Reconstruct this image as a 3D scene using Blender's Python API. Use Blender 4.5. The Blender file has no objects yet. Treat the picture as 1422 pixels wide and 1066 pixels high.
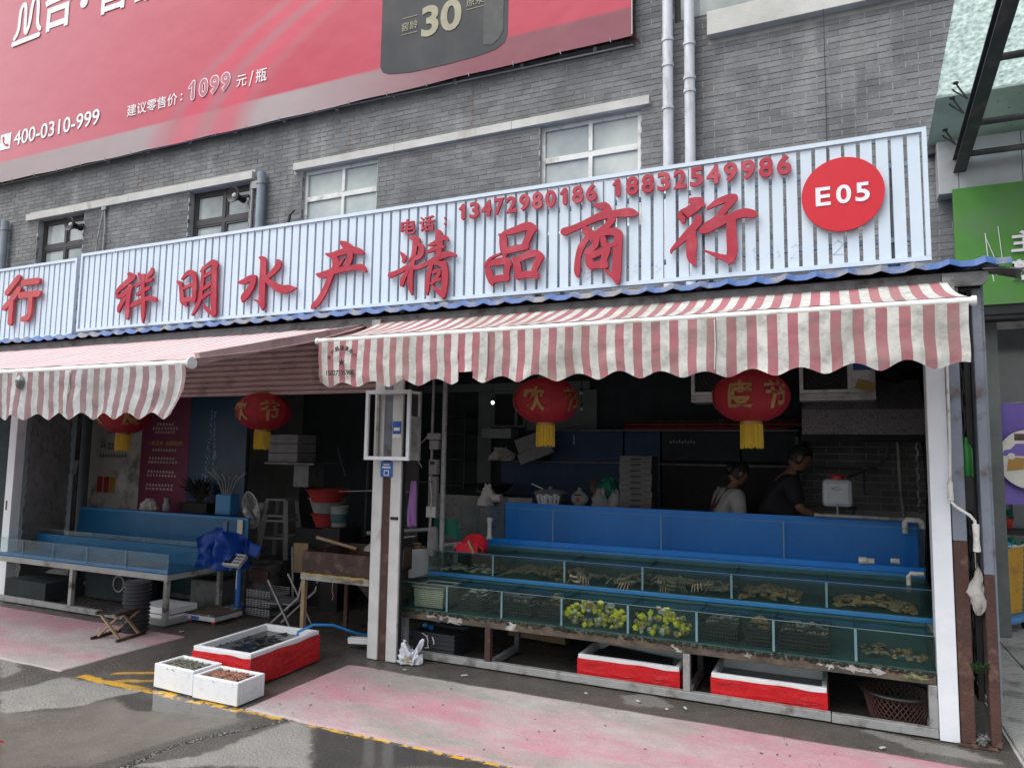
import bpy, math, random
import numpy as np
from mathutils import Vector, Matrix, noise as mnoise

PI = math.pi
R = math.radians
random.seed(11)
scn = bpy.context.scene
col = scn.collection

# ------------------------------------------------------------------ camera
def camera_matrix(yaw, pitch, roll, loc):
    f = Vector((-math.sin(yaw)*math.cos(pitch), math.cos(yaw)*math.cos(pitch), math.sin(pitch)))
    r = Vector((math.cos(yaw), math.sin(yaw), 0)); u = r.cross(f)
    r2 = r*math.cos(roll)+u*math.sin(roll); u2 = -r*math.sin(roll)+u*math.cos(roll)
    m = Matrix((r2, u2, -f)).transposed().to_4x4(); m.translation = loc
    return m
cam_data = bpy.data.cameras.new('camera')
cam = bpy.data.objects.new('camera', cam_data); col.objects.link(cam)
cam.matrix_world = camera_matrix(R(24.33), R(5.48), R(.88), (0, -4.87, 1.6))
cam_data.sensor_width = 36; cam_data.lens = 25.06; cam_data.clip_end = 500; cam_data.clip_start = .05
scn.camera = cam

# ------------------------------------------------------------------ light
world = bpy.data.worlds.new('World'); scn.world = world; world.use_nodes = True
wn = world.node_tree.nodes; wl = world.node_tree.links
wn.clear()
SUN_EL, SUN_AZ = R(58), R(215)
sky = wn.new('ShaderNodeTexSky'); sky.sky_type = 'NISHITA'; sky.sun_disc = False
sky.sun_elevation = SUN_EL; sky.sun_rotation = SUN_AZ; sky.dust_density = 4; sky.air_density = 1.2; sky.ozone_density = 1
hs = wn.new('ShaderNodeHueSaturation'); hs.inputs['Saturation'].default_value = .35
bgn = wn.new('ShaderNodeBackground'); bgn.inputs['Strength'].default_value = .15
wo = wn.new('ShaderNodeOutputWorld')
wl.new(sky.outputs[0], hs.inputs['Color']); wl.new(hs.outputs[0], bgn.inputs['Color']); wl.new(bgn.outputs[0], wo.inputs['Surface'])
sun_data = bpy.data.lights.new('sun', 'SUN'); sun_data.energy = 1.5; sun_data.angle = R(60); sun_data.color = (1, .975, .94)
sun = bpy.data.objects.new('sun', sun_data); col.objects.link(sun)
d = Vector((math.sin(SUN_AZ)*math.cos(SUN_EL), math.cos(SUN_AZ)*math.cos(SUN_EL), math.sin(SUN_EL)))
sun.rotation_euler = (-d).to_track_quat('-Z', 'Y').to_euler()
scn.view_settings.view_transform = 'Standard'; scn.view_settings.look = 'None'
scn.view_settings.exposure = .55; scn.view_settings.gamma = 1; scn.view_settings.use_curve_mapping = False
scn.render.engine = 'CYCLES'
try:
    scn.cycles.transparent_max_bounces = 16; scn.cycles.max_bounces = 8
except Exception: pass

# ------------------------------------------------------------------ materials
def nd(nt, t, **k):
    n = nt.nodes.new(t)
    for a, b in k.items(): setattr(n, a, b)
    return n
def rgba(c): return (c[0], c[1], c[2], 1)
MATS = {}
def mixc(nt, fac, a, b, mode='MIX'):
    n = nd(nt, 'ShaderNodeMix', data_type='RGBA', blend_type=mode)
    for sock, v in ((n.inputs[0], fac), (n.inputs[6], a), (n.inputs[7], b)):
        if isinstance(v, bpy.types.NodeSocket): nt.links.new(v, sock)
        elif isinstance(v, (int, float)): sock.default_value = v
        else: sock.default_value = rgba(v)
    return n.outputs[2]
def mth(nt, op, a, b=None, c=None, clamp=False):
    n = nd(nt, 'ShaderNodeMath', operation=op, use_clamp=clamp)
    for i, v in enumerate((a, b, c)):
        if v is None: continue
        if isinstance(v, bpy.types.NodeSocket): nt.links.new(v, n.inputs[i])
        else: n.inputs[i].default_value = v
    return n.outputs[0]
def noise_fac(nt, vec, scale, lo=.4, hi=.6, detail=5, stretch=None, rough=.6):
    if stretch:
        mp = nd(nt, 'ShaderNodeMapping'); mp.inputs['Scale'].default_value = stretch
        nt.links.new(vec, mp.inputs[0]); vec = mp.outputs[0]
    n = nd(nt, 'ShaderNodeTexNoise'); n.inputs['Scale'].default_value = scale
    n.inputs['Detail'].default_value = detail; n.inputs['Roughness'].default_value = rough
    nt.links.new(vec, n.inputs['Vector'])
    m = nd(nt, 'ShaderNodeMapRange'); m.inputs[1].default_value = lo; m.inputs[2].default_value = hi
    m.clamp = True; nt.links.new(n.outputs[0], m.inputs[0])
    return m.outputs[0]
def base_mat(name):
    m = bpy.data.materials.new(name); m.use_nodes = True
    nt = m.node_tree; b = nt.nodes['Principled BSDF']; MATS[name] = m
    return m, nt, b
def mat(name, c, rough=.6, metal=0, c2=None, vs=6, dirt=None, ds=3, dlo=.52, dhi=.68, bump=.15, bs=60,
        spec=.4, stretch=None, rv=.12, world_co=False, emit=None, alpha=None):
    m, nt, b = base_mat(name)
    tc = nd(nt, 'ShaderNodeTexCoord')
    vec = nd(nt, 'ShaderNodeNewGeometry').outputs['Position'] if world_co else tc.outputs['Object']
    c2 = c2 or tuple(x*.72 for x in c)
    f = noise_fac(nt, vec, vs, .3, .7)
    out = mixc(nt, f, c, c2)
    if dirt:
        df = noise_fac(nt, vec, ds, dlo, dhi, 8, stretch)
        out = mixc(nt, df, out, dirt)
    nt.links.new(out, b.inputs['Base Color'])
    b.inputs['Metallic'].default_value = metal
    b.inputs['Specular IOR Level'].default_value = spec
    rf = noise_fac(nt, vec, vs*2.3, .3, .7)
    rr = mth(nt, 'MULTIPLY_ADD', rf, rv, max(.02, rough-rv/2)); nt.links.new(rr, b.inputs['Roughness'])
    if bump:
        bn = nd(nt, 'ShaderNodeTexNoise'); bn.inputs['Scale'].default_value = bs; bn.inputs['Detail'].default_value = 4
        nt.links.new(vec, bn.inputs['Vector'])
        bu = nd(nt, 'ShaderNodeBump'); bu.inputs['Strength'].default_value = bump; bu.inputs['Distance'].default_value = .01
        nt.links.new(bn.outputs[0], bu.inputs['Height']); nt.links.new(bu.outputs[0], b.inputs['Normal'])
    if emit:
        b.inputs['Emission Color'].default_value = rgba(emit[:3]); b.inputs['Emission Strength'].default_value = emit[3]
    return m
def glassy(name, tint, amt=.85, rough=.03, gl=.9, film=None, refl=.6):
    """thin pane: tinted straight-through light plus a fresnel gloss and a faint film of dirt"""
    m, nt, b = base_mat(name)
    nt.nodes.remove(b)
    o = nt.nodes['Material Output']
    tr = nd(nt, 'ShaderNodeBsdfTransparent'); tr.inputs[0].default_value = rgba(tint)
    g = nd(nt, 'ShaderNodeBsdfGlossy'); g.inputs['Roughness'].default_value = rough; g.inputs[0].default_value = (gl, gl, gl, 1)
    fr = nd(nt, 'ShaderNodeFresnel'); fr.inputs[0].default_value = 1.45
    mx = nd(nt, 'ShaderNodeMixShader')
    nt.links.new(mth(nt, 'MULTIPLY', fr.outputs[0], refl), mx.inputs[0]); nt.links.new(tr.outputs[0], mx.inputs[1]); nt.links.new(g.outputs[0], mx.inputs[2])
    df = nd(nt, 'ShaderNodeBsdfDiffuse'); df.inputs[0].default_value = rgba(film or (.25, .3, .3))
    tc = nd(nt, 'ShaderNodeTexCoord')
    f = noise_fac(nt, tc.outputs['Object'], 5, .3, .75, 6)
    f = mth(nt, 'MULTIPLY_ADD', f, (1-amt)*.55, (1-amt)*.2)
    mx2 = nd(nt, 'ShaderNodeMixShader'); nt.links.new(f, mx2.inputs[0]); nt.links.new(mx.outputs[0], mx2.inputs[1]); nt.links.new(df.outputs[0], mx2.inputs[2])
    nt.links.new(mx2.outputs[0], o.inputs[0])
    return m

mat('white_paint', (.72, .76, .80), .45, c2=(.62, .67, .72), dirt=(.38, .34, .30), ds=5, dlo=.6, dhi=.8, bump=.05)
mat('slat_white', (.56, .66, .76), .4, c2=(.52, .62, .72), dirt=(.50, .57, .63), ds=9, dlo=.58, dhi=.75, bump=.06, bs=25)
mat('pillar_white', (.62, .63, .63), .5, c2=(.5, .51, .5), dirt=(.22, .13, .09), ds=7, dlo=.62, dhi=.72, stretch=(1, 1, .3), bump=.2)
mat('pillar_brown', (.075, .038, .030), .6, c2=(.05, .028, .024), dirt=(.13, .075, .055), ds=9, bump=.3)
mat('pillar_bluegrey', (.20, .23, .28), .5, c2=(.15, .17, .21), dirt=(.1, .08, .08), ds=8, bump=.2)
mat('red_letter', (.37, .016, .042), .42, c2=(.32, .015, .036), dirt=(.42, .07, .10), ds=4, bump=.03)
mat('red_letter_old', (.50, .09, .09), .5, c2=(.38, .045, .06), bump=.03)
mat('disc_red', (.54, .010, .026), .4, c2=(.50, .010, .024), bump=.02)
mat('text_white', (.72, .68, .72), .45, c2=(.78, .74, .8), bump=.02)
mat('ghost', (.57, .67, .77), .25, c2=(.54, .64, .74), bump=.02)
mat('steel', (.30, .31, .32), .4, metal=.7, c2=(.2, .2, .2), dirt=(.12, .11, .1), bump=.1)
mat('galv', (.34, .35, .35), .5, metal=.2, c2=(.25, .26, .26), dirt=(.13, .12, .11), ds=8, bump=.2)
mat('plastic_dull', (.40, .40, .39), .8, c2=(.25, .25, .24), vs=20, bump=.3)
mat('mossy', (.24, .25, .12), .85, c2=(.12, .14, .05), vs=30, bump=.3)
mat('tray_dark', (.075, .072, .075), .4, metal=.3, c2=(.05, .05, .055), bump=.05)
mat('galv_dark', (.15, .155, .16), .5, metal=.3, c2=(.10, .10, .105), dirt=(.05, .045, .04), ds=8, bump=.2)
mat('rust', (.085, .040, .032), .85, c2=(.05, .028, .024), dirt=(.15, .085, .065), ds=12, bump=.5, bs=90)
mat('dirty_rail', (.13, .10, .075), .75, c2=(.045, .04, .032), vs=9, dirt=(.42, .42, .40), ds=7, dlo=.60, dhi=.66, stretch=(.7, 1, 1), bump=.6, bs=60)
mat('algae', (.015, .018, .012), .9, c2=(.03, .035, .02), bump=.8, bs=60)
mat('roof_blue', (.035, .10, .29), .5, c2=(.03, .08, .23), dirt=(.17, .17, .17), ds=6, dlo=.48, dhi=.62, bump=.1)
mat('roof_grey', (.16, .165, .17), .6, c2=(.1, .1, .1), bump=.1)
mat('roof_under', (.05, .055, .06), .8, bump=.1)
mat('concrete', (.56, .56, .54), .85, c2=(.42, .42, .40), vs=3, dirt=(.24, .17, .11), ds=2.6, dlo=.62, dhi=.78, stretch=(1, 1, .25), bump=.4, world_co=True)
mat('mortar', (.44, .44, .43), .95, bump=.3, world_co=True)
mat('pipe_white', (.60, .63, .68), .4, c2=(.52, .55, .6), dirt=(.35, .35, .34), ds=3, stretch=(3, 3, .6), bump=.03)
mat('pipe_grey', (.27, .31, .36), .45, c2=(.2, .24, .28), bump=.05)
mat('frame_white', (.72, .73, .72), .4, c2=(.6, .62, .61), dirt=(.4, .38, .34), ds=5, bump=.02)
mat('frame_dark', (.045, .042, .045), .45, bump=.05)
mat('black_metal', (.018, .018, .02), .5, bump=.1)
mat('dark_beam', (.035, .036, .04), .45, c2=(.05, .05, .05), dirt=(.09, .085, .08), ds=6, bump=.1)
mat('panel_grey', (.42, .43, .45), .35, metal=.2, c2=(.36, .37, .39), bump=.03)
mat('green_sign', (.075, .24, .035), .45, c2=(.06, .20, .035), dirt=(.09, .20, .07), ds=2, bump=.03)
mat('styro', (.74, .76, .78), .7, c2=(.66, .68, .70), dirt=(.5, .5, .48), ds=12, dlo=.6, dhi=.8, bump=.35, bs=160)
mat('styro_dim', (.24, .25, .26), .75, c2=(.17, .17, .17), bump=.3, bs=120)  # darker copy of the white foam, stall shade put into the colour
mat('red_tape', (.52, .012, .016), .3, c2=(.42, .010, .014), dirt=(.25, .01, .014), ds=9, dlo=.55, dhi=.75, stretch=(.3, .3, 2), bump=.7, bs=22)
mat('water_dark', (.012, .018, .020), .06, bump=.25, bs=18, rv=.03, spec=.6)
mat('shrimp_water', (.03, .035, .03), .12, bump=.3, bs=60, rv=.03)
mat('shrimp_a', (.30, .13, .08), .4, c2=(.22, .12, .09), bump=.1)
mat('shrimp_b', (.10, .11, .09), .4, c2=(.16, .16, .12), bump=.1)
mat('eel', (.02, .024, .026), .3, c2=(.04, .045, .045), bump=.1)
mat('tank_blue', (.006, .19, .62), .35, c2=(.005, .16, .54), ds=2, bump=.04, bs=8)
mat('tank_blue_light', (.025, .19, .42), .35, c2=(.02, .14, .34), bump=.05)
mat('tank_teal', (.030, .10, .105), .6, c2=(.024, .075, .08), dirt=(.02, .06, .05), ds=4, bump=.1)
mat('ltank_blue', (.012, .11, .24), .4, c2=(.010, .085, .19), bump=.05)
mat('glass_edge', (.10, .19, .22), .2, c2=(.16, .26, .30), bump=0)
glassy('glass', (.93, .97, .97), .975, film=(.10, .14, .15), refl=.13)
glassy('glass_murky', (.84, .90, .87), .90, film=(.05, .10, .095), refl=.4)
glassy('water', (.86, .92, .90), .96, rough=.05, film=(.05, .10, .09), refl=.5)
mat('valve_white', (.7, .7, .68), .4, dirt=(.35, .33, .28), ds=20, bump=.03)
mat('shell_brown', (.36, .25, .14), .45, c2=(.13, .09, .06), vs=40, bump=.2)
mat('shell_grey', (.38, .36, .31), .45, c2=(.15, .14, .12), vs=40, bump=.2)
mat('shell_tan', (.55, .36, .18), .45, c2=(.2, .14, .08), vs=40, bump=.2)
mat('shell_pale', (.72, .69, .60), .45, c2=(.4, .38, .32), vs=40, bump=.2)
mat('yellow_shell', (.90, .82, .04), .4, c2=(.62, .55, .03), bump=.1)
mat('crab', (.42, .34, .24), .35, c2=(.16, .14, .11), vs=30, bump=.3)
mat('basket_pale', (.62, .60, .50), .5, bump=.1)
mat('basket_dark', (.022, .026, .026), .5, bump=.1)
mat('crate_black', (.028, .03, .036), .5, c2=(.04, .042, .05), bump=.1)
mat('net_brown', (.10, .045, .035), .7, bump=.1)
mat('lantern_red', (.27, .008, .016), .6, c2=(.21, .006, .014), bump=.05)
mat('lantern_gold', (.30, .17, .06), .4, metal=.2, bump=.05)
mat('tassel', (.52, .36, .03), .7, c2=(.38, .25, .02), bump=.2)
mat('wood', (.34, .25, .15), .7, c2=(.24, .17, .1), bump=.2)
mat('wood_dark', (.06, .03, .022), .6, c2=(.03, .018, .015), dirt=(.12, .08, .06), ds=10, bump=.3)
mat('shutter_mauve', (.40, .30, .29), .5, c2=(.34, .25, .245), dirt=(.22, .17, .16), ds=5, bump=.05)
mat('purple_cloth', (.38, .20, .52), .9, c2=(.33, .17, .46), bump=.4, bs=200)
mat('blue_tarp', (.01, .07, .36), .35, c2=(.008, .05, .28), bump=.3, bs=14)
mat('sticker_blue', (.03, .14, .48), .4, bump=0)
mat('scoop_red', (.55, .02, .035), .35, c2=(.48, .02, .03), bump=.03)
mat('bag_white', (.62, .64, .68), .35, c2=(.5, .53, .6), bump=.3, bs=30)
mat('rag_grey', (.42, .41, .39), .5, c2=(.26, .25, .235), vs=14, bump=.6, bs=40)
mat('bag_print', (.12, .25, .55), .35, c2=(.5, .42, .08), vs=22, bump=.2)
mat('plastic_white', (.55, .56, .56), .4, bump=.05)
mat('jug', (.42, .46, .50), .25, c2=(.34, .38, .42), bump=.05)
mat('jug_red', (.45, .02, .02), .4, bump=0)
mat('hose_blue', (.02, .22, .55), .35, bump=0)
mat('hood', (.20, .20, .21), .32, metal=.35, c2=(.26, .26, .27), dirt=(.04, .04, .04), ds=85, dlo=.54, dhi=.62, bump=.3, bs=40)
mat('soot', (.012, .012, .014), .7, bump=.2)
mat('ac_white', (.78, .79, .78), .5, dirt=(.4, .4, .38), ds=6, bump=.03)
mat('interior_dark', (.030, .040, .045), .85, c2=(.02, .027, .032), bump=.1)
mat('interior_blue', (.012, .045, .11), .6, c2=(.008, .03, .08), bump=.05)
mat('interior_pale', (.13, .155, .16), .7, c2=(.10, .12, .125), bump=.05)
mat('poster_grey', (.42, .43, .39), .5, c2=(.36, .37, .35), dirt=(.1, .1, .1), ds=3, bump=.02)
mat('poster_plum', (.17, .03, .07), .5, c2=(.14, .025, .06), bump=.02)
mat('poster_navy', (.008, .030, .095), .4, c2=(.008, .055, .095), vs=2, bump=.02)
mat('print_pale', (.60, .58, .55), .5, bump=0)
mat('print_yellow', (.45, .33, .08), .5, bump=0)
mat('print_black', (.012, .012, .014), .5, bump=0)
mat('print_red', (.35, .03, .03), .5, bump=0)
mat('print_orange', (.40, .22, .05), .5, bump=0)
mat('print_spray', (.12, .28, .36), .5, c2=(.2, .4, .48), vs=30, bump=0)
mat('skin', (.20, .11, .08), .5, c2=(.17, .09, .065), bump=.1)
mat('hair', (.012, .011, .011), .5, bump=.4, bs=150)
mat('shirt_black', (.012, .013, .018), .85, bump=.3)
mat('shirt_white', (.34, .34, .34), .85, bump=.3)
mat('apron', (.05, .012, .014), .7, bump=.2)
mat('trousers', (.03, .035, .05), .85, bump=.3)
mat('purple_banner', (.15, .10, .38), .5, c2=(.12, .08, .32), bump=.1)
mat('cream', (.62, .60, .55), .6, bump=0)
mat('bin_yellow', (.55, .30, .03), .5, c2=(.45, .24, .03), dirt=(.3, .17, .05), ds=6, bump=.15)
mat('net_green', (.01, .16, .11), .7, c2=(.01, .1, .07), bump=.4, bs=60)
mat('dolly_blue', (.08, .28, .60), .45, bump=.05)
mat('bottle_green', (.02, .20, .035), .35, bump=0)
mat('grey_panel', (.14, .155, .15), .7, bump=.1)
mat('tile', (.34, .34, .33), .75, c2=(.27, .27, .265), vs=2, dirt=(.15, .145, .14), ds=5, bump=.3, bs=40, world_co=True)
mat('shop_glass', (.18, .20, .21), .12, c2=(.14, .16, .17), bump=0, rv=.03, spec=.7)
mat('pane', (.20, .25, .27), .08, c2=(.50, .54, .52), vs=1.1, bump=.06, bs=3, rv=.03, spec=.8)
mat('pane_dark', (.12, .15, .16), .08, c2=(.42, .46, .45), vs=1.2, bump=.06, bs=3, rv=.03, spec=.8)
mat('curtain', (.55, .57, .56), .8, bump=.05)
mat('banner_grey', (.22, .20, .21), .6, c2=(.19, .18, .19), vs=1, bump=.05, bs=300)
mat('banner_black', (.018, .021, .027), .6, c2=(.024, .027, .034), vs=1, bump=.05, bs=300)
mat('banner_gloss', (.06, .064, .066), .6, bump=.05)
mat('banner_white', (.90, .90, .92), .6, bump=0)
mat('banner_gold', (.38, .36, .25), .6, bump=0)
mat('print_inner', (.55, .16, .21), .6, bump=0)
mat('cable', (.03, .03, .03), .6, bump=0)
mat('cable_white', (.5, .5, .48), .6, bump=0)
mat('bulb', (1, 1, 1), .4, bump=0, emit=(1, .97, .9, 5))
mat('leaf', (.02, .055, .015), .6, bump=0)
mat('litter', (.6, .6, .58), .6, bump=0)

# striped cloth (stripes follow the UV map, so they move with the cloth)
def stripe_mat(name, period, phase, white, red, dirt, damt):
    m, nt, b = base_mat(name)
    uv = nd(nt, 'ShaderNodeUVMap'); sp = nd(nt, 'ShaderNodeSeparateXYZ'); nt.links.new(uv.outputs[0], sp.inputs[0])
    x = mth(nt, 'MULTIPLY_ADD', sp.outputs[0], 1/period, phase)
    fr = mth(nt, 'FRACT', x)
    a = mth(nt, 'SUBTRACT', fr, .5); a = mth(nt, 'ABSOLUTE', a); a = mth(nt, 'SUBTRACT', .25, a)
    f = mth(nt, 'MULTIPLY_ADD', a, 40, .5, clamp=True)
    ob = nd(nt, 'ShaderNodeTexCoord').outputs['Object']
    var = noise_fac(nt, ob, 3, .3, .7)
    red2 = mixc(nt, var, red, tuple(c*.82 for c in red))
    out = mixc(nt, f, white, red2)
    d1 = noise_fac(nt, ob, 1.9, .44, .68, 10, (1, 1, .55), .72)
    d1 = mth(nt, 'MULTIPLY', d1, damt)
    d3 = noise_fac(nt, ob, 22, .48, .66, 6); d3 = mth(nt, 'MULTIPLY', d3, damt*.5)
    out = mixc(nt, d1, out, dirt); out = mixc(nt, d3, out, tuple(c*.8 for c in dirt))
    nt.links.new(out, b.inputs['Base Color']); b.inputs['Roughness'].default_value = .75
    tl = nd(nt, 'ShaderNodeBsdfTranslucent'); nt.links.new(out, tl.inputs[0]); mo = nt.nodes['Material Output']
    ms = nd(nt, 'ShaderNodeMixShader'); ms.inputs[0].default_value = .22
    nt.links.new(b.outputs[0], ms.inputs[1]); nt.links.new(tl.outputs[0], ms.inputs[2]); nt.links.new(ms.outputs[0], mo.inputs[0])
    b.inputs['Specular IOR Level'].default_value = .2
    b.inputs['Transmission Weight'].default_value = 0
    bn = nd(nt, 'ShaderNodeTexNoise'); bn.inputs['Scale'].default_value = 9; bn.inputs['Detail'].default_value = 6
    nt.links.new(ob, bn.inputs['Vector'])
    bu = nd(nt, 'ShaderNodeBump'); bu.inputs['Strength'].default_value = .5; bu.inputs['Distance'].default_value = .02
    nt.links.new(bn.outputs[0], bu.inputs['Height']); nt.links.new(bu.outputs[0], b.inputs['Normal'])
stripe_mat('stripe_near', .107, .27, (.70, .70, .67), (.50, .185, .22), (.24, .245, .21), .7)
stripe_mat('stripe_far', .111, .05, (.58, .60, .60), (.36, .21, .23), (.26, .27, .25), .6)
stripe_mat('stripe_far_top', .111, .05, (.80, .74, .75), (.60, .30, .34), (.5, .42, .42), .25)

# brick: each brick's own tone comes from the "tone" attribute; stains follow position on the wall
def brick_mat():
    m, nt, b = base_mat('brick')
    at = nd(nt, 'ShaderNodeAttribute', attribute_name='tone')
    oi = nd(nt, 'ShaderNodeObjectInfo')
    pos = nd(nt, 'ShaderNodeNewGeometry').outputs['Position']
    t = mth(nt, 'ADD', at.outputs['Fac'], 0)
    c = mixc(nt, t, (.145, .15, .158), (.228, .233, .242))
    fine = noise_fac(nt, pos, 30, .3, .7)
    patch = noise_fac(nt, pos, 2.6, .48, .60, 10, None, .75); c = mixc(nt, mth(nt, 'MULTIPLY', patch, .38), c, (.33, .335, .34))
    c = mixc(nt, mth(nt, 'MULTIPLY', fine, .45), c, (.13, .134, .138))
    st = noise_fac(nt, pos, 1.1, .50, .66, 8, (1, 1, .7))
    c = mixc(nt, mth(nt, 'MULTIPLY', st, .55), c, (.085, .087, .095))
    st2 = noise_fac(nt, pos, 3.4, .50, .62, 10, None, .75); c = mixc(nt, mth(nt, 'MULTIPLY', st2, .35), c, (.10, .102, .108))
    pale = noise_fac(nt, pos, 1.7, .56, .70, 10, (1.2, 1, .35))
    c = mixc(nt, mth(nt, 'MULTIPLY', pale, .4), c, (.40, .41, .405))
    brown = noise_fac(nt, pos, .8, .60, .74, 6, (1.3, 1, .5))
    c = mixc(nt, mth(nt, 'MULTIPLY', brown, .35), c, (.13, .105, .075))
    sp = nd(nt, 'ShaderNodeSeparateXYZ'); nt.links.new(pos, sp.inputs[0])
    for (rx, rz0, rz1, wd) in ((-4.12, 5.66, 6.42, .014), (-10.2, 5.68, 6.2, .02), (-6.05, 5.66, 6.1, .03)):
        dd = mth(nt, 'ABSOLUTE', mth(nt, 'SUBTRACT', sp.outputs[0], rx)); dd = mth(nt, 'SUBTRACT', 1, mth(nt, 'MULTIPLY', dd, 1/wd), clamp=True)
        zz = mth(nt, 'MULTIPLY', mth(nt, 'GREATER_THAN', sp.outputs[2], rz0), mth(nt, 'LESS_THAN', sp.outputs[2], rz1))
        c = mixc(nt, mth(nt, 'MULTIPLY', mth(nt, 'MULTIPLY', dd, zz), noise_fac(nt, pos, 9, .35, .6)), c, (.16, .075, .03))
    nt.links.new(c, b.inputs['Base Color']); b.inputs['Roughness'].default_value = .85
    b.inputs['Specular IOR Level'].default_value = .25
    bn = nd(nt, 'ShaderNodeTexNoise'); bn.inputs['Scale'].default_value = 45; bn.inputs['Detail'].default_value = 5
    nt.links.new(pos, bn.inputs['Vector'])
    bu = nd(nt, 'ShaderNodeBump'); bu.inputs['Strength'].default_value = .5; bu.inputs['Distance'].default_value = .01
    nt.links.new(bn.outputs[0], bu.inputs['Height']); nt.links.new(bu.outputs[0], b.inputs['Normal'])
brick_mat()

# printed banner: crimson print with veiling glare painted in at left, and printed drapery
def banner_mat():
    m, nt, b = base_mat('banner_print')
    uv = nd(nt, 'ShaderNodeUVMap'); sp = nd(nt, 'ShaderNodeSeparateXYZ'); nt.links.new(uv.outputs[0], sp.inputs[0])
    x, z = sp.outputs[0], sp.outputs[1]
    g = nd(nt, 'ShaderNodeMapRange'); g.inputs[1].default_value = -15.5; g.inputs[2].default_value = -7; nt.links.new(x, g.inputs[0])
    c = mixc(nt, g.outputs[0], (.54, .20, .24), (.42, .018, .055))  # glare painted into the print colour: paler towards the left
    # drapery: arcs of constant radius about a point up to the right
    dx = mth(nt, 'SUBTRACT', x, -5.6); dz = mth(nt, 'SUBTRACT', z, 6.2)
    dx2 = mth(nt, 'MULTIPLY', dx, dx); dz2 = mth(nt, 'MULTIPLY', mth(nt, 'MULTIPLY', dz, dz), .45)
    zz = mth(nt, 'SUBTRACT', dz, 3.2)
    rr = mth(nt, 'ADD', dx, mth(nt, 'MULTIPLY', mth(nt, 'MULTIPLY', dz, dz), -.62))
    band = nd(nt, 'ShaderNodeMapRange'); band.inputs[1].default_value = -4.5; band.inputs[2].default_value = -3.9; nt.links.new(rr, band.inputs[0])
    band2 = nd(nt, 'ShaderNodeMapRange'); band2.inputs[1].default_value = -2.1; band2.inputs[2].default_value = -2.6; nt.links.new(rr, band2.inputs[0])
    inb = mth(nt, 'MULTIPLY', band.outputs[0], band2.outputs[0])
    wv = mth(nt, 'SINE', mth(nt, 'MULTIPLY', rr, 7.5)); wv = mth(nt, 'MULTIPLY_ADD', wv, .5, .5)
    wv = mth(nt, 'POWER', wv, 2.0)
    low = nd(nt, 'ShaderNodeMapRange'); low.inputs[1].default_value = 6.76; low.inputs[2].default_value = 6.72; nt.links.new(z, low.inputs[0])
    c = mixc(nt, mth(nt, 'MULTIPLY', inb, .6), c, (.56, .045, .10))
    c = mixc(nt, mth(nt, 'MULTIPLY', mth(nt, 'MULTIPLY', inb, wv), .55), c, (.27, .15, .17))
    g2 = nd(nt, 'ShaderNodeMapRange'); g2.inputs[1].default_value = -7; g2.inputs[2].default_value = -4; nt.links.new(x, g2.inputs[0])
    floor = mixc(nt, g2.outputs[0], (.33, .27, .28), (.19, .035, .06))
    lowf = mth(nt, 'MULTIPLY', low.outputs[0], mth(nt, 'SUBTRACT', 1, mth(nt, 'MULTIPLY', inb, .75)))
    c = mixc(nt, lowf, c, floor)
    nt.links.new(c, b.inputs['Base Color']); b.inputs['Roughness'].default_value = .5
    b.inputs['Specular IOR Level'].default_value = .4
    wv2 = nd(nt, 'ShaderNodeTexNoise'); wv2.inputs['Scale'].default_value = 2; nt.links.new(uv.outputs[0], wv2.inputs['Vector'])
    bu = nd(nt, 'ShaderNodeBump'); bu.inputs['Strength'].default_value = .25; bu.inputs['Distance'].default_value = .05
    nt.links.new(wv2.outputs[0], bu.inputs['Height']); nt.links.new(bu.outputs[0], b.inputs['Normal'])
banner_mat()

# crackled safety-glass canopy sheet
def canopy_mat():
    m, nt, b = base_mat('canopy_glass'); nt.nodes.remove(b); o = nt.nodes['Material Output']
    pos = nd(nt, 'ShaderNodeTexCoord').outputs['Object']
    vo = nd(nt, 'ShaderNodeTexVoronoi'); vo.inputs['Scale'].default_value = 22; nt.links.new(pos, vo.inputs['Vector'])
    n = noise_fac(nt, pos, 34, .35, .65, 3)
    f = mth(nt, 'MULTIPLY', vo.outputs['Distance'], 1.5, clamp=True)
    f = mth(nt, 'MULTIPLY_ADD', n, .5, mth(nt, 'MULTIPLY', f, .4), clamp=True)
    c = mixc(nt, f, (.20, .28, .27), (.86, .90, .89))
    t = nd(nt, 'ShaderNodeBsdfTranslucent'); nt.links.new(c, t.inputs[0])
    tr = nd(nt, 'ShaderNodeBsdfTransparent'); tr.inputs[0].default_value = (.75, .92, .88, 1)
    mx = nd(nt, 'ShaderNodeMixShader'); mx.inputs[0].default_value = .18
    nt.links.new(t.outputs[0], mx.inputs[1]); nt.links.new(tr.outputs[0], mx.inputs[2]); nt.links.new(mx.outputs[0], o.inputs[0])
canopy_mat()
def canopy_dirty():
    m, nt, b = base_mat('canopy_dirty'); o = nt.nodes['Material Output']
    pos = nd(nt, 'ShaderNodeTexCoord').outputs['Object']
    c = mixc(nt, noise_fac(nt, pos, 14, .62, .72, 6), mixc(nt, noise_fac(nt, pos, 3), (.42, .50, .46), (.34, .42, .38)), (.2, .21, .17))
    nt.links.new(c, b.inputs['Base Color']); b.inputs['Roughness'].default_value = .25
    t = nd(nt, 'ShaderNodeBsdfTranslucent'); nt.links.new(c, t.inputs[0])
    mx = nd(nt, 'ShaderNodeMixShader'); mx.inputs[0].default_value = .4
    nt.links.new(b.outputs[0], mx.inputs[1]); nt.links.new(t.outputs[0], mx.inputs[2]); nt.links.new(mx.outputs[0], o.inputs[0])
canopy_dirty()

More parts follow.
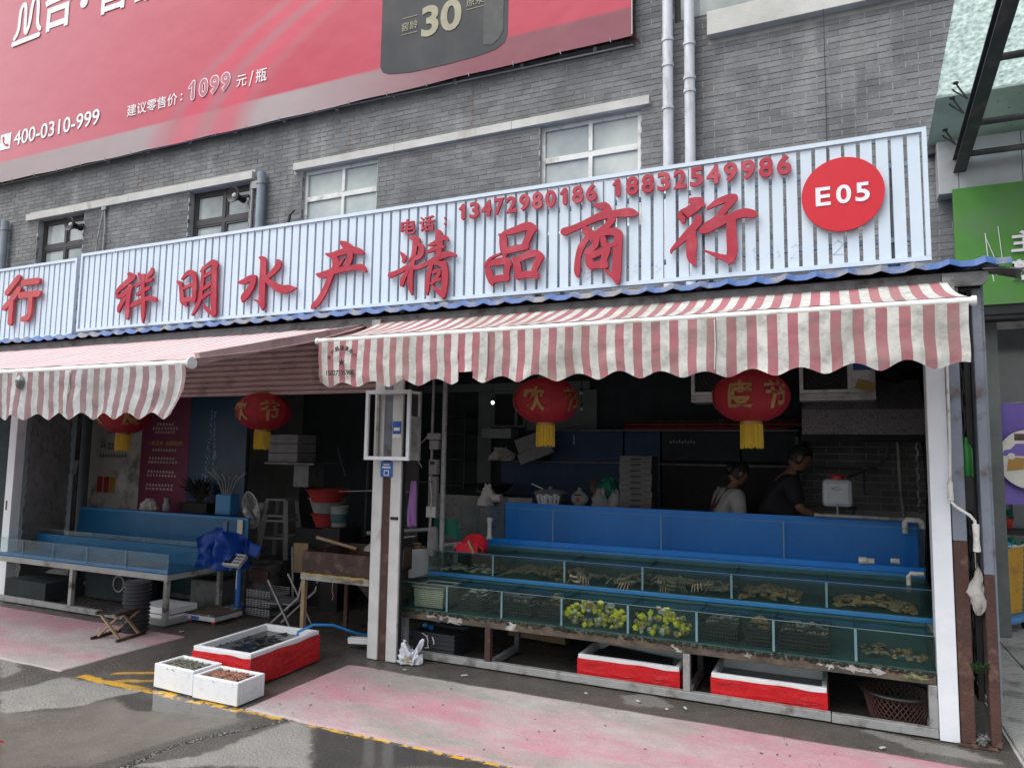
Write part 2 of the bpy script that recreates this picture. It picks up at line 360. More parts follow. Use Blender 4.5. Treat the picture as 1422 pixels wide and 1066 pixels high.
# ------------------------------------------------------------------ mesh builder
class MB:
    def __init__(s): s.v = []; s.f = []; s.uv = {}; s.tone = None
    def add(s, vs, fs):
        n = len(s.v); s.v += [tuple(v) for v in vs]; s.f += [tuple(i+n for i in f) for f in fs]; return s
    def box(s, x0, x1, y0, y1, z0, z1, M=None):
        vs = [(x0,y0,z0),(x1,y0,z0),(x1,y1,z0),(x0,y1,z0),(x0,y0,z1),(x1,y0,z1),(x1,y1,z1),(x0,y1,z1)]
        if M is not None: vs = [M @ Vector(v) for v in vs]
        return s.add(vs, [(0,3,2,1),(4,5,6,7),(0,1,5,4),(1,2,6,5),(2,3,7,6),(3,0,4,7)])
    def cbox(s, c, d, rot=(0,0,0)):
        M = Matrix.Translation(c) @ Matrix.Rotation(rot[2],4,'Z') @ Matrix.Rotation(rot[1],4,'Y') @ Matrix.Rotation(rot[0],4,'X')
        return s.box(-d[0]/2,d[0]/2,-d[1]/2,d[1]/2,-d[2]/2,d[2]/2, M)
    def bar(s, a, b, w, h=None):
        a, b = Vector(a), Vector(b); h = h or w; d = b-a; L = d.length; q = d.to_track_quat('Y', 'Z').to_matrix().to_4x4()
        return s.box(-w/2, w/2, 0, L, -h/2, h/2, Matrix.Translation(a) @ q)
    def tube(s, pts, r, n=10, cap=True):
        pts = [Vector(p) for p in pts]; k = len(pts); rs = r if isinstance(r, (list, tuple)) else [r]*k
        base = len(s.v); up = None
        for i, p in enumerate(pts):
            t = (pts[min(i+1, k-1)]-pts[max(i-1, 0)]).normalized()
            if up is None:
                up = Vector((0,0,1)) if abs(t.z) < .9 else Vector((1,0,0))
            a = (up - t*up.dot(t)).normalized(); b = t.cross(a); up = a
            for j in range(n):
                an = 2*PI*j/n; s.v.append(tuple(p+(a*math.cos(an)+b*math.sin(an))*rs[i]))
        for i in range(k-1):
            for j in range(n):
                j2 = (j+1) % n
                s.f.append((base+i*n+j, base+i*n+j2, base+(i+1)*n+j2, base+(i+1)*n+j))
        if cap:
            s.f.append(tuple(base+j for j in range(n))[::-1]); s.f.append(tuple(base+(k-1)*n+j for j in range(n)))
        return s
    def lathe(s, prof, c=(0,0,0), n=24, axis='Z', cap=True):
        base = len(s.v); k = len(prof)
        for (r, h) in prof:
            for j in range(n):
                a = 2*PI*j/n; x, y = r*math.cos(a), r*math.sin(a)
                v = (x, y, h) if axis == 'Z' else (h, x, y) if axis == 'X' else (x, h, y)
                s.v.append((v[0]+c[0], v[1]+c[1], v[2]+c[2]))
        for i in range(k-1):
            for j in range(n):
                j2 = (j+1) % n; s.f.append((base+i*n+j, base+i*n+j2, base+(i+1)*n+j2, base+(i+1)*n+j))
        if cap:
            s.f.append(tuple(base+j for j in range(n))[::-1]); s.f.append(tuple(base+(k-1)*n+j for j in range(n)))
        return s
    def prism_y(s, poly, y0, y1):
        """polygon in the XZ plane extruded along Y"""
        n = len(poly)
        vs = [(x, y0, z) for x, z in poly]+[(x, y1, z) for x, z in poly]
        fs = [tuple(range(n)), tuple(range(2*n-1, n-1, -1))]+[(i, i+n, (i+1) % n+n, (i+1) % n) for i in range(n)]
        return s.add(vs, fs)
    def prism_z(s, poly, z0, z1):
        n = len(poly)
        vs = [(x, y, z0) for x, y in poly]+[(x, y, z1) for x, y in poly]
        fs = [tuple(range(n))[::-1], tuple(range(n, 2*n))]+[(i, (i+1) % n, (i+1) % n+n, i+n) for i in range(n)]
        return s.add(vs, fs)
    def grid(s, fn, nu, nv, uvfn=None):
        base = len(s.v)
        for j in range(nv+1):
            for i in range(nu+1):
                u, v = i/nu, j/nv; s.v.append(tuple(fn(u, v)))
                if uvfn: s.uv[len(s.v)-1] = uvfn(u, v)
        for j in range(nv):
            for i in range(nu):
                a = base+j*(nu+1)+i; s.f.append((a, a+1, a+nu+2, a+nu+1))
        return s
    def blob(s, c, r, n=8, m=6, nz=.0, seed=0, sq=None):
        base = len(s.v); rx, ry, rz = r if isinstance(r, (tuple, list)) else (r, r, r)
        for i in range(m+1):
            th = PI*i/m
            for j in range(n):
                ph = 2*PI*j/n; d = Vector((math.sin(th)*math.cos(ph), math.sin(th)*math.sin(ph), math.cos(th)))
                k = 1+nz*mnoise.noise(d*2.2+Vector((seed*3.1, seed*1.7, 0)))*2
                s.v.append((c[0]+d.x*rx*k, c[1]+d.y*ry*k, c[2]+d.z*rz*k))
        for i in range(m):
            for j in range(n):
                j2 = (j+1) % n; s.f.append((base+i*n+j, base+(i+1)*n+j, base+(i+1)*n+j2, base+i*n+j2))
        return s
    def mesh(s, name, off=(0,0,0), smooth=False):
        me = bpy.data.meshes.new(name)
        o = Vector(off)
        me.from_pydata([tuple(Vector(v)-o) for v in s.v], [], s.f); me.update()
        if s.uv:
            l = me.uv_layers.new(name='UVMap'); idx = np.zeros(len(me.loops), dtype=np.int32); me.loops.foreach_get('vertex_index', idx)
            arr = np.array([s.uv.get(i, (0, 0)) for i in range(len(s.v))], dtype=np.float32)[idx]
            l.data.foreach_set('uv', arr.ravel())
        if s.tone is not None:
            a = me.attributes.new('tone', 'FLOAT', 'POINT'); a.data.foreach_set('value', np.array(s.tone, dtype=np.float32))
        if smooth:
            me.shade_smooth()
            try: me.set_sharp_from_angle(angle=R(40))
            except Exception: pass
        return me

def link(name, me, m, parent=None, loc=None, bevel=0):
    o = bpy.data.objects.new(name, me); col.objects.link(o)
    if m is not None and me is not None and not me.materials: me.materials.append(MATS[m])
    if parent is not None: o.parent = parent
    if loc is not None: o.location = loc
    if bevel:
        b = o.modifiers.new('bevel', 'BEVEL'); b.width = bevel; b.segments = 2; b.limit_method = 'ANGLE'
    return o
def tag(o, label, cat, group=None, kind=None):
    if label: o['label'] = label
    if cat: o['category'] = cat
    if group: o['group'] = group
    if kind: o['kind'] = kind
    return o
class Thing:
    """an Empty at the thing's base; parts are given in world coordinates (or local when rz is set)"""
    def __init__(s, name, label, cat, loc=(0,0,0), rz=0, group=None, local=False, kind=None):
        s.o = bpy.data.objects.new(name, None); col.objects.link(s.o); s.o.location = loc; s.o.rotation_euler = (0,0,rz)
        s.o.empty_display_size = .1
        tag(s.o, label, cat, group, kind); s.loc = (0,0,0) if (local or rz) else loc
    def part(s, name, mb, m, parent=None, smooth=False, bevel=0, label=None, kind=None):
        me = mb if isinstance(mb, bpy.types.Mesh) else mb.mesh(name, s.loc, smooth)
        o = link(name, me, m, parent or s.o, None, bevel)
        if label: o['label'] = label
        if kind: o['kind'] = kind
        return o
def dup(root, loc=None, rz=None, label=None):
    def cp(o, par):
        c = o.copy(); col.objects.link(c); c.parent = par
        for ch in list(kids.get(o, [])): cp(ch, c)
        return c
    kids = {}
    for o in list(col.objects):
        if o.parent: kids.setdefault(o.parent, []).append(o)
    r = cp(root, None)
    if loc is not None: r.location = loc
    if rz is not None: r.rotation_euler = (0, 0, rz)
    if label: r['label'] = label
    return r
def single(name, mb, m, label, cat, loc=(0,0,0), group=None, smooth=False, bevel=0, kind=None, local=False):
    me = mb.mesh(name, (0,0,0) if local else loc, smooth)
    o = link(name, me, m, None, loc, bevel); return tag(o, label, cat, group, kind)

# text: Blender's own built-in font turned into mesh, stood up in the XZ plane
def text_mb(body, size=1, bold=0, depth=.004):
    cu = bpy.data.curves.new('text', 'FONT'); cu.body = body; cu.size = 1; cu.offset = bold; cu.extrude = depth/2/size; cu.resolution_u = 4
    o = bpy.data.objects.new('text', cu); col.objects.link(o)
    dg = bpy.context.evaluated_depsgraph_get()
    me = bpy.data.meshes.new_from_object(o.evaluated_get(dg)); bpy.data.objects.remove(o); bpy.data.curves.remove(cu)
    mb = MB(); mb.v = [(v.co.x*size, -v.co.z*size, v.co.y*size) for v in me.vertices]; mb.f = [tuple(p.vertices) for p in me.polygons]
    bpy.data.meshes.remove(me); return mb
def fit_text(body, x0, x1, z0, z1, y, bold=0, depth=.004, shear=0):
    mb = text_mb(body, 1, bold, depth)
    if not mb.v: return mb
    a = np.array(mb.v); mn, mx = a.min(0), a.max(0)
    ww = max(mx[0]-mn[0], 1e-6)
    a[:,0] = (a[:,0]-mn[0])/ww*(x1-x0)+x0; a[:,2] = (a[:,2]-mn[2])/max(mx[2]-mn[2],1e-6)*(z1-z0)+z0; a[:,1] = (a[:,1]-mn[1])/(max(mx[1]-mn[1],1e-9))*depth+y-depth
    mb.v = [tuple(p) for p in a]; return mb
def ribbon(mb, pts, y, depth, k=4):
    """a brush stroke: centre line with a width at every point, rounded ends, real thickness"""
    P = [np.array(p, dtype=float) for p in pts]; Q = []
    if len(P) == 2: P = [P[0], (P[0]+P[1])/2, P[1]]
    for i in range(len(P)-1):
        p0 = P[max(i-1,0)]; p1 = P[i]; p2 = P[i+1]; p3 = P[min(i+2,len(P)-1)]
        for t in range(k):
            t /= k; Q.append(.5*((2*p1)+(-p0+p2)*t+(2*p0-5*p1+4*p2-p3)*t*t+(-p0+3*p1-3*p2+p3)*t**3))
    Q.append(P[-1]); L, Rr = [], []
    for i, q in enumerate(Q):
        d = Q[min(i+1,len(Q)-1)][:2]-Q[max(i-1,0)][:2]; d = d/(np.hypot(*d)+1e-9); nrm = np.array((-d[1], d[0])); w = max(q[2],.004)/2
        L.append(q[:2]+nrm*w); Rr.append(q[:2]-nrm*w)
    def cap(q, d):
        w = max(q[2],.004)/2; d = d/(np.hypot(*d)+1e-9); n = np.array((-d[1], d[0]))
        return [q[:2]+w*(n*math.cos(a)+d*math.sin(a)) for a in (PI*.17, PI*.33, PI*.5, PI*.67, PI*.83)]
    n = len(Q); base = len(mb.v)
    for lay, yy in ((0, y-depth), (1, y)):
        for a, b in zip(L, Rr): mb.v.append((a[0], yy, a[1])); mb.v.append((b[0], yy, b[1]))
    o = 2*n
    for i in range(n-1):
        a = base+2*i
        mb.f += [(a, a+2, a+3, a+1), (a+o, a+1+o, a+3+o, a+2+o), (a, a+o, a+2+o, a+2), (a+1, a+3, a+3+o, a+1+o)]
    for (i, d) in ((n-1, Q[-1][:2]-Q[-2][:2]), (0, Q[0][:2]-Q[1][:2])):
        q = Q[i]; cs = cap(q, d)
        if i == 0: ring = [tuple(Rr[0])]+[tuple(c) for c in cs]+[tuple(L[0])]
        else: ring = [tuple(L[i])]+[tuple(c) for c in cs]+[tuple(Rr[i])]
        mb.prism_y([(c[0], c[1]) for c in ring], y-depth, y)
    return mb
BRUSH = [
  ('祥', [[(-6.36,3.308,0.034),(-6.297,3.27,0.047)],[(-6.288,3.274,0.042),(-6.391,3.22,0.048),(-6.494,3.159,0.04),(-6.515,3.112,0.026)],[(-6.506,3.083,0.025),(-6.419,3.104,0.039),(-6.323,3.17,0.048)],[(-6.331,3.174,0.047),(-6.345,3.05,0.047),(-6.344,2.94,0.047),(-6.336,2.857,0.022)],[(-6.386,3.067,0.028),(-6.457,2.99,0.045),(-6.472,2.942,0.028)],[(-6.218,3.299,0.016),(-6.183,3.251,0.033)],[(-6.033,3.326,0.024),(-6.039,3.293,0.044),(-6.102,3.25,0.027)],[(-6.246,3.18,0.025),(-6.155,3.207,0.03),(-6.027,3.223,0.027)],[(-6.218,3.089,0.025),(-6.129,3.123,0.03),(-6.054,3.144,0.022)],[(-6.28,2.984,0.028),(-6.195,3.012,0.041),(-6.063,3.036,0.032),(-5.968,3.022,0.038),(-5.944,3.01,0.013)],[(-6.142,3.268,0.036),(-6.139,3.13,0.041),(-6.12,2.993,0.044),(-6.113,2.87,0.036),(-6.109,2.802,0.008)]]),
  ('明', [[(-5.676,3.173,0.019),(-5.637,3.143,0.034),(-5.612,3.048,0.04),(-5.597,2.981,0.045),(-5.549,2.945,0.032)],[(-5.615,3.194,0.018),(-5.555,3.239,0.035),(-5.508,3.244,0.042),(-5.464,3.214,0.042),(-5.448,3.114,0.044),(-5.446,2.983,0.04)],[(-5.58,3.101,0.021),(-5.519,3.12,0.024),(-5.467,3.131,0.024)],[(-5.588,2.98,0.035),(-5.508,2.988,0.037),(-5.446,2.976,0.037)],[(-5.355,3.276,0.018),(-5.345,3.197,0.032),(-5.354,3.08,0.036),(-5.367,2.977,0.036),(-5.412,2.889,0.029),(-5.452,2.837,0.015)],[(-5.37,3.245,0.021),(-5.287,3.296,0.032),(-5.219,3.315,0.042),(-5.183,3.286,0.036)],[(-5.2,3.294,0.047),(-5.199,3.158,0.05),(-5.194,3.028,0.055),(-5.189,2.912,0.054),(-5.175,2.834,0.043),(-5.19,2.812,0.021)],[(-5.186,2.825,0.028),(-5.263,2.866,0.024),(-5.319,2.922,0.008)],[(-5.339,3.183,0.021),(-5.272,3.21,0.026),(-5.229,3.219,0.018)],[(-5.339,3.066,0.021),(-5.28,3.094,0.029),(-5.239,3.116,0.024)],[(-5.341,2.982,0.021),(-5.283,3.016,0.026),(-5.232,3.031,0.021)]]),
  ('水', [[(-4.662,3.305,0.013),(-4.621,3.276,0.052),(-4.614,3.169,0.055),(-4.614,3.045,0.055),(-4.611,2.92,0.052),(-4.602,2.864,0.042),(-4.6,2.827,0.01)],[(-4.62,2.884,0.032),(-4.669,2.912,0.015),(-4.71,2.924,0.005)],[(-4.897,3.096,0.016),(-4.835,3.101,0.038),(-4.755,3.125,0.045),(-4.71,3.128,0.035)],[(-4.71,3.125,0.038),(-4.735,3.055,0.051),(-4.779,2.996,0.053),(-4.825,2.955,0.056),(-4.836,2.918,0.017)],[(-4.446,3.25,0.03),(-4.436,3.215,0.049),(-4.495,3.158,0.042),(-4.578,3.101,0.03)],[(-4.586,3.102,0.03),(-4.496,3.047,0.044),(-4.399,2.996,0.056),(-4.307,2.992,0.051),(-4.234,2.991,0.01)]]),
  ('产', [[(-3.775,3.353,0.012),(-3.728,3.323,0.049),(-3.674,3.289,0.048)],[(-3.918,3.261,0.012),(-3.858,3.245,0.036),(-3.765,3.26,0.043),(-3.673,3.269,0.043),(-3.593,3.256,0.044),(-3.538,3.232,0.021)],[(-3.834,3.228,0.035),(-3.807,3.167,0.059),(-3.817,3.12,0.054)],[(-3.661,3.249,0.042),(-3.67,3.183,0.044),(-3.701,3.129,0.033)],[(-3.778,3.155,0.029),(-3.733,3.199,0.016)],[(-4.01,3.094,0.01),(-3.956,3.08,0.043),(-3.851,3.099,0.042),(-3.724,3.111,0.035),(-3.61,3.115,0.034),(-3.542,3.109,0.042),(-3.5,3.072,0.011)],[(-3.845,3.103,0.049),(-3.882,3.01,0.042),(-3.925,2.927,0.044),(-3.98,2.854,0.044),(-4.028,2.819,0.039),(-4.047,2.802,0.011)]]),
  ('精', [[(-3.087,3.308,0.011),(-3.044,3.3,0.031),(-3.007,3.284,0.033),(-3.016,3.247,0.033)],[(-3.027,3.266,0.037),(-3.044,3.14,0.033),(-3.066,3.005,0.037),(-3.063,2.913,0.035),(-3.047,2.844,0.008)],[(-3.164,3.198,0.008),(-3.129,3.153,0.031),(-3.136,3.117,0.017)],[(-2.985,3.243,0.024),(-2.963,3.204,0.037),(-2.982,3.152,0.037),(-3.028,3.129,0.018)],[(-3.258,3.017,0.034),(-3.167,3.041,0.029),(-3.094,3.067,0.031),(-2.979,3.06,0.025),(-2.857,3.103,0.032),(-2.777,3.133,0.041),(-2.707,3.137,0.031),(-2.659,3.123,0.015)],[(-3.085,3.116,0.011),(-3.045,3.158,0.016)],[(-3.093,3.03,0.022),(-3.131,2.974,0.035),(-3.142,2.929,0.026)],[(-2.833,3.336,0.015),(-2.812,3.315,0.042),(-2.8,3.232,0.045),(-2.812,3.135,0.037)],[(-2.902,3.227,0.011),(-2.851,3.238,0.026),(-2.761,3.273,0.031),(-2.732,3.252,0.016)],[(-2.91,3.172,0.013),(-2.849,3.193,0.027),(-2.759,3.201,0.016)],[(-2.871,3.05,0.025),(-2.894,2.971,0.031),(-2.901,2.882,0.03),(-2.9,2.828,0.008)],[(-2.887,3.068,0.016),(-2.826,3.077,0.025),(-2.765,3.058,0.034)],[(-2.755,3.062,0.039),(-2.742,2.976,0.043),(-2.745,2.887,0.042),(-2.753,2.817,0.037),(-2.755,2.788,0.011)],[(-2.849,3.003,0.018),(-2.804,3.012,0.023),(-2.798,2.981,0.023),(-2.832,2.948,0.023)],[(-2.86,2.914,0.018),(-2.822,2.938,0.022),(-2.786,2.939,0.018)],[(-2.84,2.886,0.014),(-2.794,2.842,0.03),(-2.753,2.808,0.032)]]),
  ('品', [[(-2.28,3.243,0.015),(-2.253,3.219,0.047),(-2.245,3.147,0.049),(-2.236,3.09,0.039)],[(-2.244,3.249,0.026),(-2.146,3.266,0.043),(-2.049,3.284,0.049),(-2.001,3.259,0.045)],[(-2.012,3.258,0.049),(-2.038,3.205,0.042),(-2.067,3.143,0.042)],[(-2.236,3.11,0.038),(-2.144,3.121,0.041),(-2.058,3.127,0.036)],[(-2.379,3.017,0.027),(-2.363,2.954,0.043),(-2.337,2.885,0.038),(-2.331,2.859,0.012)],[(-2.379,3.022,0.026),(-2.296,3.034,0.043),(-2.219,3.034,0.044),(-2.191,3.004,0.03)],[(-2.205,3.01,0.041),(-2.212,2.95,0.034),(-2.216,2.9,0.034)],[(-2.337,2.895,0.037),(-2.271,2.905,0.041),(-2.211,2.9,0.037)],[(-2.396,3.013,0.016),(-2.352,3.065,0.015),(-2.264,3.095,0.009)],[(-2.159,3.051,0.016),(-2.134,3.014,0.043),(-2.119,2.942,0.046),(-2.119,2.897,0.025)],[(-2.121,3.032,0.035),(-2.036,3.064,0.044),(-1.962,3.062,0.038),(-1.932,3.029,0.032)],[(-1.945,3.033,0.042),(-1.979,2.959,0.038),(-1.989,2.92,0.034),(-1.965,2.886,0.022)],[(-2.124,2.907,0.036),(-2.055,2.914,0.04),(-1.975,2.907,0.036)]]),
  ('商', [[(-1.531,3.376,0.014),(-1.487,3.366,0.033),(-1.447,3.351,0.052),(-1.438,3.301,0.054)],[(-1.756,3.208,0.046),(-1.685,3.224,0.037),(-1.585,3.256,0.037),(-1.486,3.288,0.044),(-1.37,3.293,0.041),(-1.274,3.29,0.05),(-1.223,3.274,0.024)],[(-1.594,3.199,0.044),(-1.565,3.171,0.052),(-1.535,3.129,0.044)],[(-1.399,3.253,0.044),(-1.437,3.209,0.037),(-1.515,3.156,0.042)],[(-1.589,3.13,0.035),(-1.624,3.081,0.039),(-1.648,3.005,0.033),(-1.655,2.909,0.036),(-1.652,2.87,0.018)],[(-1.545,3.138,0.037),(-1.466,3.16,0.034),(-1.398,3.167,0.041),(-1.35,3.145,0.044)],[(-1.35,3.142,0.046),(-1.355,3.052,0.048),(-1.36,2.957,0.049),(-1.364,2.863,0.051),(-1.358,2.799,0.025)],[(-1.36,2.825,0.04),(-1.417,2.868,0.02),(-1.465,2.906,0.006)],[(-1.505,3.126,0.031),(-1.525,3.075,0.037),(-1.579,3.032,0.035)],[(-1.461,3.116,0.034),(-1.442,3.066,0.032),(-1.371,3.073,0.021)],[(-1.575,2.988,0.033),(-1.554,2.938,0.044),(-1.544,2.903,0.011)],[(-1.564,2.995,0.032),(-1.485,3.025,0.037),(-1.427,3.031,0.034)],[(-1.435,3.022,0.04),(-1.454,2.967,0.038),(-1.446,2.928,0.034)],[(-1.549,2.93,0.034),(-1.495,2.934,0.039),(-1.441,2.925,0.035)]]),
  ('行', [[(-0.843,3.318,0.031),(-0.794,3.299,0.056),(-0.766,3.277,0.024)],[(-0.8,3.282,0.053),(-0.864,3.242,0.056),(-0.904,3.223,0.056),(-0.899,3.18,0.022)],[(-0.799,3.192,0.034),(-0.801,3.162,0.041),(-0.871,3.087,0.041),(-0.929,3.033,0.029),(-0.976,2.99,0.014),(-0.982,2.969,0.005)],[(-0.842,3.095,0.045),(-0.848,3.001,0.05),(-0.843,2.917,0.045),(-0.82,2.873,0.01)],[(-0.835,2.922,0.014),(-0.82,2.986,0.017),(-0.812,3.044,0.005)],[(-0.732,3.249,0.014),(-0.676,3.28,0.033),(-0.603,3.301,0.038),(-0.564,3.3,0.038)],[(-0.565,3.292,0.036),(-0.615,3.24,0.035),(-0.677,3.171,0.031),(-0.739,3.131,0.04)],[(-0.773,3.099,0.031),(-0.745,3.11,0.05),(-0.677,3.138,0.05),(-0.588,3.169,0.042),(-0.501,3.187,0.047),(-0.445,3.171,0.04)],[(-0.583,3.165,0.046),(-0.584,3.066,0.051),(-0.58,2.96,0.053),(-0.59,2.886,0.044),(-0.601,2.86,0.014)],[(-0.592,2.886,0.04),(-0.658,2.91,0.026),(-0.758,2.961,0.005)]]),
]
DRY_A = [(-4.978,-1.851),(-4.929,-1.475),(-4.666,-1.428),(-4.2,-1.423),(-4.233,-1.58),(-4.31,-1.836),(-4.472,-1.972),(-4.606,-2.067)]
DRY_A2 = [(-5.798,-1.374),(-5.329,-1.477),(-5.248,-1.638),(-5.251,-1.692)]
DRY_B = [(-3.351,-2.288),(-3.093,-1.989),(-3.019,-1.765),(-3.003,-1.552),(-2.932,-1.405),(-2.798,-1.425),(-2.586,-1.655),(-2.456,-1.845)]
DRY_C = [(-1.35,-0.07),(-1.172,0.101),(-0.954,-0.141),(-1.26,-0.223)]
DRY_D = [(0.079,-0.007),(0.269,0.015),(0.618,-0.061),(0.772,-0.19),(0.393,-0.226)]
PUD_A = [(-4.281,-1.604),(-4.108,-1.344),(-3.348,-1.35),(-3.227,-1.49),(-3.573,-1.559),(-3.93,-1.672)]
PUD_B = [(-2.791,-1.396),(-2.255,-1.294),(-1.576,-1.41),(-2.443,-1.839)]
BROWN = [(-4.594,-2.074),(-4.276,-1.846),(-4.241,-1.584),(-4.093,-1.385),(-3.33,-1.369),(-3.218,-1.511),(-3.337,-1.868),(-3.446,-2.335),(-3.823,-2.522)]
CRACK = [(-3.287,-2.257),(-3.287,-2.134),(-3.277,-1.957),(-3.218,-1.809),(-3.16,-1.689),(-3.084,-1.58),(-3.036,-1.47),(-3.001,-1.376)]
# ------------------------------------------------------------------ ground
rng = np.random.RandomState(5)
_h = rng.rand(256, 256)
def vnoise(x, y):
    xi = np.floor(x).astype(int); yi = np.floor(y).astype(int); fx = x-xi; fy = y-yi
    fx = fx*fx*(3-2*fx); fy = fy*fy*(3-2*fy)
    g = lambda a, b: _h[a % 256, b % 256]
    return (g(xi,yi)*(1-fx)+g(xi+1,yi)*fx)*(1-fy)+(g(xi,yi+1)*(1-fx)+g(xi+1,yi+1)*fx)*fy
def fbm(x, y, s=1, o=5):
    t = 0; a = .5; tot = 0
    for i in range(o): t = t+a*vnoise(x*s+17*i, y*s+31*i); tot += a; a *= .5; s *= 2.1
    return t/tot
def sdpoly(x, y, poly):
    d = np.full(x.shape, 1e9); inside = np.zeros(x.shape, bool); n = len(poly)
    for i in range(n):
        ax, ay = poly[i]; bx, by = poly[(i+1) % n]
        ex, ey = bx-ax, by-ay; wx, wy = x-ax, y-ay
        t = np.clip((wx*ex+wy*ey)/(ex*ex+ey*ey+1e-12), 0, 1)
        d = np.minimum(d, np.hypot(wx-ex*t, wy-ey*t))
        c = ((ay > y) != (by > y)) & (x < (bx-ax)*(y-ay)/(by-ay+1e-12)+ax); inside ^= c
    return np.where(inside, -d, d)
def sstep(a, b, x):
    t = np.clip((x-a)/(b-a), 0, 1); return t*t*(3-2*t)
NX, NY = 700, 260
gx = np.linspace(-9.6, 1.9, NX); gy = np.linspace(-2.9, 2.75, NY)
GX, GY = np.meshgrid(gx, gy)
w1 = (fbm(GX, GY, 3)-.5)*.22; w2 = (fbm(GX+9, GY, 11)-.5)*.07
w3 = (fbm(GX+3, GY+5, 34, 3)-.5)*.045
dry = np.zeros_like(GX)
for P_, s_ in ((DRY_A, 1), (DRY_A2, .9), (DRY_B, 1), (DRY_C, .7), (DRY_D, .8)):
    dry = np.maximum(dry, s_*(1-sstep(-.012, .016, sdpoly(GX, GY, P_)+(w1+w2)*.45+w3)))
pud = np.zeros_like(GX)
for P_ in (PUD_A, PUD_B):
    pud = np.maximum(pud, 1-sstep(-.01, .012, sdpoly(GX, GY, P_)+(w1+w2)*.5))
brn = 1-sstep(-.03, .04, sdpoly(GX, GY, BROWN)+w1*.3)
inner = sstep(-.33, -.1, GY+w1)                               # under the roof the floor is always hosed down
wet = np.clip(.66+1.3*(fbm(GX, GY, 2.4)-.5)+.25*inner, 0, 1)*(1-dry)
wet = np.maximum(wet, pud)
CR = np.array(CRACK); dcr = np.full(GX.shape, 9.)
for i in range(len(CR)-1):
    ax, ay = CR[i]; ex, ey = CR[i+1]-CR[i]; t = np.clip(((GX-ax)*ex+(GY-ay)*ey)/(ex*ex+ey*ey), 0, 1)
    dcr = np.minimum(dcr, np.hypot(GX-ax-ex*t, GY-ay-ey*t))
crack = 1-sstep(.006, .022, dcr+w2*.35)
edge = 1-sstep(.02, .09, dcr+w2)
GZ = (fbm(GX, GY, 14)-.5)*.004*(1-pud)-.02*crack+.004*edge
me = bpy.data.meshes.new('ground')
verts = np.stack([GX.ravel(), GY.ravel(), GZ.ravel()], 1)
ii = (np.arange(NY-1)[:, None]*NX+np.arange(NX-1)[None, :]).ravel()
faces = np.stack([ii, ii+1, ii+NX+1, ii+NX], 1)
ring = np.array([(-80,-80,0),(80,-80,0),(80,80,0),(-80,80,0)], float)
N0 = len(verts); verts = np.vstack([verts, ring])
c00, c10, c11, c01 = 0, NX-1, NX*NY-1, NX*(NY-1)
fl = [tuple(f) for f in faces]
# skirt out to the horizon: one strip of quads per side sharing the grid's border
fl.append(tuple([N0, N0+1]+[int(i) for i in range(c10, c00-1, -1)]))
fl.append(tuple([N0+1, N0+2]+[int(i*NX+NX-1) for i in range(NY-1, -1, -1)]))
fl.append(tuple([N0+2, N0+3]+[int(c01+i) for i in range(NX)]))
fl.append(tuple([N0+3, N0]+[int(i*NX) for i in range(NY)]))
me.from_pydata([tuple(v) for v in verts], [], fl); me.update()
def setattr_f(me, name, arr, fill):
    a = me.attributes.new(name, 'FLOAT', 'POINT'); full = np.concatenate([arr.ravel(), np.full(4, fill)]).astype(np.float32); a.data.foreach_set('value', full)
setattr_f(me, 'wet', wet, .3); setattr_f(me, 'puddle', pud, 0); setattr_f(me, 'silt', brn, 0); setattr_f(me, 'crack', crack, 0); setattr_f(me, 'dry', dry, .6)
me.shade_smooth()
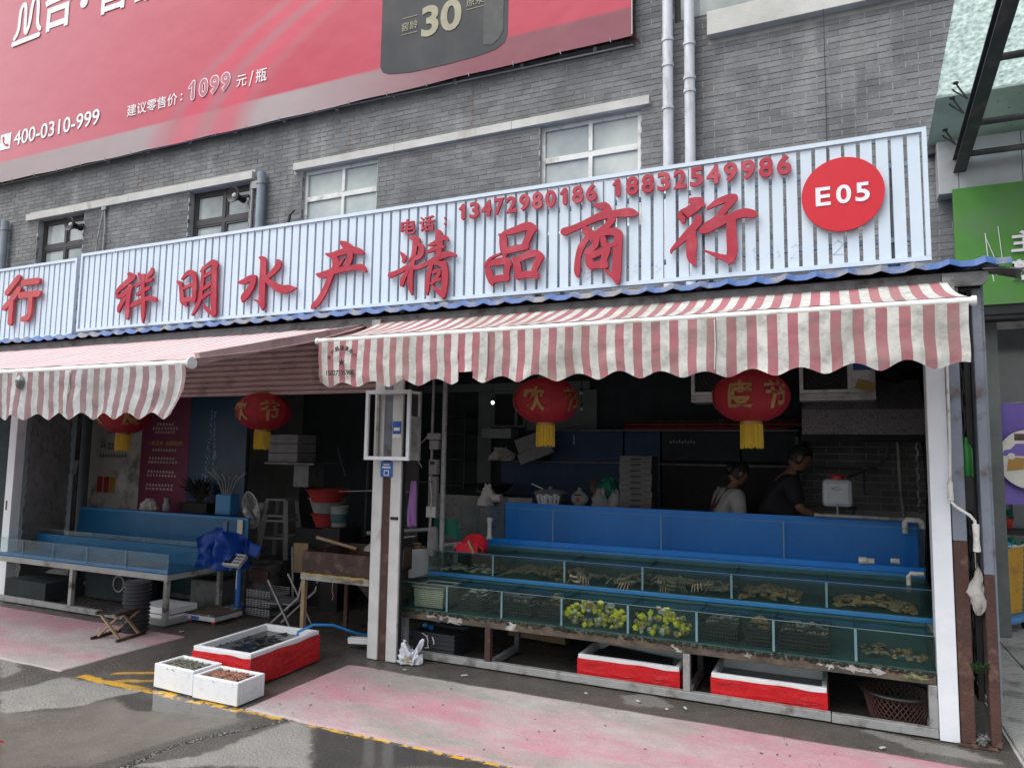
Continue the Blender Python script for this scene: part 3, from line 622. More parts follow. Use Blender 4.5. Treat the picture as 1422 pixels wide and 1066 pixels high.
def ground_mat():
    m, nt, b = base_mat('ground')
    pos = nd(nt, 'ShaderNodeNewGeometry').outputs['Position']
    A = lambda n: nd(nt, 'ShaderNodeAttribute', attribute_name=n).outputs['Fac']
    sp = nd(nt, 'ShaderNodeSeparateXYZ'); nt.links.new(pos, sp.inputs[0])
    agg = nd(nt, 'ShaderNodeTexVoronoi'); agg.inputs['Scale'].default_value = 110; nt.links.new(pos, agg.inputs['Vector'])
    v = noise_fac(nt, pos, 6, .3, .7, 8); f2 = noise_fac(nt, pos, 60, .35, .65, 3)
    drycol = mixc(nt, v, (.255, .25, .235), (.20, .195, .183)); drycol = mixc(nt, mth(nt, 'MULTIPLY', f2, .18), drycol, (.13, .13, .13))
    wetcol = mixc(nt, v, (.078, .070, .062), (.12, .11, .098)); wetcol = mixc(nt, mth(nt, 'MULTIPLY', f2, .4), wetcol, (.035, .034, .033))
    silt = mixc(nt, v, (.165, .150, .132), (.125, .113, .10))
    c = mixc(nt, A('silt'), wetcol, silt)
    c = mixc(nt, A('dry'), c, drycol)
    c = mixc(nt, mth(nt, 'MULTIPLY', A('puddle'), .65), c, (.05, .052, .054))
    specks = nd(nt, 'ShaderNodeTexVoronoi'); specks.inputs['Scale'].default_value = 26; nt.links.new(pos, specks.inputs['Vector'])
    sk = mth(nt, 'LESS_THAN', specks.outputs['Distance'], .055)
    sn = noise_fac(nt, pos, 3, .5, .6); c = mixc(nt, mth(nt, 'MULTIPLY', mth(nt, 'MULTIPLY', sk, sn), .8), c, (.42, .41, .38))
    c = mixc(nt, mth(nt, 'MULTIPLY', A('crack'), .85), c, (.015, .014, .012))
    # worn yellow paint: the kerb line in front of the stalls and the hatch beside the boxes
    def band(ax, a, bb, soft=.006):
        lo = nd(nt, 'ShaderNodeMapRange'); lo.inputs[1].default_value = a-soft; lo.inputs[2].default_value = a+soft; nt.links.new(ax, lo.inputs[0])
        hi = nd(nt, 'ShaderNodeMapRange'); hi.inputs[1].default_value = bb+soft; hi.inputs[2].default_value = bb-soft; nt.links.new(ax, hi.inputs[0])
        return mth(nt, 'MULTIPLY', lo.outputs[0], hi.outputs[0])
    wob = mth(nt, 'MULTIPLY_ADD', noise_fac(nt, pos, 7, .2, .8), .05, -.025)
    yy = mth(nt, 'ADD', sp.outputs[1], wob)
    line = mth(nt, 'MAXIMUM', mth(nt, 'MULTIPLY', band(yy, -1.435, -1.365), band(sp.outputs[0], -4.85, -3.36)), mth(nt, 'MULTIPLY', band(yy, -1.412, -1.36), band(sp.outputs[0], -3.36, -1.2)))
    dg = mth(nt, 'MULTIPLY_ADD', sp.outputs[0], .45, sp.outputs[1])
    h1 = mth(nt, 'MULTIPLY', band(mth(nt, 'ADD', mth(nt, 'MULTIPLY_ADD', sp.outputs[0], -.55, yy), 0), 1.30, 1.36), band(sp.outputs[0], -4.7, -4.25))
    h2 = mth(nt, 'MULTIPLY', band(mth(nt, 'ADD', mth(nt, 'MULTIPLY_ADD', sp.outputs[0], -.55, yy), 0), 1.10, 1.16), band(sp.outputs[0], -4.55, -4.2))
    y = mth(nt, 'MAXIMUM', line, mth(nt, 'MAXIMUM', mth(nt, 'MULTIPLY', h1, .8), mth(nt, 'MULTIPLY', h2, .7)))
    worn = noise_fac(nt, pos, 9, .47, .53, 8, rough=.75)
    xw = nd(nt, 'ShaderNodeMapRange'); xw.inputs[1].default_value = -4.4; xw.inputs[2].default_value = -4.0; nt.links.new(sp.outputs[0], xw.inputs[0])
    y = mth(nt, 'MULTIPLY', y, mth(nt, 'MAXIMUM', worn, mth(nt, 'SUBTRACT', .9, xw.outputs[0])))
    c = mixc(nt, mth(nt, 'MULTIPLY', y, .92), c, (.62, .36, .03))
    nt.links.new(c, b.inputs['Base Color'])
    # wetness drives the gloss
    wt = A('wet'); wn_ = noise_fac(nt, pos, 5, .35, .65, 6)
    r = mth(nt, 'MULTIPLY_ADD', wt, -.55, .82); r = mth(nt, 'MULTIPLY_ADD', wn_, -.10, r)
    r = mth(nt, 'MULTIPLY', r, mth(nt, 'MULTIPLY_ADD', A('puddle'), -.93, 1)); r = mth(nt, 'MAXIMUM', r, .025)
    nt.links.new(r, b.inputs['Roughness']); b.inputs['Specular IOR Level'].default_value = .5
    h = mth(nt, 'ADD', mth(nt, 'MULTIPLY', agg.outputs['Distance'], .5), f2)
    bu = nd(nt, 'ShaderNodeBump'); bu.inputs['Distance'].default_value = .006; nt.links.new(h, bu.inputs['Height'])
    nt.links.new(mth(nt, 'MULTIPLY', mth(nt, 'MULTIPLY_ADD', A('puddle'), -.97, 1), mth(nt, 'MULTIPLY_ADD', A('silt'), -.40, .6)), bu.inputs['Strength']); nt.links.new(bu.outputs[0], b.inputs['Normal'])
ground_mat()
g = link('ground', me, 'ground'); g['kind'] = 'structure'

# weathered mats lying on the ground in front of the two stalls
def mat_sheet(name, x0, x1, y0, y1, label, seed, cols):
    nx, ny = int((x1-x0)/.02), int((y1-y0)/.02)
    X, Y = np.meshgrid(np.linspace(x0, x1, nx), np.linspace(y0, y1, ny))
    e = np.minimum.reduce([X-x0, x1-X, Y-y0, y1-Y])
    Z = .009+(fbm(X+seed, Y, 5)-.5)*.006
    X2 = X+(fbm(X, Y+seed, 8)-.5)*.02*(e < .03); Y2 = Y+(fbm(X+4, Y+seed, 6)-.5)*.03*(e < .03)
    vs = list(zip(X2.ravel(), Y2.ravel(), Z.ravel())); n = len(vs)
    fs = [(j*nx+i, j*nx+i+1, (j+1)*nx+i+1, (j+1)*nx+i) for j in range(ny-1) for i in range(nx-1)]
    bd = [i for i in range(nx)]+[j*nx+nx-1 for j in range(1, ny)]+[(ny-1)*nx+i for i in range(nx-2, -1, -1)]+[j*nx for j in range(ny-2, 0, -1)]
    vs += [(vs[i][0], vs[i][1], -.004) for i in bd]
    fs += [(bd[(k+1) % len(bd)], bd[k], n+k, n+(k+1) % len(bd)) for k in range(len(bd))]
    me = bpy.data.meshes.new(name); me.from_pydata(vs, [], fs); me.update(); me.shade_smooth()
    pink, green, worn = cols(X, Y)
    pad = np.zeros(len(bd))
    for nm, ar in (('pink', pink), ('green', green), ('worn', worn)):
        a = me.attributes.new(nm, 'FLOAT', 'POINT'); a.data.foreach_set('value', np.concatenate([ar.ravel(), pad]).astype(np.float32))
    o = link(name, me, 'mat_cloth'); tag(o, label, 'mat'); return o
def mat_cloth():
    m, nt, b = base_mat('mat_cloth')
    pos = nd(nt, 'ShaderNodeNewGeometry').outputs['Position']
    A = lambda n: nd(nt, 'ShaderNodeAttribute', attribute_name=n).outputs['Fac']
    f = noise_fac(nt, pos, 90, .3, .7, 3, (.5, 1, 1)); g_ = noise_fac(nt, pos, 12, .35, .65, 7)
    c = mixc(nt, g_, (.46, .42, .42), (.38, .35, .35))
    pk = mth(nt, 'MULTIPLY', A('pink'), noise_fac(nt, pos, 7, .22, .58, 9, (.35, 1, 1), .7))
    c = mixc(nt, pk, c, mixc(nt, g_, (.50, .18, .25), (.45, .20, .255)))
    gn = mth(nt, 'MULTIPLY', A('green'), noise_fac(nt, pos, 9, .25, .6, 9, (.35, 1, 1), .7))
    c = mixc(nt, gn, c, mixc(nt, g_, (.27, .31, .26), (.22, .27, .22)))
    c = mixc(nt, mth(nt, 'MULTIPLY', A('worn'), .7), c, (.44, .42, .40))
    c = mixc(nt, mth(nt, 'MULTIPLY', f, .28), c, (.17, .15, .145))
    sp = noise_fac(nt, pos, 60, .64, .70, 4); c = mixc(nt, mth(nt, 'MULTIPLY', sp, .5), c, (.12, .105, .10))
    big = noise_fac(nt, pos, 2.2, .45, .7, 10, (.6, 1, 1), .7); c = mixc(nt, mth(nt, 'MULTIPLY', big, .45), c, (.26, .225, .225))
    nt.links.new(c, b.inputs['Base Color']); b.inputs['Roughness'].default_value = .9
    b.inputs['Specular IOR Level'].default_value = .15
    bu = nd(nt, 'ShaderNodeBump'); bu.inputs['Strength'].default_value = .5; bu.inputs['Distance'].default_value = .004
    nt.links.new(f, bu.inputs['Height']); nt.links.new(bu.outputs[0], b.inputs['Normal'])
mat_cloth()
def cols_right(X, Y):
    n1 = fbm(X, Y*2, 1.3); n2 = fbm(X+20, Y*2, 1.1); n3 = fbm(X+40, Y, 3.2)
    pink = sstep(.25, .72, n1+.22*sstep(-2.2, .6, X)-.12*sstep(-.9, -1.35, Y)*sstep(-1.2, -2.5, X)); pink = pink*.85
    green = sstep(.52, .74, n2+.16*np.exp(-((X+2.3)**2/.25+(Y+.62)**2/.03))+.24*np.exp(-((X+1.9)**2/.5+(Y+1.22)**2/.02))-.1*sstep(-.8, .2, X))*.8
    worn = sstep(.55, .75, n3)*.6+.7*np.exp(-((X+.25)**2/.02+(Y+.95)**2/.012))
    return pink, green, np.clip(worn, 0, 1)
def cols_left(X, Y):
    n1 = fbm(X, Y*2, 1.3); n3 = fbm(X+40, Y, 3.2); n2 = fbm(X+20, Y*2, 1.1)
    return sstep(.35, .7, n1+.25*sstep(-1.1, -.5, Y)-.05)*.75, sstep(.55, .7, n2)*.25, sstep(.55, .8, n3)*.5
mat_sheet('floor_mat', -3.34, 2.6, -1.385, -.345, 'long faded pink and green mat lying in front of the glass fish tanks', 3, cols_right)
mat_sheet('floor_mat', -9.4, -5.05, -1.40, -.33, 'dusty pink mat lying at the left under the folding stool', 7, cols_left)

# paved strip to the right of the stall: grooved tiles
pav = MB().box(.86, 9, -2.2, 6, -.05, .008)
po = single('pavement', pav, 'mortar', None, None, kind='structure')
tile_me = None
mbt = MB(); mbt.box(0, .392, 0, .592, 0, .020)
for i in range(12): mbt.box(.004, .388, .012+i*.048, .040+i*.048, .0201, .0245)
tile_me = mbt.mesh('tile')
for i in range(5):
    for j in range(13):
        o = link('paving_tile', tile_me, 'tile', po, (.875+i*.4, -1.9+j*.6, random.uniform(-.001, .002)))

# ------------------------------------------------------------------ the brick building behind
WY = 2.9
bw = Thing('brick_building', 'dark grey brick building rising behind the shop signs', 'building', (-6, WY, 0))
# openings in the brick face: (x0, x1, z0, z1)
HOLES = [(-3.19, -1.94, 4.2, 5.575), (-6.86, -5.57, 4.2, 5.575), (-9.10, -7.86, 4.2, 5.575), (-12.80, -11.58, 4.2, 5.575),
         (-1.55, 1.6, 6.50, 7.6), (1.10, 1.6, -1, 2.99)]
BANDS = [(-13.09, -7.77, 5.578, 5.70), (-7.0, -1.825, 5.578, 5.69), (-1.17, 1.3, 6.215, 6.495)]
BX, BZ = .232, .0675
XL, XR = -16.5, 1.55
# wall mass behind the facing, cut round the windows
def wall_with_holes(x0, x1, z0, z1, y0, y1, holes):
    mb = MB(); xs = sorted(set([x0, x1]+[h for H in holes for h in H[:2] if x0 < h < x1]))
    for a, b in zip(xs[:-1], xs[1:]):
        hz = sorted([(max(H[2], z0), min(H[3], z1)) for H in holes if H[0] <= a+1e-6 and H[1] >= b-1e-6])
        z = z0
        for p, q in hz:
            if p > z: mb.box(a, b, y0, y1, z, p)
            z = max(z, q)
        if z < z1: mb.box(a, b, y0, y1, z, z1)
    return mb
bw.part('wall', wall_with_holes(XL, XR, 0, 12, WY+.0055, WY+.30, HOLES), 'mortar')
bw.part('wall', MB().box(XR, 4.2, WY+.006, WY+.30, 3.0, 12), 'concrete')
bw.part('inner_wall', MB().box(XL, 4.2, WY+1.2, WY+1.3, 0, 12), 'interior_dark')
bw.part('roof', MB().box(XL, XR, WY+.32, WY+8, 12, 12.3), 'concrete')
bricks = []
def cut(a, b, z0, z1):
    """split the brick [a,b] round the openings and bands it meets"""
    segs = [(a, b)]
    for H in HOLES+BANDS:
        if z1 <= H[2]+.005 or z0 >= H[3]-.005: continue
        out = []
        for (p, q) in segs:
            if q <= H[0] or p >= H[1]: out.append((p, q)); continue
            if p < H[0]-.01: out.append((p, H[0]))
            if q > H[1]+.01: out.append((H[1], q))
        segs = out
    return segs
row = 0; z = 1.1
while z < 7.6:
    off = (row % 2)*.5*BX+random.uniform(-.006, .006); x = XR-off+BX
    while x > XL:
        a, b = x-BX, x; x -= BX
        b2 = min(b, XR)
        if z < 2.7 and not (-.45 < a < 1.3): continue            # lower down only the bit seen past the hood is bare brick
        if b < -2.05 and z > 6.62: continue                       # behind the banner
        for (p, q) in cut(a+.004, b2-.004, z, z+BZ):
            if q-p > .03: bricks.append((p, q, z, abs(q-p-BX+.008) < .002))
    z += BZ; row += 1
camx = 0
whole = [b for b in bricks if b[3] and b[2] > 3.75]
whole.sort(key=lambda b: (b[0]+.1)**2+(b[2]-4.4)**2*.8)
near = set(id(b) for b in whole[:300])
vari = []
for k in range(8):
    mb = MB(); rr = random.Random(k)
    j = lambda s: rr.uniform(-s, s)
    mb.box(0, BX-.008, 0, .05, 0, BZ-.009)
    mb.v = [(v[0]+j(.0022), v[1]+(j(.0022) if v[1] < .01 else 0), v[2]+j(.0022)) for v in mb.v]
    mb.tone = [k/7]*len(mb.v); vari.append(mb.mesh('brick'))
rest = MB(); tone = []
for b in bricks:
    dy = random.uniform(-.003, .001)
    if id(b) in near:
        o = link('brick', random.choice(vari), 'brick', bw.o, (b[0]+6, dy, b[2]))
    else:
        n = len(rest.v); rest.box(b[0]+random.uniform(-.002, .002), b[1]+random.uniform(-.002, .002), WY+dy, WY+.04, b[2]+random.uniform(-.001, .001), b[2]+BZ-.009+random.uniform(-.0015, .001))
        tone += [random.random()]*8
rest.tone = tone
bw.part('brickwork', rest, 'brick', kind='stuff')
for i, (x0, x1, z0, z1) in enumerate(BANDS):
    n = max(1, int((x1-x0)/1.3)); mb = MB(); e = [x0+(x1-x0)*k/n for k in range(n+1)]
    for a, b in zip(e[:-1], e[1:]): mb.box(a+.001, b-.001, WY-(.10 if i == 2 else .055), WY+.03, z0+.002, z1-.002)
    bw.part('lintel', mb, 'concrete', bevel=.006)
def window(x0, x1, z0, z1, tz, mx, fm, pm, y=WY+.06, fw=.05, sash=False):
    f = MB()
    f.box(x0, x1, y, y+.06, z1-fw, z1); f.box(x0, x1, y, y+.06, z0, z0+fw)
    f.box(x0, x0+fw, y+.001, y+.059, z0+fw, z1-fw); f.box(x1-fw, x1, y+.001, y+.059, z0+fw, z1-fw)
    f.box(x0+fw, x1-fw, y+.002, y+.057, tz-fw*.7, tz+fw*.7); f.box(mx-fw*.5, mx+fw*.5, y-.004, y+.055, z0+fw, tz-fw*.7); f.box(mx-fw*.5, mx+fw*.5, y-.004, y+.055, tz+fw*.7, z1-fw)
    w = bw.part('window', f, fm, bevel=.004)
    for a, b in ((x0+fw, mx-fw*.5), (mx+fw*.5, x1-fw)):
        for p, q in ((z0+fw, tz-fw*.7), (tz+fw*.7, z1-fw)):
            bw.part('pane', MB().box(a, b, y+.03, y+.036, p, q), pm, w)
            if sash:
                s = MB(); t = .028
                s.box(a, b, y+.008, y+.028, q-t, q); s.box(a, b, y+.008, y+.028, p, p+t); s.box(a, a+t, y+.009, y+.027, p+t, q-t); s.box(b-t, b, y+.009, y+.027, p+t, q-t)
                bw.part('sash', s, fm, w)
    c = bw.part('curtain', MB().grid(lambda u, v: (x0+u*(x1-x0), y+.16+.012*math.sin(u*40), z0+v*(z1-z0)), 60, 1), 'curtain', w, smooth=True)
    return w
window(-3.19, -1.94, 4.2, 5.575, 5.15, -2.56, 'frame_white', 'pane', sash=False)
window(-6.86, -5.57, 4.2, 5.575, 5.16, -6.18, 'frame_white', 'pane')
window(-9.10, -7.86, 4.2, 5.575, 5.08, -8.45, 'frame_dark', 'pane_dark', WY+.10, .055, True)
window(-12.80, -11.58, 4.2, 5.575, 5.08, -12.17, 'frame_dark', 'pane_dark', WY+.10, .055, True)
window(-1.55, 1.6, 6.50, 7.6, 7.3, .2, 'frame_dark', 'pane_dark', WY+.05, .06, False)
def clips(mb, x, y, zs, r):
    for z_ in zs: mb.lathe([(r+.006, z_-.02), (r+.010, z_-.018), (r+.010, z_+.018), (r+.006, z_+.02)], (x, y, 0), 20)
for x, lab, zj in ((-1.60, 'white rainwater pipe, nearer the billboard corner of the two by the recess', (6.25, 5.95, 5.45)), (-1.36, 'white rainwater pipe, closer to the concrete ledge end of the two by the recess', (6.15, 5.75, 5.6))):
    t = Thing('drain_pipe', lab, 'pipe', (x, WY-.11, 2.75), group='white drain pipes on the brick wall')
    t.part('pipe', MB().lathe([(.058, 2.75), (.058, 8.5)], (x, WY-.11, 0), 20), 'pipe_white', smooth=True)
    for q in zj: mb = MB(); clips(mb, x, WY-.11, (q,), .058); t.part('collar', mb, 'pipe_white', smooth=True)
for x, zt, lab in ((-7.545, 5.62, 'short grey pipe stub on the brick wall between the dark and white windows'), (-13.6, 5.63, 'grey pipe stub on the brick wall at the far left edge')):
    t = Thing('pipe_stub', lab, 'pipe', (x, WY-.09, 2.9))
    t.part('pipe', MB().lathe([(.06, 2.9), (.06, zt), (.045, zt+.005), (.045, zt-.1)], (x, WY-.09, 0), 18), 'pipe_grey', smooth=True)
    mb = MB(); clips(mb, x, WY-.09, (zt-.16,), .06); t.part('bracket', mb, 'galv', smooth=True)
# conduit under the banner and thin cables
cab = MB().tube([(-16, WY-.03, 6.37), (-11, WY-.03, 6.395), (-6.3, WY-.03, 6.40), (-2.02, WY-.03, 6.345)], .011, 8)
for k in range(15): cab.box(-15.8+k*.95, -15.76+k*.95, WY-.045, WY+.0, 6.365, 6.415)
single('cable_conduit', cab, 'cable_white', 'thin white cable conduit clipped along the wall under the red billboard', 'cable', (-9, WY, 6.37))
cb = MB().tube([(-1.99, WY-.03, 7.6), (-2.0, WY-.03, 6.6), (-1.99, WY-.03, 6.42), (-2.05, WY-.05, 6.38)], .012, 6)
for k in range(14):
    a = k*.9; cb.tube([(-2.03, WY-.06, 6.38), (-2.03+.06*math.cos(a), WY-.08, 6.38+.05*math.sin(a*1.7)), (-2.02+.1*math.cos(a+.6), WY-.06, 6.36+.05*math.sin(a))], .006, 5)
single('cable_knot', cb, 'pillar_brown', 'tangled reddish cable ends at the bottom right corner of the billboard', 'cable', (-2, WY, 6.4))
cb = MB().tube([(-6.95, WY-.04, 4.0), (-7.05, WY-.10, 4.4), (-6.93, WY-.14, 4.9), (-6.90, WY-.1, 4.97)], .018, 6)
cb.tube([(-7.15, WY-.04, 4.0), (-7.06, WY-.12, 4.5), (-6.94, WY-.14, 4.9)], .014, 6)
single('wall_cable', cb, 'cable', 'black cable drooping on the wall left of the first white window', 'cable', (-7, WY, 4))
cb = MB().tube([(-11.0, WY-.03, 4.0), (-10.98, WY-.03, 5.2), (-11.02, WY-.03, 5.56)], .014, 6).tube([(-11.2, WY-.03, 4.0), (-11.12, WY-.05, 5.0), (-11.05, WY-.03, 5.5)], .012, 6)
cb.box(-11.08, -10.97, WY-.05, WY, 5.52, 5.60)
single('wall_cable', cb, 'galv', 'thin grey cables dropping from a small clip right of the left dark window', 'cable', (-11, WY, 4))
cb = MB().tube([(-7.78, WY-.03, 4.0), (-7.77, WY-.03, 5.40), (-7.70, WY-.03, 5.48)], .02, 6).box(-7.77, -7.66, WY-.06, WY, 5.42, 5.53)
single('wall_cable', cb, 'galv', 'rusty junction box and cable drop right of the second dark window', 'cable', (-7.78, WY, 4))
cb = MB().tube([(.0, WY-.02, 3.9), (.01, WY-.02, 5.3), (.01, WY-.12, 6.21)], .004, 5)
single('thin_wire', cb, 'cable', 'thin black wire hanging down the bare brick wall above the room number disc', 'wire', (0, WY, 3.9))
def horn(x, z, lab):
    t = Thing('horn_speaker', lab, 'loudspeaker', (x, WY-.02, z), group='black horn speakers at the dark windows')
    t.part('horn', MB().lathe([(.05, -.125), (.105, -.155), (.115, -.16), (.12, -.155), (.10, -.13), (.05, -.06), (.045, .02), (.055, .03), (.055, .07)], (x, WY, z), 20, 'Y'), 'black_metal', smooth=True)
    t.part('throat', MB().lathe([(.02, -.150), (.042, -.128)], (x, WY, z), 14, 'Y'), 'plastic_white', smooth=True)
    t.part('bracket', MB().box(x+.03, x+.20, WY-.05, WY-.02, z-.02, z+.02), 'black_metal')
horn(-8.03, 5.33, 'black horn speaker at the dark window near the grey pipe stub')
horn(-11.72, 5.33, 'black horn speaker at the leftmost dark window')

# ------------------------------------------------------------------ billboard
bb = Thing('billboard', 'large pink and red liquor advertising banner stretched over the brick wall', 'billboard', (-9, 2.76, 6.4))
def bfn(u, v):
    x = -16.3+u*14.3; zb = 6.40+.05*math.sin((x+2)*.22); z_ = zb+v*(10.6-zb)
    return (x, 2.76-.0015*math.sin(x*1.3)*math.sin(v*3)-.001*math.sin(x*3.1+v*4)+.002*mnoise.noise((x*6, z_*1.5, 0))*(1-v), z_-.012*abs(math.sin(x*2.2))*(1-v))
mb = MB().grid(bfn, 160, 24, lambda u, v: (-16.3+u*14.3, bfn(u, v)[2]))
n0 = len(mb.v)
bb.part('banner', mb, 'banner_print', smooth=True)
bb.part('backing', MB().box(-16.25, -2.03, 2.81, 2.885, 6.43, 10.6), 'black_metal')
mb = MB()
for x in np.arange(-15.9, -2.1, .62):
    zb = 6.40+.05*math.sin((x+2)*.22); mb.tube([(x, 2.74, zb+.02), (x+.004, 2.76, zb-.03)], .006, 5)
mb.tube([(-2.0, 2.75, 6.40), (-2.0, 2.75, 10.6)], .008, 5)
bb.part('rope', mb, 'cable_white', kind='stuff')
Yp = 2.7515
# the printed black bottle
bot = [(-5.479, 10.4), (-5.479, 6.76), (-5.44, 6.68), (-5.33, 6.63), (-5.0, 6.585), (-4.4, 6.575), (-3.95, 6.59), (-3.74, 6.62), (-3.62, 6.68), (-3.58, 6.78), (-3.58, 10.4)]
bb.part('printed_bottle', MB().prism_y(bot, Yp+.004, Yp+.006), 'banner_black')
bb.part('printed_sheen', MB().prism_y([(-3.92, 10.4), (-3.92, 6.72), (-3.80, 6.69), (-3.70, 6.75), (-3.64, 6.85), (-3.64, 10.4)], Yp, Yp+.002), 'banner_gloss')
for body, x0, x1, z0, z1, m_, bo in (('30', -4.84, -4.24, 7.02, 7.45, 'banner_gold', .03), ('窖龄', -5.15, -4.90, 7.18, 7.30, 'banner_gold', 0), ('原浆', -4.17, -3.92, 7.28, 7.42, 'banner_gold', 0),
        ('400-0310-999', -13.45, -11.15, 6.99, 7.27, 'banner_white', .012), ('建议零售价', -10.47, -9.32, 6.98, 7.18, 'banner_white', .005), (':', -9.25, -9.21, 7.02, 7.14, 'banner_white', .01),
        ('元', -8.08, -7.88, 7.00, 7.18, 'banner_white', .005), ('/', -7.83, -7.75, 6.97, 7.20, 'banner_white', 0), ('瓶', -7.70, -7.49, 6.99, 7.20, 'banner_white', .005),
        ('台', -12.86, -12.08, 9.0, 9.95, 'banner_white', .02), ('·', -11.88, -11.68, 9.22, 9.42, 'banner_white', .03), ('窖', -11.4, -10.66, 8.96, 9.9, 'banner_white', .02), ('龄', -10.5, -9.75, 8.92, 9.86, 'banner_white', .02)):
    bb.part('lettering', fit_text(body, x0, x1, z0, z1, Yp-.001, bo, .002), m_)
# outlined digits 1099: white digits with the banner colour inside
for k, ch in enumerate('1099'):
    a = -9.09+k*.228; w_ = .20 if ch != '1' else .13; a += .03 if ch == '1' else 0
    if ch == '1':
        for (dw, yy_, mm_) in ((0, Yp-.001, 'banner_white'), (-.034, Yp-.0045, 'print_inner')):
            m1 = MB(); ribbon(m1, [(a+.075, 7.27, .085+dw), (a+.075, 7.15, .085+dw), (a+.075, 7.02, .085+dw)], yy_, .002); ribbon(m1, [(a, 7.20, .06+dw), (a+.04, 7.235, .06+dw), (a+.07, 7.265, .06+dw)], yy_-.0005, .002); bb.part('lettering', m1, mm_)
        continue
    bb.part('lettering', fit_text(ch, a, a+w_, 6.99, 7.30, Yp-.001, .07, .002), 'banner_white')
    bb.part('lettering', fit_text(ch, a+.014, a+w_-.014, 7.006, 7.284, Yp-.0045, .028, .002), 'print_inner')
for zz in (7.36, 7.13): bb.part('printed_line', MB().box(-5.15, -4.90, Yp-.001, Yp+.001, zz, zz+.008), 'banner_gold')
for zz in (7.47, 7.24): bb.part('printed_line', MB().box(-4.17, -3.92, Yp-.001, Yp+.001, zz, zz+.008), 'banner_gold')
# the stylised first character: two brushed peaks over a bar
st = MB(); w = .085
for k, x in enumerate((-13.62, -13.28)):
    ribbon(st, [(x-.08, 9.05-k*.0+.05, w), (x+.02, 9.25, w), (x+.05, 9.62, w), (x+.14, 9.72, w), (x+.20, 9.60, w), (x+.22, 9.2, w), (x+.27, 9.14, w)] if k == 0 else [(x-.06, 9.16, w), (x, 9.3, w), (x+.05, 9.66, w), (x+.14, 9.78, w), (x+.22, 9.62, w), (x+.24, 9.25, w), (x+.32, 9.12, w)], Yp-.001-k*.003, .002)
ribbon(st, [(-13.72, 8.99, w*1.1), (-13.3, 9.0, w*1.1), (-12.98, 9.01, w*1.1)], Yp-.007, .002)
bb.part('lettering', st, 'banner_white')
# phone badge
bb.part('printed_badge', MB().box(-13.86, -13.55, Yp, Yp+.002, 6.97, 7.27), 'banner_white')
st = MB(); ribbon(st, [(-13.77, 7.20, .05), (-13.76, 7.12, .03), (-13.70, 7.06, .03), (-13.63, 7.04, .05)], Yp-.003, .002)
bb.part('printed_badge', st, 'disc_red')

# ------------------------------------------------------------------ lean-to roof over the stalls
rf = Thing('lean_to_roof', 'blue corrugated metal roof edge running under the slatted shop signs', 'roof', (-5, 0, 2.7))
PR = .178
def rib(x):
    t = (x/PR) % 1; return .032*math.exp(-((t-.5)/.12)**2)
xs = []
x = -12.0
while x < .94:
    for q in (0, .30, .38, .44, .5, .56, .62, .70): xs.append(x+q*PR)
    x += PR
ys = [(2.88, 3.02), (.0, 2.755), (-.11, 2.742), (-.135, 2.70)]
mb = MB(); ncol = len(xs)
for (y, z) in ys:
    for x in xs: mb.v.append((x, y+(0 if y > -.12 else -.2*rib(x)), z+rib(x)+.006*math.sin(x*1.1)+(.0 if y > -.12 else .01*mnoise.noise((x*4, 1, 0)))))
for j in range(len(ys)-1):
    for i in range(ncol-1):
        a = j*ncol+i; mb.f.append((a, a+ncol, a+ncol+1, a+1))
o = rf.part('roof_sheet', mb, 'roof_blue'); so = o.modifiers.new('thick', 'SOLIDIFY'); so.thickness = .004
rf.part('fascia_beam', MB().box(-12, .80, -.07, -.02, 2.60, 2.69).box(-12, .80, 1.3, 1.38, 2.72, 2.80), 'galv_dark')
mb = MB()
for x in np.arange(-11.5, .8, 1.22): mb.box(x, x+.04, -.02, 2.85, 2.655, 2.69)
rf.part('rafter', mb, 'galv_dark', kind='stuff')
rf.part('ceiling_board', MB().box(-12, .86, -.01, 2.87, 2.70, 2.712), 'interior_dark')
o = rf.part('bent_flap', MB().grid(lambda u, v: (.80+u*.20, -.12+.22*v, 2.69-.10*u*(1-v)*0-.02*u*u+.015*math.sin(v*7)+.04*v*(1-u)), 8, 8), 'galv_dark', smooth=True, label='dark bent corner of the roof edge sticking out at the right')
so = o.modifiers.new('thick', 'SOLIDIFY'); so.thickness = .006
rf.part('end_cap', MB().prism_y([(.60, 2.68), (.60, 2.60), (.80, 2.60), (.83, 2.63), (.83, 2.68)], -.10, .10), 'galv_dark')

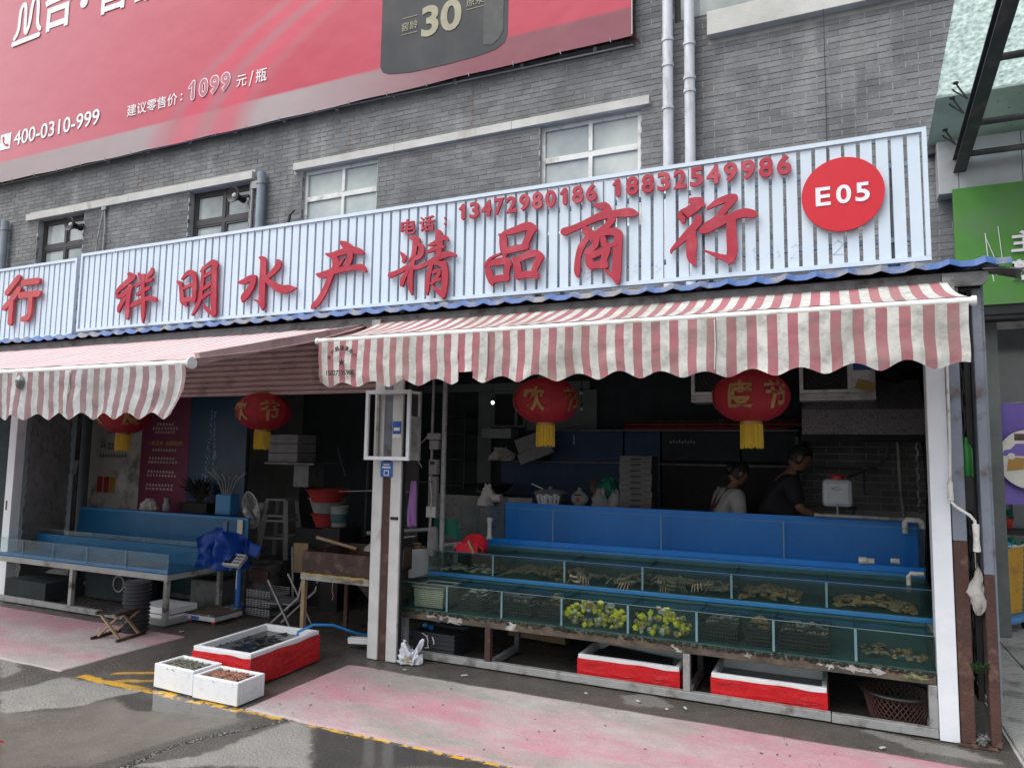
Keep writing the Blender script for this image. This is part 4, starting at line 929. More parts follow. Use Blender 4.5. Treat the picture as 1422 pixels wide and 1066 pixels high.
# ------------------------------------------------------------------ slatted signs
def slatted(x0, x1, z0, z1, pitch, name, label):
    t = Thing(name, label, 'shop sign', (x0, -.05, z0))
    f = MB()
    f.box(x0, x1, -.075, -.045, z1-.028, z1); f.box(x0, x1, -.075, -.045, z0, z0+.028)
    f.box(x0, x0+.025, -.076, -.044, z0+.028, z1-.028); f.box(x1-.025, x1, -.076, -.044, z0+.028, z1-.028)
    f.box(x0+.03, x1-.03, .002, .03, z0+.15, z0+.18); f.box(x0+.03, x1-.03, .002, .03, z1-.2, z1-.17)
    t.part('frame', f, 'slat_white')
    for x in np.arange(x0+.3, x1, 1.2): t.part('strut', MB().box(x, x+.04, .031, .07, z0-.05, z1-.05).bar((x+.02, .07, z1-.25), (x+.02, .7, z0+.05), .03), 'galv')
    me = None; sw = pitch-.021
    mb = MB(); h = z1-z0-.06
    mb.box(0, sw, 0, .012, 0, h)                                       # a folded tray: face and two returns
    mb.box(0, .004, .012, .032, .001, h-.001); mb.box(sw-.004, sw, .012, .032, .001, h-.001)
    me = mb.mesh('slat'); n = int((x1-x0-.05)/pitch); p = (x1-x0-.05)/n
    for i in range(n):
        o = link('slat', me, 'slat_white', t.o, (.025+i*p+(p-sw)/2, -.012+random.uniform(-.002, .002), .03)); o.rotation_euler = (0, random.gauss(0, .0015), random.gauss(0, .012))
    return t
sg = slatted(-7.14, .555, 2.775, 3.60, .0866, 'shop_sign', 'long white slatted sign with red brush characters above the fish stall')
SY = -.082
for k, (ch, sts) in enumerate(BRUSH):
    mb = MB()
    for i, s_ in enumerate(sts): ribbon(mb, [(a, b, w*1.22+.003) for a, b, w in s_], SY-.0007*i, .022)
    sg.part('character', mb, 'red_letter')
    # stand-offs
for body, x0, x1, pitch_, zc, h in (('电话', -3.185, -2.86, None, 0, 0),):
    pass
def digit_row(sr, x0, x1, za, zb, h, bold):
    n = len(sr); w = (x1-x0)/n
    for i, ch in enumerate(sr):
        zc = za+(zb-za)*i/max(1, n-1); ww = w*.80 if ch not in '1:' else (w*.50 if ch == '1' else w*.22)
        cx = x0+w*(i+.5)
        if ch == '1':
            m1 = MB(); ribbon(m1, [(cx+.008, zc+h/2-.016, .033), (cx+.008, zc, .033), (cx+.008, zc-h/2+.016, .033)], SY, .018); ribbon(m1, [(cx-.022, zc+h/2-.040, .020), (cx-.004, zc+h/2-.026, .024), (cx+.006, zc+h/2-.016, .026)], SY-.0007, .018)
            sg.part('digit', m1, 'red_letter'); continue
        sg.part('digit' if ch.isdigit() else 'character', fit_text(ch, cx-ww/2, cx+ww/2, zc-h/2, zc+h/2, SY, bold, .018), 'red_letter')
digit_row('电话', -3.19, -2.84, 3.405, 3.41, .125, .02)
digit_row(':', -2.80, -2.72, 3.41, 3.41, .07, .03)
digit_row('13472980186', -2.66, -1.50, 3.465, 3.475, .13, .032)
digit_row('18832549986', -1.42, -.195, 3.482, 3.478, .132, .032)
# ghost outlines left by an older number
GL = {'1': [(.3,.85,.5,1),(.5,1,.5,0)], '5': [(.9,1,.2,1),(.2,1,.15,.55),(.15,.55,.8,.6),(.8,.6,.9,.25),(.9,.25,.5,0),(.5,0,.1,.1)], '0': [(.5,1,.1,.7),(.1,.7,.1,.3),(.1,.3,.5,0),(.5,0,.9,.3),(.9,.3,.9,.7),(.9,.7,.5,1)],
      '3': [(.1,1,.8,1),(.8,1,.5,.55),(.5,.55,.9,.3),(.9,.3,.5,0),(.5,0,.1,.1)], '2': [(.1,.8,.5,1),(.5,1,.9,.75),(.9,.75,.1,0),(.1,0,.9,0)], '8': [(.5,1,.15,.78),(.15,.78,.5,.55),(.5,.55,.1,.25),(.1,.25,.5,0),(.5,0,.9,.25),(.9,.25,.5,.55),(.5,.55,.85,.78),(.85,.78,.5,1)], '6': [(.8,1,.2,.5),(.2,.5,.1,.2),(.1,.2,.5,0),(.5,0,.9,.25),(.9,.25,.5,.5),(.5,.5,.15,.35)]}
gm = MB(); SX0, SX1 = -7.14, .555; sn = int((SX1-SX0-.05)/.0866); spp = (SX1-SX0-.05)/sn
for text_, gx0, gz0, gh in (('15031521213', -.98, 2.865, .085), ('158186', -1.75, 2.855, .075)):
    for k, ch in enumerate(text_):
        for (xa, za, xb, zb) in GL[ch]:
            L_ = max(2, int(math.hypot(xb-xa, zb-za)*gh/.005))
            for q in range(L_+1):
                x = gx0+k*.125+(xa+(xb-xa)*q/L_)*.07; z_ = gz0+(za+(zb-za)*q/L_)*gh+random.uniform(-.001, .001); fx = ((x-SX0-.025) % spp)/spp
                if .17 < fx < .83: gm.box(x-.0025, x+.0025, -.0628, -.0610, z_-.003, z_+.003)
sg.part('glue_marks', gm, 'ghost', kind='stuff', label='faint glue marks left by an older phone number')
dc = sg.part('number_disc', MB().lathe([(.236, -.020), (.236, 0)], (.085, SY-.0, 3.235), 64, 'Y'), 'disc_red')
for ch, a, b in (('E', -.068, .018), ('0', .050, .135), ('5', .158, .238)):
    sg.part('digit' if ch.isdigit() else 'letter', fit_text(ch, a, b, 3.172, 3.292, SY-.021, .022, .004), 'text_white', dc)
sg2 = slatted(-11.6, -7.205, 2.735, 3.565, .0866, 'shop_sign', 'neighbouring white slatted sign at the far left with one salmon block character')
mb = MB()
for i, s_ in enumerate(([(-8.12,3.42,.075),(-8.30,3.27,.07)], [(-8.09,3.29,.075),(-8.20,3.19,.075),(-8.33,3.10,.06)], [(-8.20,3.17,.075),(-8.20,3.05,.075),(-8.20,2.935,.075)], [(-8.02,3.36,.07),(-7.9,3.36,.07),(-7.77,3.36,.07)], [(-8.05,3.22,.07),(-7.9,3.22,.07),(-7.745,3.22,.07)], [(-7.87,3.22,.075),(-7.87,3.08,.075),(-7.875,3.0,.07),(-7.91,2.96,.065),(-7.98,2.955,.06)])): ribbon(mb, s_, SY-.0007*i, .03)
sg2.part('character', mb, 'red_letter_old')
single('wall_plate', MB().box(-7.215, -7.155, .10, .13, 3.05, 3.40).box(-7.2, -7.17, .135, .16, 2.8, 3.5), 'print_red', 'small red plate seen in the gap between the two slatted signs', 'plate', (-7.19, .1, 3.05))
# ------------------------------------------------------------------ canopy and shop at the right
cp = Thing('glass_canopy', 'crackled green glass canopy on dark steel beams at the top right', 'canopy', (1.5, 2.9, 4.6))
def cz(y): return 4.615+(2.88-y)*.19
def sheet(x0, x1, y0, y1, off=0):
    return MB().add([(x0,y0,cz(y0)+off),(x1,y0,cz(y0)+off),(x1,y1,cz(y1)+off),(x0,y1,cz(y1)+off),(x0,y0,cz(y0)+off+.012),(x1,y0,cz(y0)+off+.012),(x1,y1,cz(y1)+off+.012),(x0,y1,cz(y1)+off+.012)],
                    [(0,3,2,1),(4,5,6,7),(0,1,5,4),(1,2,6,5),(2,3,7,6),(3,0,4,7)])
for i in range(3):
    x0 = .895+i*1.35
    for (ya, yb, mm) in ((2.13, 2.86, 'canopy_dirty'), (.75, 2.11, 'canopy_glass'), (-.62, .73, 'canopy_glass')):
        cp.part('glass_panel', sheet(x0, x0+1.335, ya, yb), mm)
def ibeam(x, y0, y1, zo, w=.10, h=.14):
    mb = MB(); z0, z1 = cz(y0)*.0+4.25+(2.78-y0)*.15, 4.25+(2.78-y1)*.15
    for (a, b, c, d) in ((-w/2, w/2, 0, .012), (-w/2, w/2, h-.012, h), (-.006, .006, .012, h-.012)):
        mb.add([(x+a,y0,z0+c),(x+b,y0,z0+c),(x+b,y1,z1+c),(x+a,y1,z1+c),(x+a,y0,z0+d),(x+b,y0,z0+d),(x+b,y1,z1+d),(x+a,y1,z1+d)],
               [(0,3,2,1),(4,5,6,7),(0,1,5,4),(1,2,6,5),(2,3,7,6),(3,0,4,7)])
    return mb
for x in (1.13, 2.6): cp.part('beam', ibeam(x, 2.70, -1.6, 0), 'dark_beam')
mb = MB()
for y in (2.55, 2.05, 1.2, .3, -.5):
    z_ = 4.25+(2.78-y)*.15+.09; mb = MB().tube([(1.16, y, z_), (4.6, y, z_)], .028, 10); cp.part('cross_tube', mb, 'dark_beam', smooth=True)
cp.part('wall_channel', MB().box(.90, 4.6, 2.80, 2.89, 4.52, 4.60), 'dark_beam')
for y in (2.62, 2.15, 1.95, .65, .8):
    x = 1.02; z_ = cz(y); sp_ = MB()
    sp_.tube([(1.10, y, z_-.16), (x+.02, y, z_-.05), (x, y, z_)], .008, 6).lathe([(.022, -.012), (.022, 0)], (x, y, z_), 12)
    sp_.tube([(1.10, y, z_-.16), (1.02, y+.08, z_-.04), (1.0, y+.1, z_)], .007, 6)
    cp.part('spider_clip', sp_, 'dark_beam', smooth=True)

sh = Thing('corner_shop', 'shop at the right edge with grey cladding, green sign board and glass door', 'shop', (1.8, 2.8, 0))
for i, x0 in enumerate((.958, 1.125, 1.62, 2.3)):
    x1 = (1.120, 1.615, 2.295, 3.2)[i]
    for (z0, z1) in (((4.075, 4.585),) if i == 0 else ((4.10, 4.585), (4.59, 5.3))): 
        sh.part('panel', MB().box(x0, x1, 2.70, 2.88, z0, min(z1, 4.60) if z1 < 5 else 4.51) if z1 < 5 else MB().box(x0, x1, 2.83, 2.87, 4.61, 5.4), 'panel_grey', bevel=.003)
gs = sh.part('sign_board', MB().box(1.062, 3.6, 2.66, 2.698, 2.99, 4.098), 'green_sign')
for body, x0, x1, z0, z1 in (('主', 1.50, 1.70, 3.45, 3.64), ('熟', 1.50, 1.70, 3.19, 3.38)):
    sh.part('character', fit_text(body, x0-.01, x1-.01, z0, z1, 2.655, .022, .02), 'text_white', gs)
sh.part('old_tape', MB().tube([(1.30, 2.655, 3.65), (1.31, 2.652, 3.45), (1.35, 2.655, 3.2)], .004, 5).tube([(1.30, 2.655, 3.62), (1.36, 2.652, 3.42), (1.37, 2.655, 3.25)], .003, 5).tube([(1.40, 2.655, 3.7), (1.42, 2.652, 3.4)], .003, 5), 'text_white', gs)
sh.part('lintel_beam', MB().box(1.045, 3.6, 2.68, 2.87, 2.86, 2.985).box(1.045, 3.6, 2.66, 2.679, 2.90, 2.94), 'black_metal')
dr = sh.part('door', MB().box(1.463, 1.545, 3.86, 3.94, .03, 3.04).box(1.546, 4.1, 3.86, 3.94, 2.95, 3.04).box(2.6, 2.68, 3.86, 3.94, .03, 2.949), 'frame_white', bevel=.003)
sh.part('pane', MB().box(1.545, 2.6, 3.89, 3.902, .03, 2.95), 'shop_glass', dr)
sh.part('pane', MB().box(2.68, 4.1, 3.89, 3.902, .03, 2.95), 'shop_glass', dr)
sh.part('side_wall', MB().box(1.11, 1.40, 2.92, 4.05, .03, 3.3), 'grey_panel'); sh.part('soffit', MB().box(1.41, 4.1, 2.9, 4.05, 3.16, 3.3), 'black_metal')
sh.part('handle', MB().tube([(1.62, 3.85, 1.0), (1.62, 3.83, 1.1), (1.62, 3.83, 1.6), (1.62, 3.85, 1.7)], .014, 8), 'steel', dr, smooth=True)
mb = MB()
for k in range(9): mb.blob((1.37+random.uniform(-.01,.01), 3.5, .25+k*.125), (.030, .03, .10), 8, 5, .35, k)
single('stacked_sticks', mb, 'wood', 'rough bundle of pale bark sticks leaning by the shop door frame', 'sticks', (1.37, 3.5, 0), smooth=False)

bn = Thing('banner_stand', 'purple banner with a white oval and small car drawing beside the shop door', 'banner', (1.7, 3.0, .0))
def bnf(u, v): return (1.345+.055*(1-v)+u*.62, 3.0+.02*math.sin(u*7)+.02*math.sin(v*4), 1.20+v*.905+.015*math.sin(u*9)*v+.03*u*v)
cl = bn.part('cloth', MB().grid(bnf, 24, 24), 'purple_banner', smooth=True)
ov = [(1.60+.235*math.cos(a), 1.61+.265*math.sin(a)) for a in np.linspace(0, 2*PI, 40, endpoint=False)]
bn.part('printed_oval', MB().prism_y(ov, 2.970, 2.972), 'cream', cl)
car = [(1.40, 1.64), (1.42, 1.69), (1.47, 1.70), (1.51, 1.75), (1.62, 1.75), (1.68, 1.70), (1.72, 1.69), (1.74, 1.64)]
bn.part('printed_car', MB().prism_y(car, 2.9665, 2.9685), 'purple_banner', cl)
for cx in (1.47, 1.66): bn.part('printed_car', MB().lathe([(.03, -.002), (.03, 0)], (cx, 2.965, 1.635), 16, 'Y').lathe([(.018, -.004), (.018, -.003)], (cx, 2.965, 1.635), 12, 'Y'), 'cream', cl)
bn.part('printed_patch', MB().box(1.50, 1.58, 2.9665, 2.9685, 1.78, 1.84), 'wood_dark', cl); bn.part('printed_patch', MB().prism_y([(1.43, 1.50), (1.56, 1.52), (1.57, 1.62), (1.45, 1.63)], 2.9665, 2.9685), 'print_orange', cl)
bn.part('pole', MB().tube([(1.36, 3.06, .02), (1.36, 3.05, 2.14)], .010, 8).tube([(1.36, 3.05, 2.12), (2.0, 3.05, 2.14)], .008, 8), 'steel', smooth=True)
bi = Thing('laundry_bin', 'tall yellow plastic bin heaped with green net standing on a blue dolly', 'bin', (1.325, 3.30, .02), R(56), local=True)
x0, x1, y0, y1 = -.27, .27, -.175, .175
bi.part('body', MB().add([(x0+.03,y0+.03,.15),(x1-.03,y0+.03,.15),(x1-.03,y1-.03,.15),(x0+.03,y1-.03,.15),(x0,y0,.77),(x1,y0,.77),(x1,y1,.77),(x0,y1,.77)], [(0,3,2,1),(0,1,5,4),(1,2,6,5),(2,3,7,6),(3,0,4,7)]), 'bin_yellow', bevel=.01)
mb = MB()
for k in range(11): mb.box(x0+.03-k*.0025, x1-.03+k*.0025, y0+.024-k*.0024, y0+.030-k*.0024, .19+k*.05, .205+k*.05)
bi.part('ribs', mb, 'bin_yellow', kind='stuff')
bi.part('rim', MB().tube([(x0,y0,.78),(x1,y0,.78),(x1,y1,.78),(x0,y1,.78),(x0,y0,.78)], .018, 8), 'cream', smooth=True)
bi.part('net', MB().grid(lambda u, v: (x0-.02+u*(x1-x0+.04), y0-.02+v*(y1-y0+.04), .79+.10*math.sin(PI*u)*math.sin(PI*v)+.06*mnoise.noise((u*6, v*6, 2))), 24, 24), 'net_green', smooth=True)
bi.part('blue_bag', MB().blob((-.05, y0+.03, .79), (.12, .05, .04), 12, 8, .3, 2), 'dolly_blue', smooth=True)
bi.part('dolly', MB().box(x0-.03, x1+.03, y0-.05, y1+.05, .09, .145), 'dolly_blue', bevel=.015)
for (a, b) in ((x0+.05, y0+.0), (x1-.04, y0+.0), (x0+.05, y1-.03), (x1-.04, y1-.03)):
    bi.part('wheel', MB().lathe([(.04, -.012), (.04, .012)], (a, b, .041), 14, 'X').box(a-.02, a+.02, b-.015, b+.015, .06, .09), 'black_metal')
fp = Thing('flower_pot', 'small red flower pot with a succulent on the ledge above the yellow bin', 'pot', (1.52, 3.62, .93))
fp.part('pot', MB().lathe([(.045, .93), (.065, 1.03), (.06, 1.03), (.05, .98)], (1.52, 3.62, 0), 16), 'jug_red', smooth=True)
mb = MB()
for k in range(16):
    a = k*2.4; mb.blob((1.52+.04*math.cos(a), 3.62+.04*math.sin(a), 1.05+.004*k), (.03, .03, .012), 6, 4)
fp.part('leaves', mb, 'net_green', smooth=True)
single('wooden_ledge', MB().box(1.45, 2.4, 3.5, 3.8, .88, .925).box(1.46, 1.50, 3.55, 3.6, .03, .88).box(2.3, 2.34, 3.55, 3.6, .03, .88), 'black_metal', 'low black side table beside the shop door', 'table', (1.7, 3.6, 0))
single('wood_offcut', MB().cbox((1.62, .62, .05), (.22, .10, .05), (0, 0, -.4)), 'wood_dark', 'dark wooden offcut lying on the grooved paving at the right edge', 'wood piece', (1.62, .62, 0))

# ------------------------------------------------------------------ posts of the stall front
t = Thing('stall_post', 'smooth white boxed post at the right end of the fish stall', 'post', (.56, .05, 0))
t.part('post', MB().box(.507, .606, 0, .12, .006, 2.60), 'white_paint', bevel=.004)
t = Thing('stall_post', 'steel post with blue grey paint peeling to rust, right beside the white boxed post', 'post', (.66, .05, 0))
t.part('upper_shaft', MB().box(.612, .684, .01, .10, 1.13, 2.60), 'pillar_bluegrey', bevel=.006)
t.part('lower_shaft', MB().box(.611, .685, .009, .101, .012, 1.129), 'rust', bevel=.006)
t.part('foot_plate', MB().box(.59, .78, -.03, .14, .004, .012), 'rust')
t = Thing('stall_post', 'outermost corner post, rusty brown below and grey above', 'post', (.78, .05, 0))
t.part('upper_shaft', MB().box(.757, .806, .0, .09, .95, 2.60), 'pillar_bluegrey', bevel=.006)
t.part('lower_shaft', MB().box(.756, .807, -.001, .091, .01, .949), 'rust', bevel=.006)
t.part('side_strip', MB().box(.8075, .820, .02, .10, .25, 2.62), 'pillar_bluegrey')
# expanded metal grille on the stall's right flank
gr = Thing('side_grille', 'dark diamond mesh grille closing the right flank of the stall', 'grille', (.72, 1.4, 0))
mb = MB()
def zig(pts, r=.004): mb.tube(pts, r, 4, cap=False)
for k in range(-14, 26):
    for sgn in (1, -1):
        a = k*.11
        y0_, z0_ = .14, 0
        # diagonal lines in the YZ plane, slope 2
        ya, yb = .13, 2.8
        pts = []
        za = a*2 if sgn == 1 else 2.6-a*2
        zb = za+sgn*(yb-ya)*1.9
        lo, hi = .25, 2.6
        def clip(y_a, z_a, y_b, z_b):
            s0, s1 = 0, 1; dz = z_b-z_a
            if dz == 0: return None
            t1, t2 = (lo-z_a)/dz, (hi-z_a)/dz
            s0 = max(s0, min(t1, t2)); s1 = min(s1, max(t1, t2))
            if s0 >= s1: return None
            return (y_a+(y_b-y_a)*s0, z_a+dz*s0), (y_a+(y_b-y_a)*s1, z_a+dz*s1)
        c_ = clip(ya, za, yb, zb)
        if c_: zig([(.735, c_[0][0], c_[0][1]), (.735, c_[1][0], c_[1][1])])
gr.part('mesh', mb, 'black_metal', kind='stuff')
gr.part('frame', MB().box(.72, .75, .11, 2.84, 2.605, 2.65).box(.72, .75, .11, 2.84, .22, .25).box(.72, .75, .11, .13, .25, 2.605), 'black_metal')
gr.part('grey_board', MB().box(.76, .775, .14, 2.84, .25, 1.15), 'grey_panel')
single('plastic_bottle', MB().lathe([(.030, 1.50), (.032, 1.505), (.032, 1.66), (.012, 1.70), (.012, 1.73), (.0, 1.73)], (.712, .11, 0), 14), 'bottle_green', 'green plastic bottle wedged between the two right hand posts', 'bottle', (.712, .11, 1.5), smooth=True)
single('shelf_box', MB().box(.692, .735, .075, .20, 1.30, 1.498), 'black_metal', 'small black box under the green bottle between the posts', 'box', (.71, .1, 1.3))
# rag hanging between posts
def ragf(u, v):
    w_ = .040*math.sin(PI*min(1, v*1.05+.03))**.8*(1.15 if v < .45 else .8)+.004; a = u*2*PI; n_ = mnoise.noise((math.cos(a)*2, math.sin(a)*2, v*5))
    return (.722+w_*math.cos(a)*(1+.8*n_)+.012*math.sin(v*9), .02+.6*w_*math.sin(a)*(1+.6*n_)+.006*math.sin(a*5+v*8), .72+v*.29)
single('hanging_rag', MB().grid(ragf, 20, 16).tube([(.722, .03, .98), (.718, .0, 1.10)], .003, 5), 'rag_grey', 'dirty white plastic rag tied between the right hand posts', 'rag', (.725, .03, .76), smooth=True)
single('weed_tuft', (lambda m: [m.tube([(.715+random.uniform(-.02,.02), .02, .40), (.715+random.uniform(-.05,.05), -.01+random.uniform(-.02,.02), .44+random.uniform(0,.03))], .003, 4) for _ in range(60)] and m)(MB()), 'leaf', 'small tuft of green net fluff caught between the post feet', 'fluff', (.715, .02, .4))
rub = MB()
for k in range(40): rub.blob((random.uniform(.69, .755), random.uniform(-.02, .16), random.uniform(.01, .05)), (random.uniform(.01,.025), random.uniform(.01,.02), random.uniform(.006,.015)), 5, 3, .3, k)
single('rubble', rub, 'galv_dark', 'small dark rubble and leaves heaped at the corner post foot', 'rubble', (.72, .05, 0), kind='stuff')
# awning crank handle
ck = Thing('crank_handle', 'white awning crank with two grip sleeves hanging on the right hand posts', 'crank', (.62, -.04, 1.09))
ck.part('rod', MB().tube([(.613, -.05, 2.34), (.610, -.045, 1.7), (.603, -.04, 1.42), (.603, -.04, 1.36), (.625, -.05, 1.33), (.69, -.06, 1.285), (.714, -.06, 1.255), (.718, -.06, 1.10)], .0085, 10), 'valve_white', smooth=True)
ck.part('grip', MB().lathe([(.010, 1.36), (.017, 1.365), (.014, 1.42), (.015, 1.46), (.013, 1.47)], (.604, -.04, 0), 14), 'valve_white', smooth=True)
ck.part('grip', MB().lathe([(.010, 1.08), (.019, 1.085), (.019, 1.10), (.014, 1.15), (.018, 1.225), (.018, 1.235), (.01, 1.238)], (.718, -.06, 0), 14), 'valve_white', smooth=True)

# the middle pillar: two white steel sections with a brown web set back between them
pl = Thing('stall_pillar', 'broad white pillar with a brown stripe standing between the two stalls', 'pillar', (-3.21, .05, 0))
pl.part('flange', MB().box(-3.330, -3.237, -.15, -.095, .004, 2.60), 'pillar_white', bevel=.006)
pl.part('flange', MB().box(-3.160, -3.066, -.15, -.095, .004, 2.60), 'pillar_white', bevel=.006)
pl.part('web', MB().box(-3.2365, -3.1605, -.136, -.10, .004, 1.525), 'pillar_brown')
pl.part('web', MB().box(-3.2365, -3.1605, -.136, -.10, 1.526, 2.60), 'pillar_bluegrey')
pl.part('edge_strip', MB().box(-3.0655, -3.056, -.13, -.10, .004, 2.60), 'black_metal')
stk = Thing('sticker', 'light blue notice sticker on the pillar just under the empty light box', 'sticker', (-3.215, -.01, 1.46))
a = stk.part('sheet', MB().box(-3.252, -3.142, -.156, -.153, 1.395, 1.512), 'sticker_blue')
stk.part('print', MB().box(-3.220, -3.174, -.1575, -.156, 1.404, 1.448), 'banner_white'); stk.part('print', MB().box(-3.235, -3.16, -.1575, -.156, 1.462, 1.476).box(-3.225, -3.17, -.1575, -.156, 1.486, 1.494), 'banner_white')
stk.part('print', MB().box(-3.213, -3.181, -.1585, -.1576, 1.410, 1.441), 'sticker_blue')
stk = Thing('sticker', 'dark blue sticker high on the pillar inside the empty light box frame', 'sticker', (-3.11, -.01, 1.72))
stk.part('sheet', MB().box(-3.150, -3.075, -.156, -.153, 1.73, 1.828), 'sticker_blue'); stk.part('print', MB().box(-3.14, -3.085, -.1575, -.156, 1.755, 1.78), 'banner_white'); stk.part('print', MB().box(-3.150, -3.075, -.156, -.153, 1.700, 1.727), 'banner_white')
single('number_plate', MB().box(-3.148, -3.078, -.156, -.153, 1.068, 1.091), 'print_black', 'tiny black number plate on the right side of the pillar', 'plate', (-3.13, 0, 1.11))
# empty light box frame
lb = Thing('light_box_frame', 'empty white rectangular light box frame fixed to the pillar', 'frame', (-3.2, -.12, 1.53))
def rect_frame(mb, x0, x1, z0, z1, y0, y1, w):
    mb.box(x0, x1, y0, y1, z1-w, z1); mb.box(x0, x1, y0, y1, z0, z0+w); mb.box(x0, x0+w, y0+.001, y1-.001, z0+w, z1-w); mb.box(x1-w, x1, y0+.001, y1-.001, z0+w, z1-w); return mb
lb.part('front_frame', rect_frame(MB(), -3.292, -2.888, 1.527, 2.058, -.33, -.305, .028), 'white_paint', bevel=.003)
lb.part('side_wall', MB().box(-2.896, -2.889, -.304, -.185, 1.535, 1.86), 'poster_grey')
lb.part('back_frame', rect_frame(MB(), -3.290, -2.890, 1.529, 2.056, -.18, -.158, .02), 'galv')
lb.part('strut', MB().box(-3.288, -3.273, -.304, -.181, 1.530, 1.545), 'white_paint'); lb.part('strut', MB().box(-3.288, -3.273, -.304, -.181, 2.035, 2.05), 'white_paint'); lb.part('strut', MB().box(-2.907, -2.892, -.304, -.181, 2.035, 2.05), 'white_paint')
# left end post
t = Thing('stall_post', 'white post at the left edge of the neighbouring stall', 'post', (-8.15, .03, 0))
t.part('post', MB().box(-8.225, -8.10, 0, .10, .0, 2.6), 'white_paint', bevel=.005)
t.part('label_plate', MB().box(-8.19, -8.17, -.003, 0, .9, 1.0), 'print_black')

# ------------------------------------------------------------------ awnings
def awning(name, label, x0, x1, yb, zb, zr, val, period, notch, sm, smt, seed, seams, lean=0, rollx0=None, rollx1=None):
    t = Thing(name, label, 'awning', ((x0+x1)/2, yb, zb))
    n = int((x1-x0)/.02)
    def top(u, v):
        x = x0+u*(x1-x0); y = yb+v*(0-yb)-.0; s = .035*math.sin(PI*v)+.010*math.sin(x*5+seed)*math.sin(PI*v)
        xx = x + lean*v
        return (xx, y, zb+.025+v*(zr-zb-.02)-s+.006*mnoise.noise((x*6, v*4, seed)))
    t.part('canopy_cloth', MB().grid(top, n, 14, lambda u, v: (x0+u*(x1-x0), v)), smt, smooth=True)
    def hem(x):
        c = .5+.5*math.cos(2*PI*(x-seams[1])/seams[0]+.5*mnoise.noise((x*.9, 3, seed))); h = val-.044*(1-c)**.8*(1+.5*mnoise.noise((x*2.1, 7, seed)))+.012*mnoise.noise((x*1.3, 9, seed))
        if notch and notch[0] < x < notch[1]: h = notch[2]
        d = min(x-x0, x1-x); 
        return h
    xs = sorted(set([x0+(x1-x0)*i/n for i in range(n+1)]+([notch[0]+.0005, notch[0]-.0005, notch[1]+.0005, notch[1]-.0005] if notch else [])))
    mb = MB(); nv = 14
    for j in range(nv+1):
        v = j/nv
        for x in xs:
            h = hem(x)*v
            fold = .012*math.sin(x*13+seed+3*mnoise.noise((x*1.5, 0, seed)))*v+.010*mnoise.noise((x*7, v*3, seed))*(.3+v)+.005*mnoise.noise((x*22, v*9, seed+4))
            sx = .02*v*mnoise.noise((x*2.2, v*1.5, seed+9))
            if seed > 4 and x > x1-.9: sx += .035*math.sin(v*PI*1.1)*(x-(x1-.9))/.9-.07*v*(x-(x1-.9))/.9
            mb.v.append((x+sx, yb-.02+fold, zb-.01-h)); mb.uv[len(mb.v)-1] = (x, v)
    m_ = len(xs)
    for j in range(nv):
        for i in range(m_-1): a = j*m_+i; mb.f.append((a, a+m_, a+m_+1, a+1))
    t.part('valance', mb, sm, smooth=True)
    t.part('front_bar', MB().tube([(x0-.02, yb, zb), (x1+.02, yb, zb)], .021, 14), 'frame_white', smooth=True)
    for x in (x0-.035, x1+.015): t.part('end_cap', MB().lathe([(.036 if seed > 4 else .026, 0), (.036 if seed > 4 else .026, .02)], (x, yb, zb), 20, 'X'), 'frame_white')
    t.part('roller', MB().tube([(x0+lean, .0-.03, zr+.005), (x1+lean, -.03, zr+.005)], .03, 12), 'galv', smooth=True)
    t.part('seam', (lambda m: [m.tube([(sx_, yb-.026, zb-.02), (sx_+.004, yb-.034, zb-val*.5), (sx_-.002, yb-.032, zb-val+.03)], .004, 5) for sx_ in seams[2]] and m)(MB()), 'plastic_white')
    return t
aw = awning('awning', 'red and white striped awning over the fish tank stall', -3.40, .625, -.75, 2.385, 2.665, .335, .107, (-2.245, -2.13, .255), 'stripe_near', 'stripe_near', 1, (.252, -.03, (-2.03, -.60)))
# folding arms under the near awning
for x in (-3.30, .60): aw.part('arm', MB().tube([(x, -.02, 2.58), (x+(.3 if x < 0 else -.35), -.36, 2.48), (x, -.74, 2.385)], .014, 8), 'galv', smooth=True)
aw.part('end_bracket', MB().box(.60, .66, -.10, .0, 2.55, 2.66).lathe([(.03, .60), (.03, .68)], (0, -.05, 2.60), 14, 'X'), 'galv')
aw.part('end_bracket', MB().box(-3.42, -3.34, -.10, .0, 2.57, 2.66), 'galv')
# printed maker's mark on the left end of the valance
st = MB(); sx0, szc = -3.17, 2.225
star = [(sx0+(.030 if k % 2 == 0 else .012)*math.sin(k*PI/5), szc-.01+(.030 if k % 2 == 0 else .012)*math.cos(k*PI/5)) for k in range(10)]
aw.part('printed_star', MB().prism_y(star, -.80, -.798), 'print_black')
for k, ch in enumerate('永年昌盛篷布厂'):
    a = R(150-k*20); cx, cz_ = sx0+.125*math.cos(a), szc-.03+.125*math.sin(a); mbt_ = fit_text(ch, -.017, .017, -.017, .017, -.798, .02, .002)
    ra = a-PI/2; mbt_.v = [(cx+v[0]*math.cos(ra)-v[2]*math.sin(ra), v[1], cz_+v[0]*math.sin(ra)+v[2]*math.cos(ra)) for v in mbt_.v]
    aw.part('print', mbt_, 'print_black')
aw.part('print', fit_text('15027595988', -3.30, -3.06, 2.125, 2.162, -.798, .02, .002), 'print_black')
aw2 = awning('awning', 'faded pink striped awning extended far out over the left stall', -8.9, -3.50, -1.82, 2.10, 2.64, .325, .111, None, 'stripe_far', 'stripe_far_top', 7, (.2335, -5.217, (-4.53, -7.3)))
aw2.part('arm', MB().box(-.02, .02, 0, 1.70, -.035, .035, Matrix.Translation((-3.56, -1.70, 2.145)) @ Matrix.Rotation(R(15.6), 4, 'X')), 'shutter_mauve')
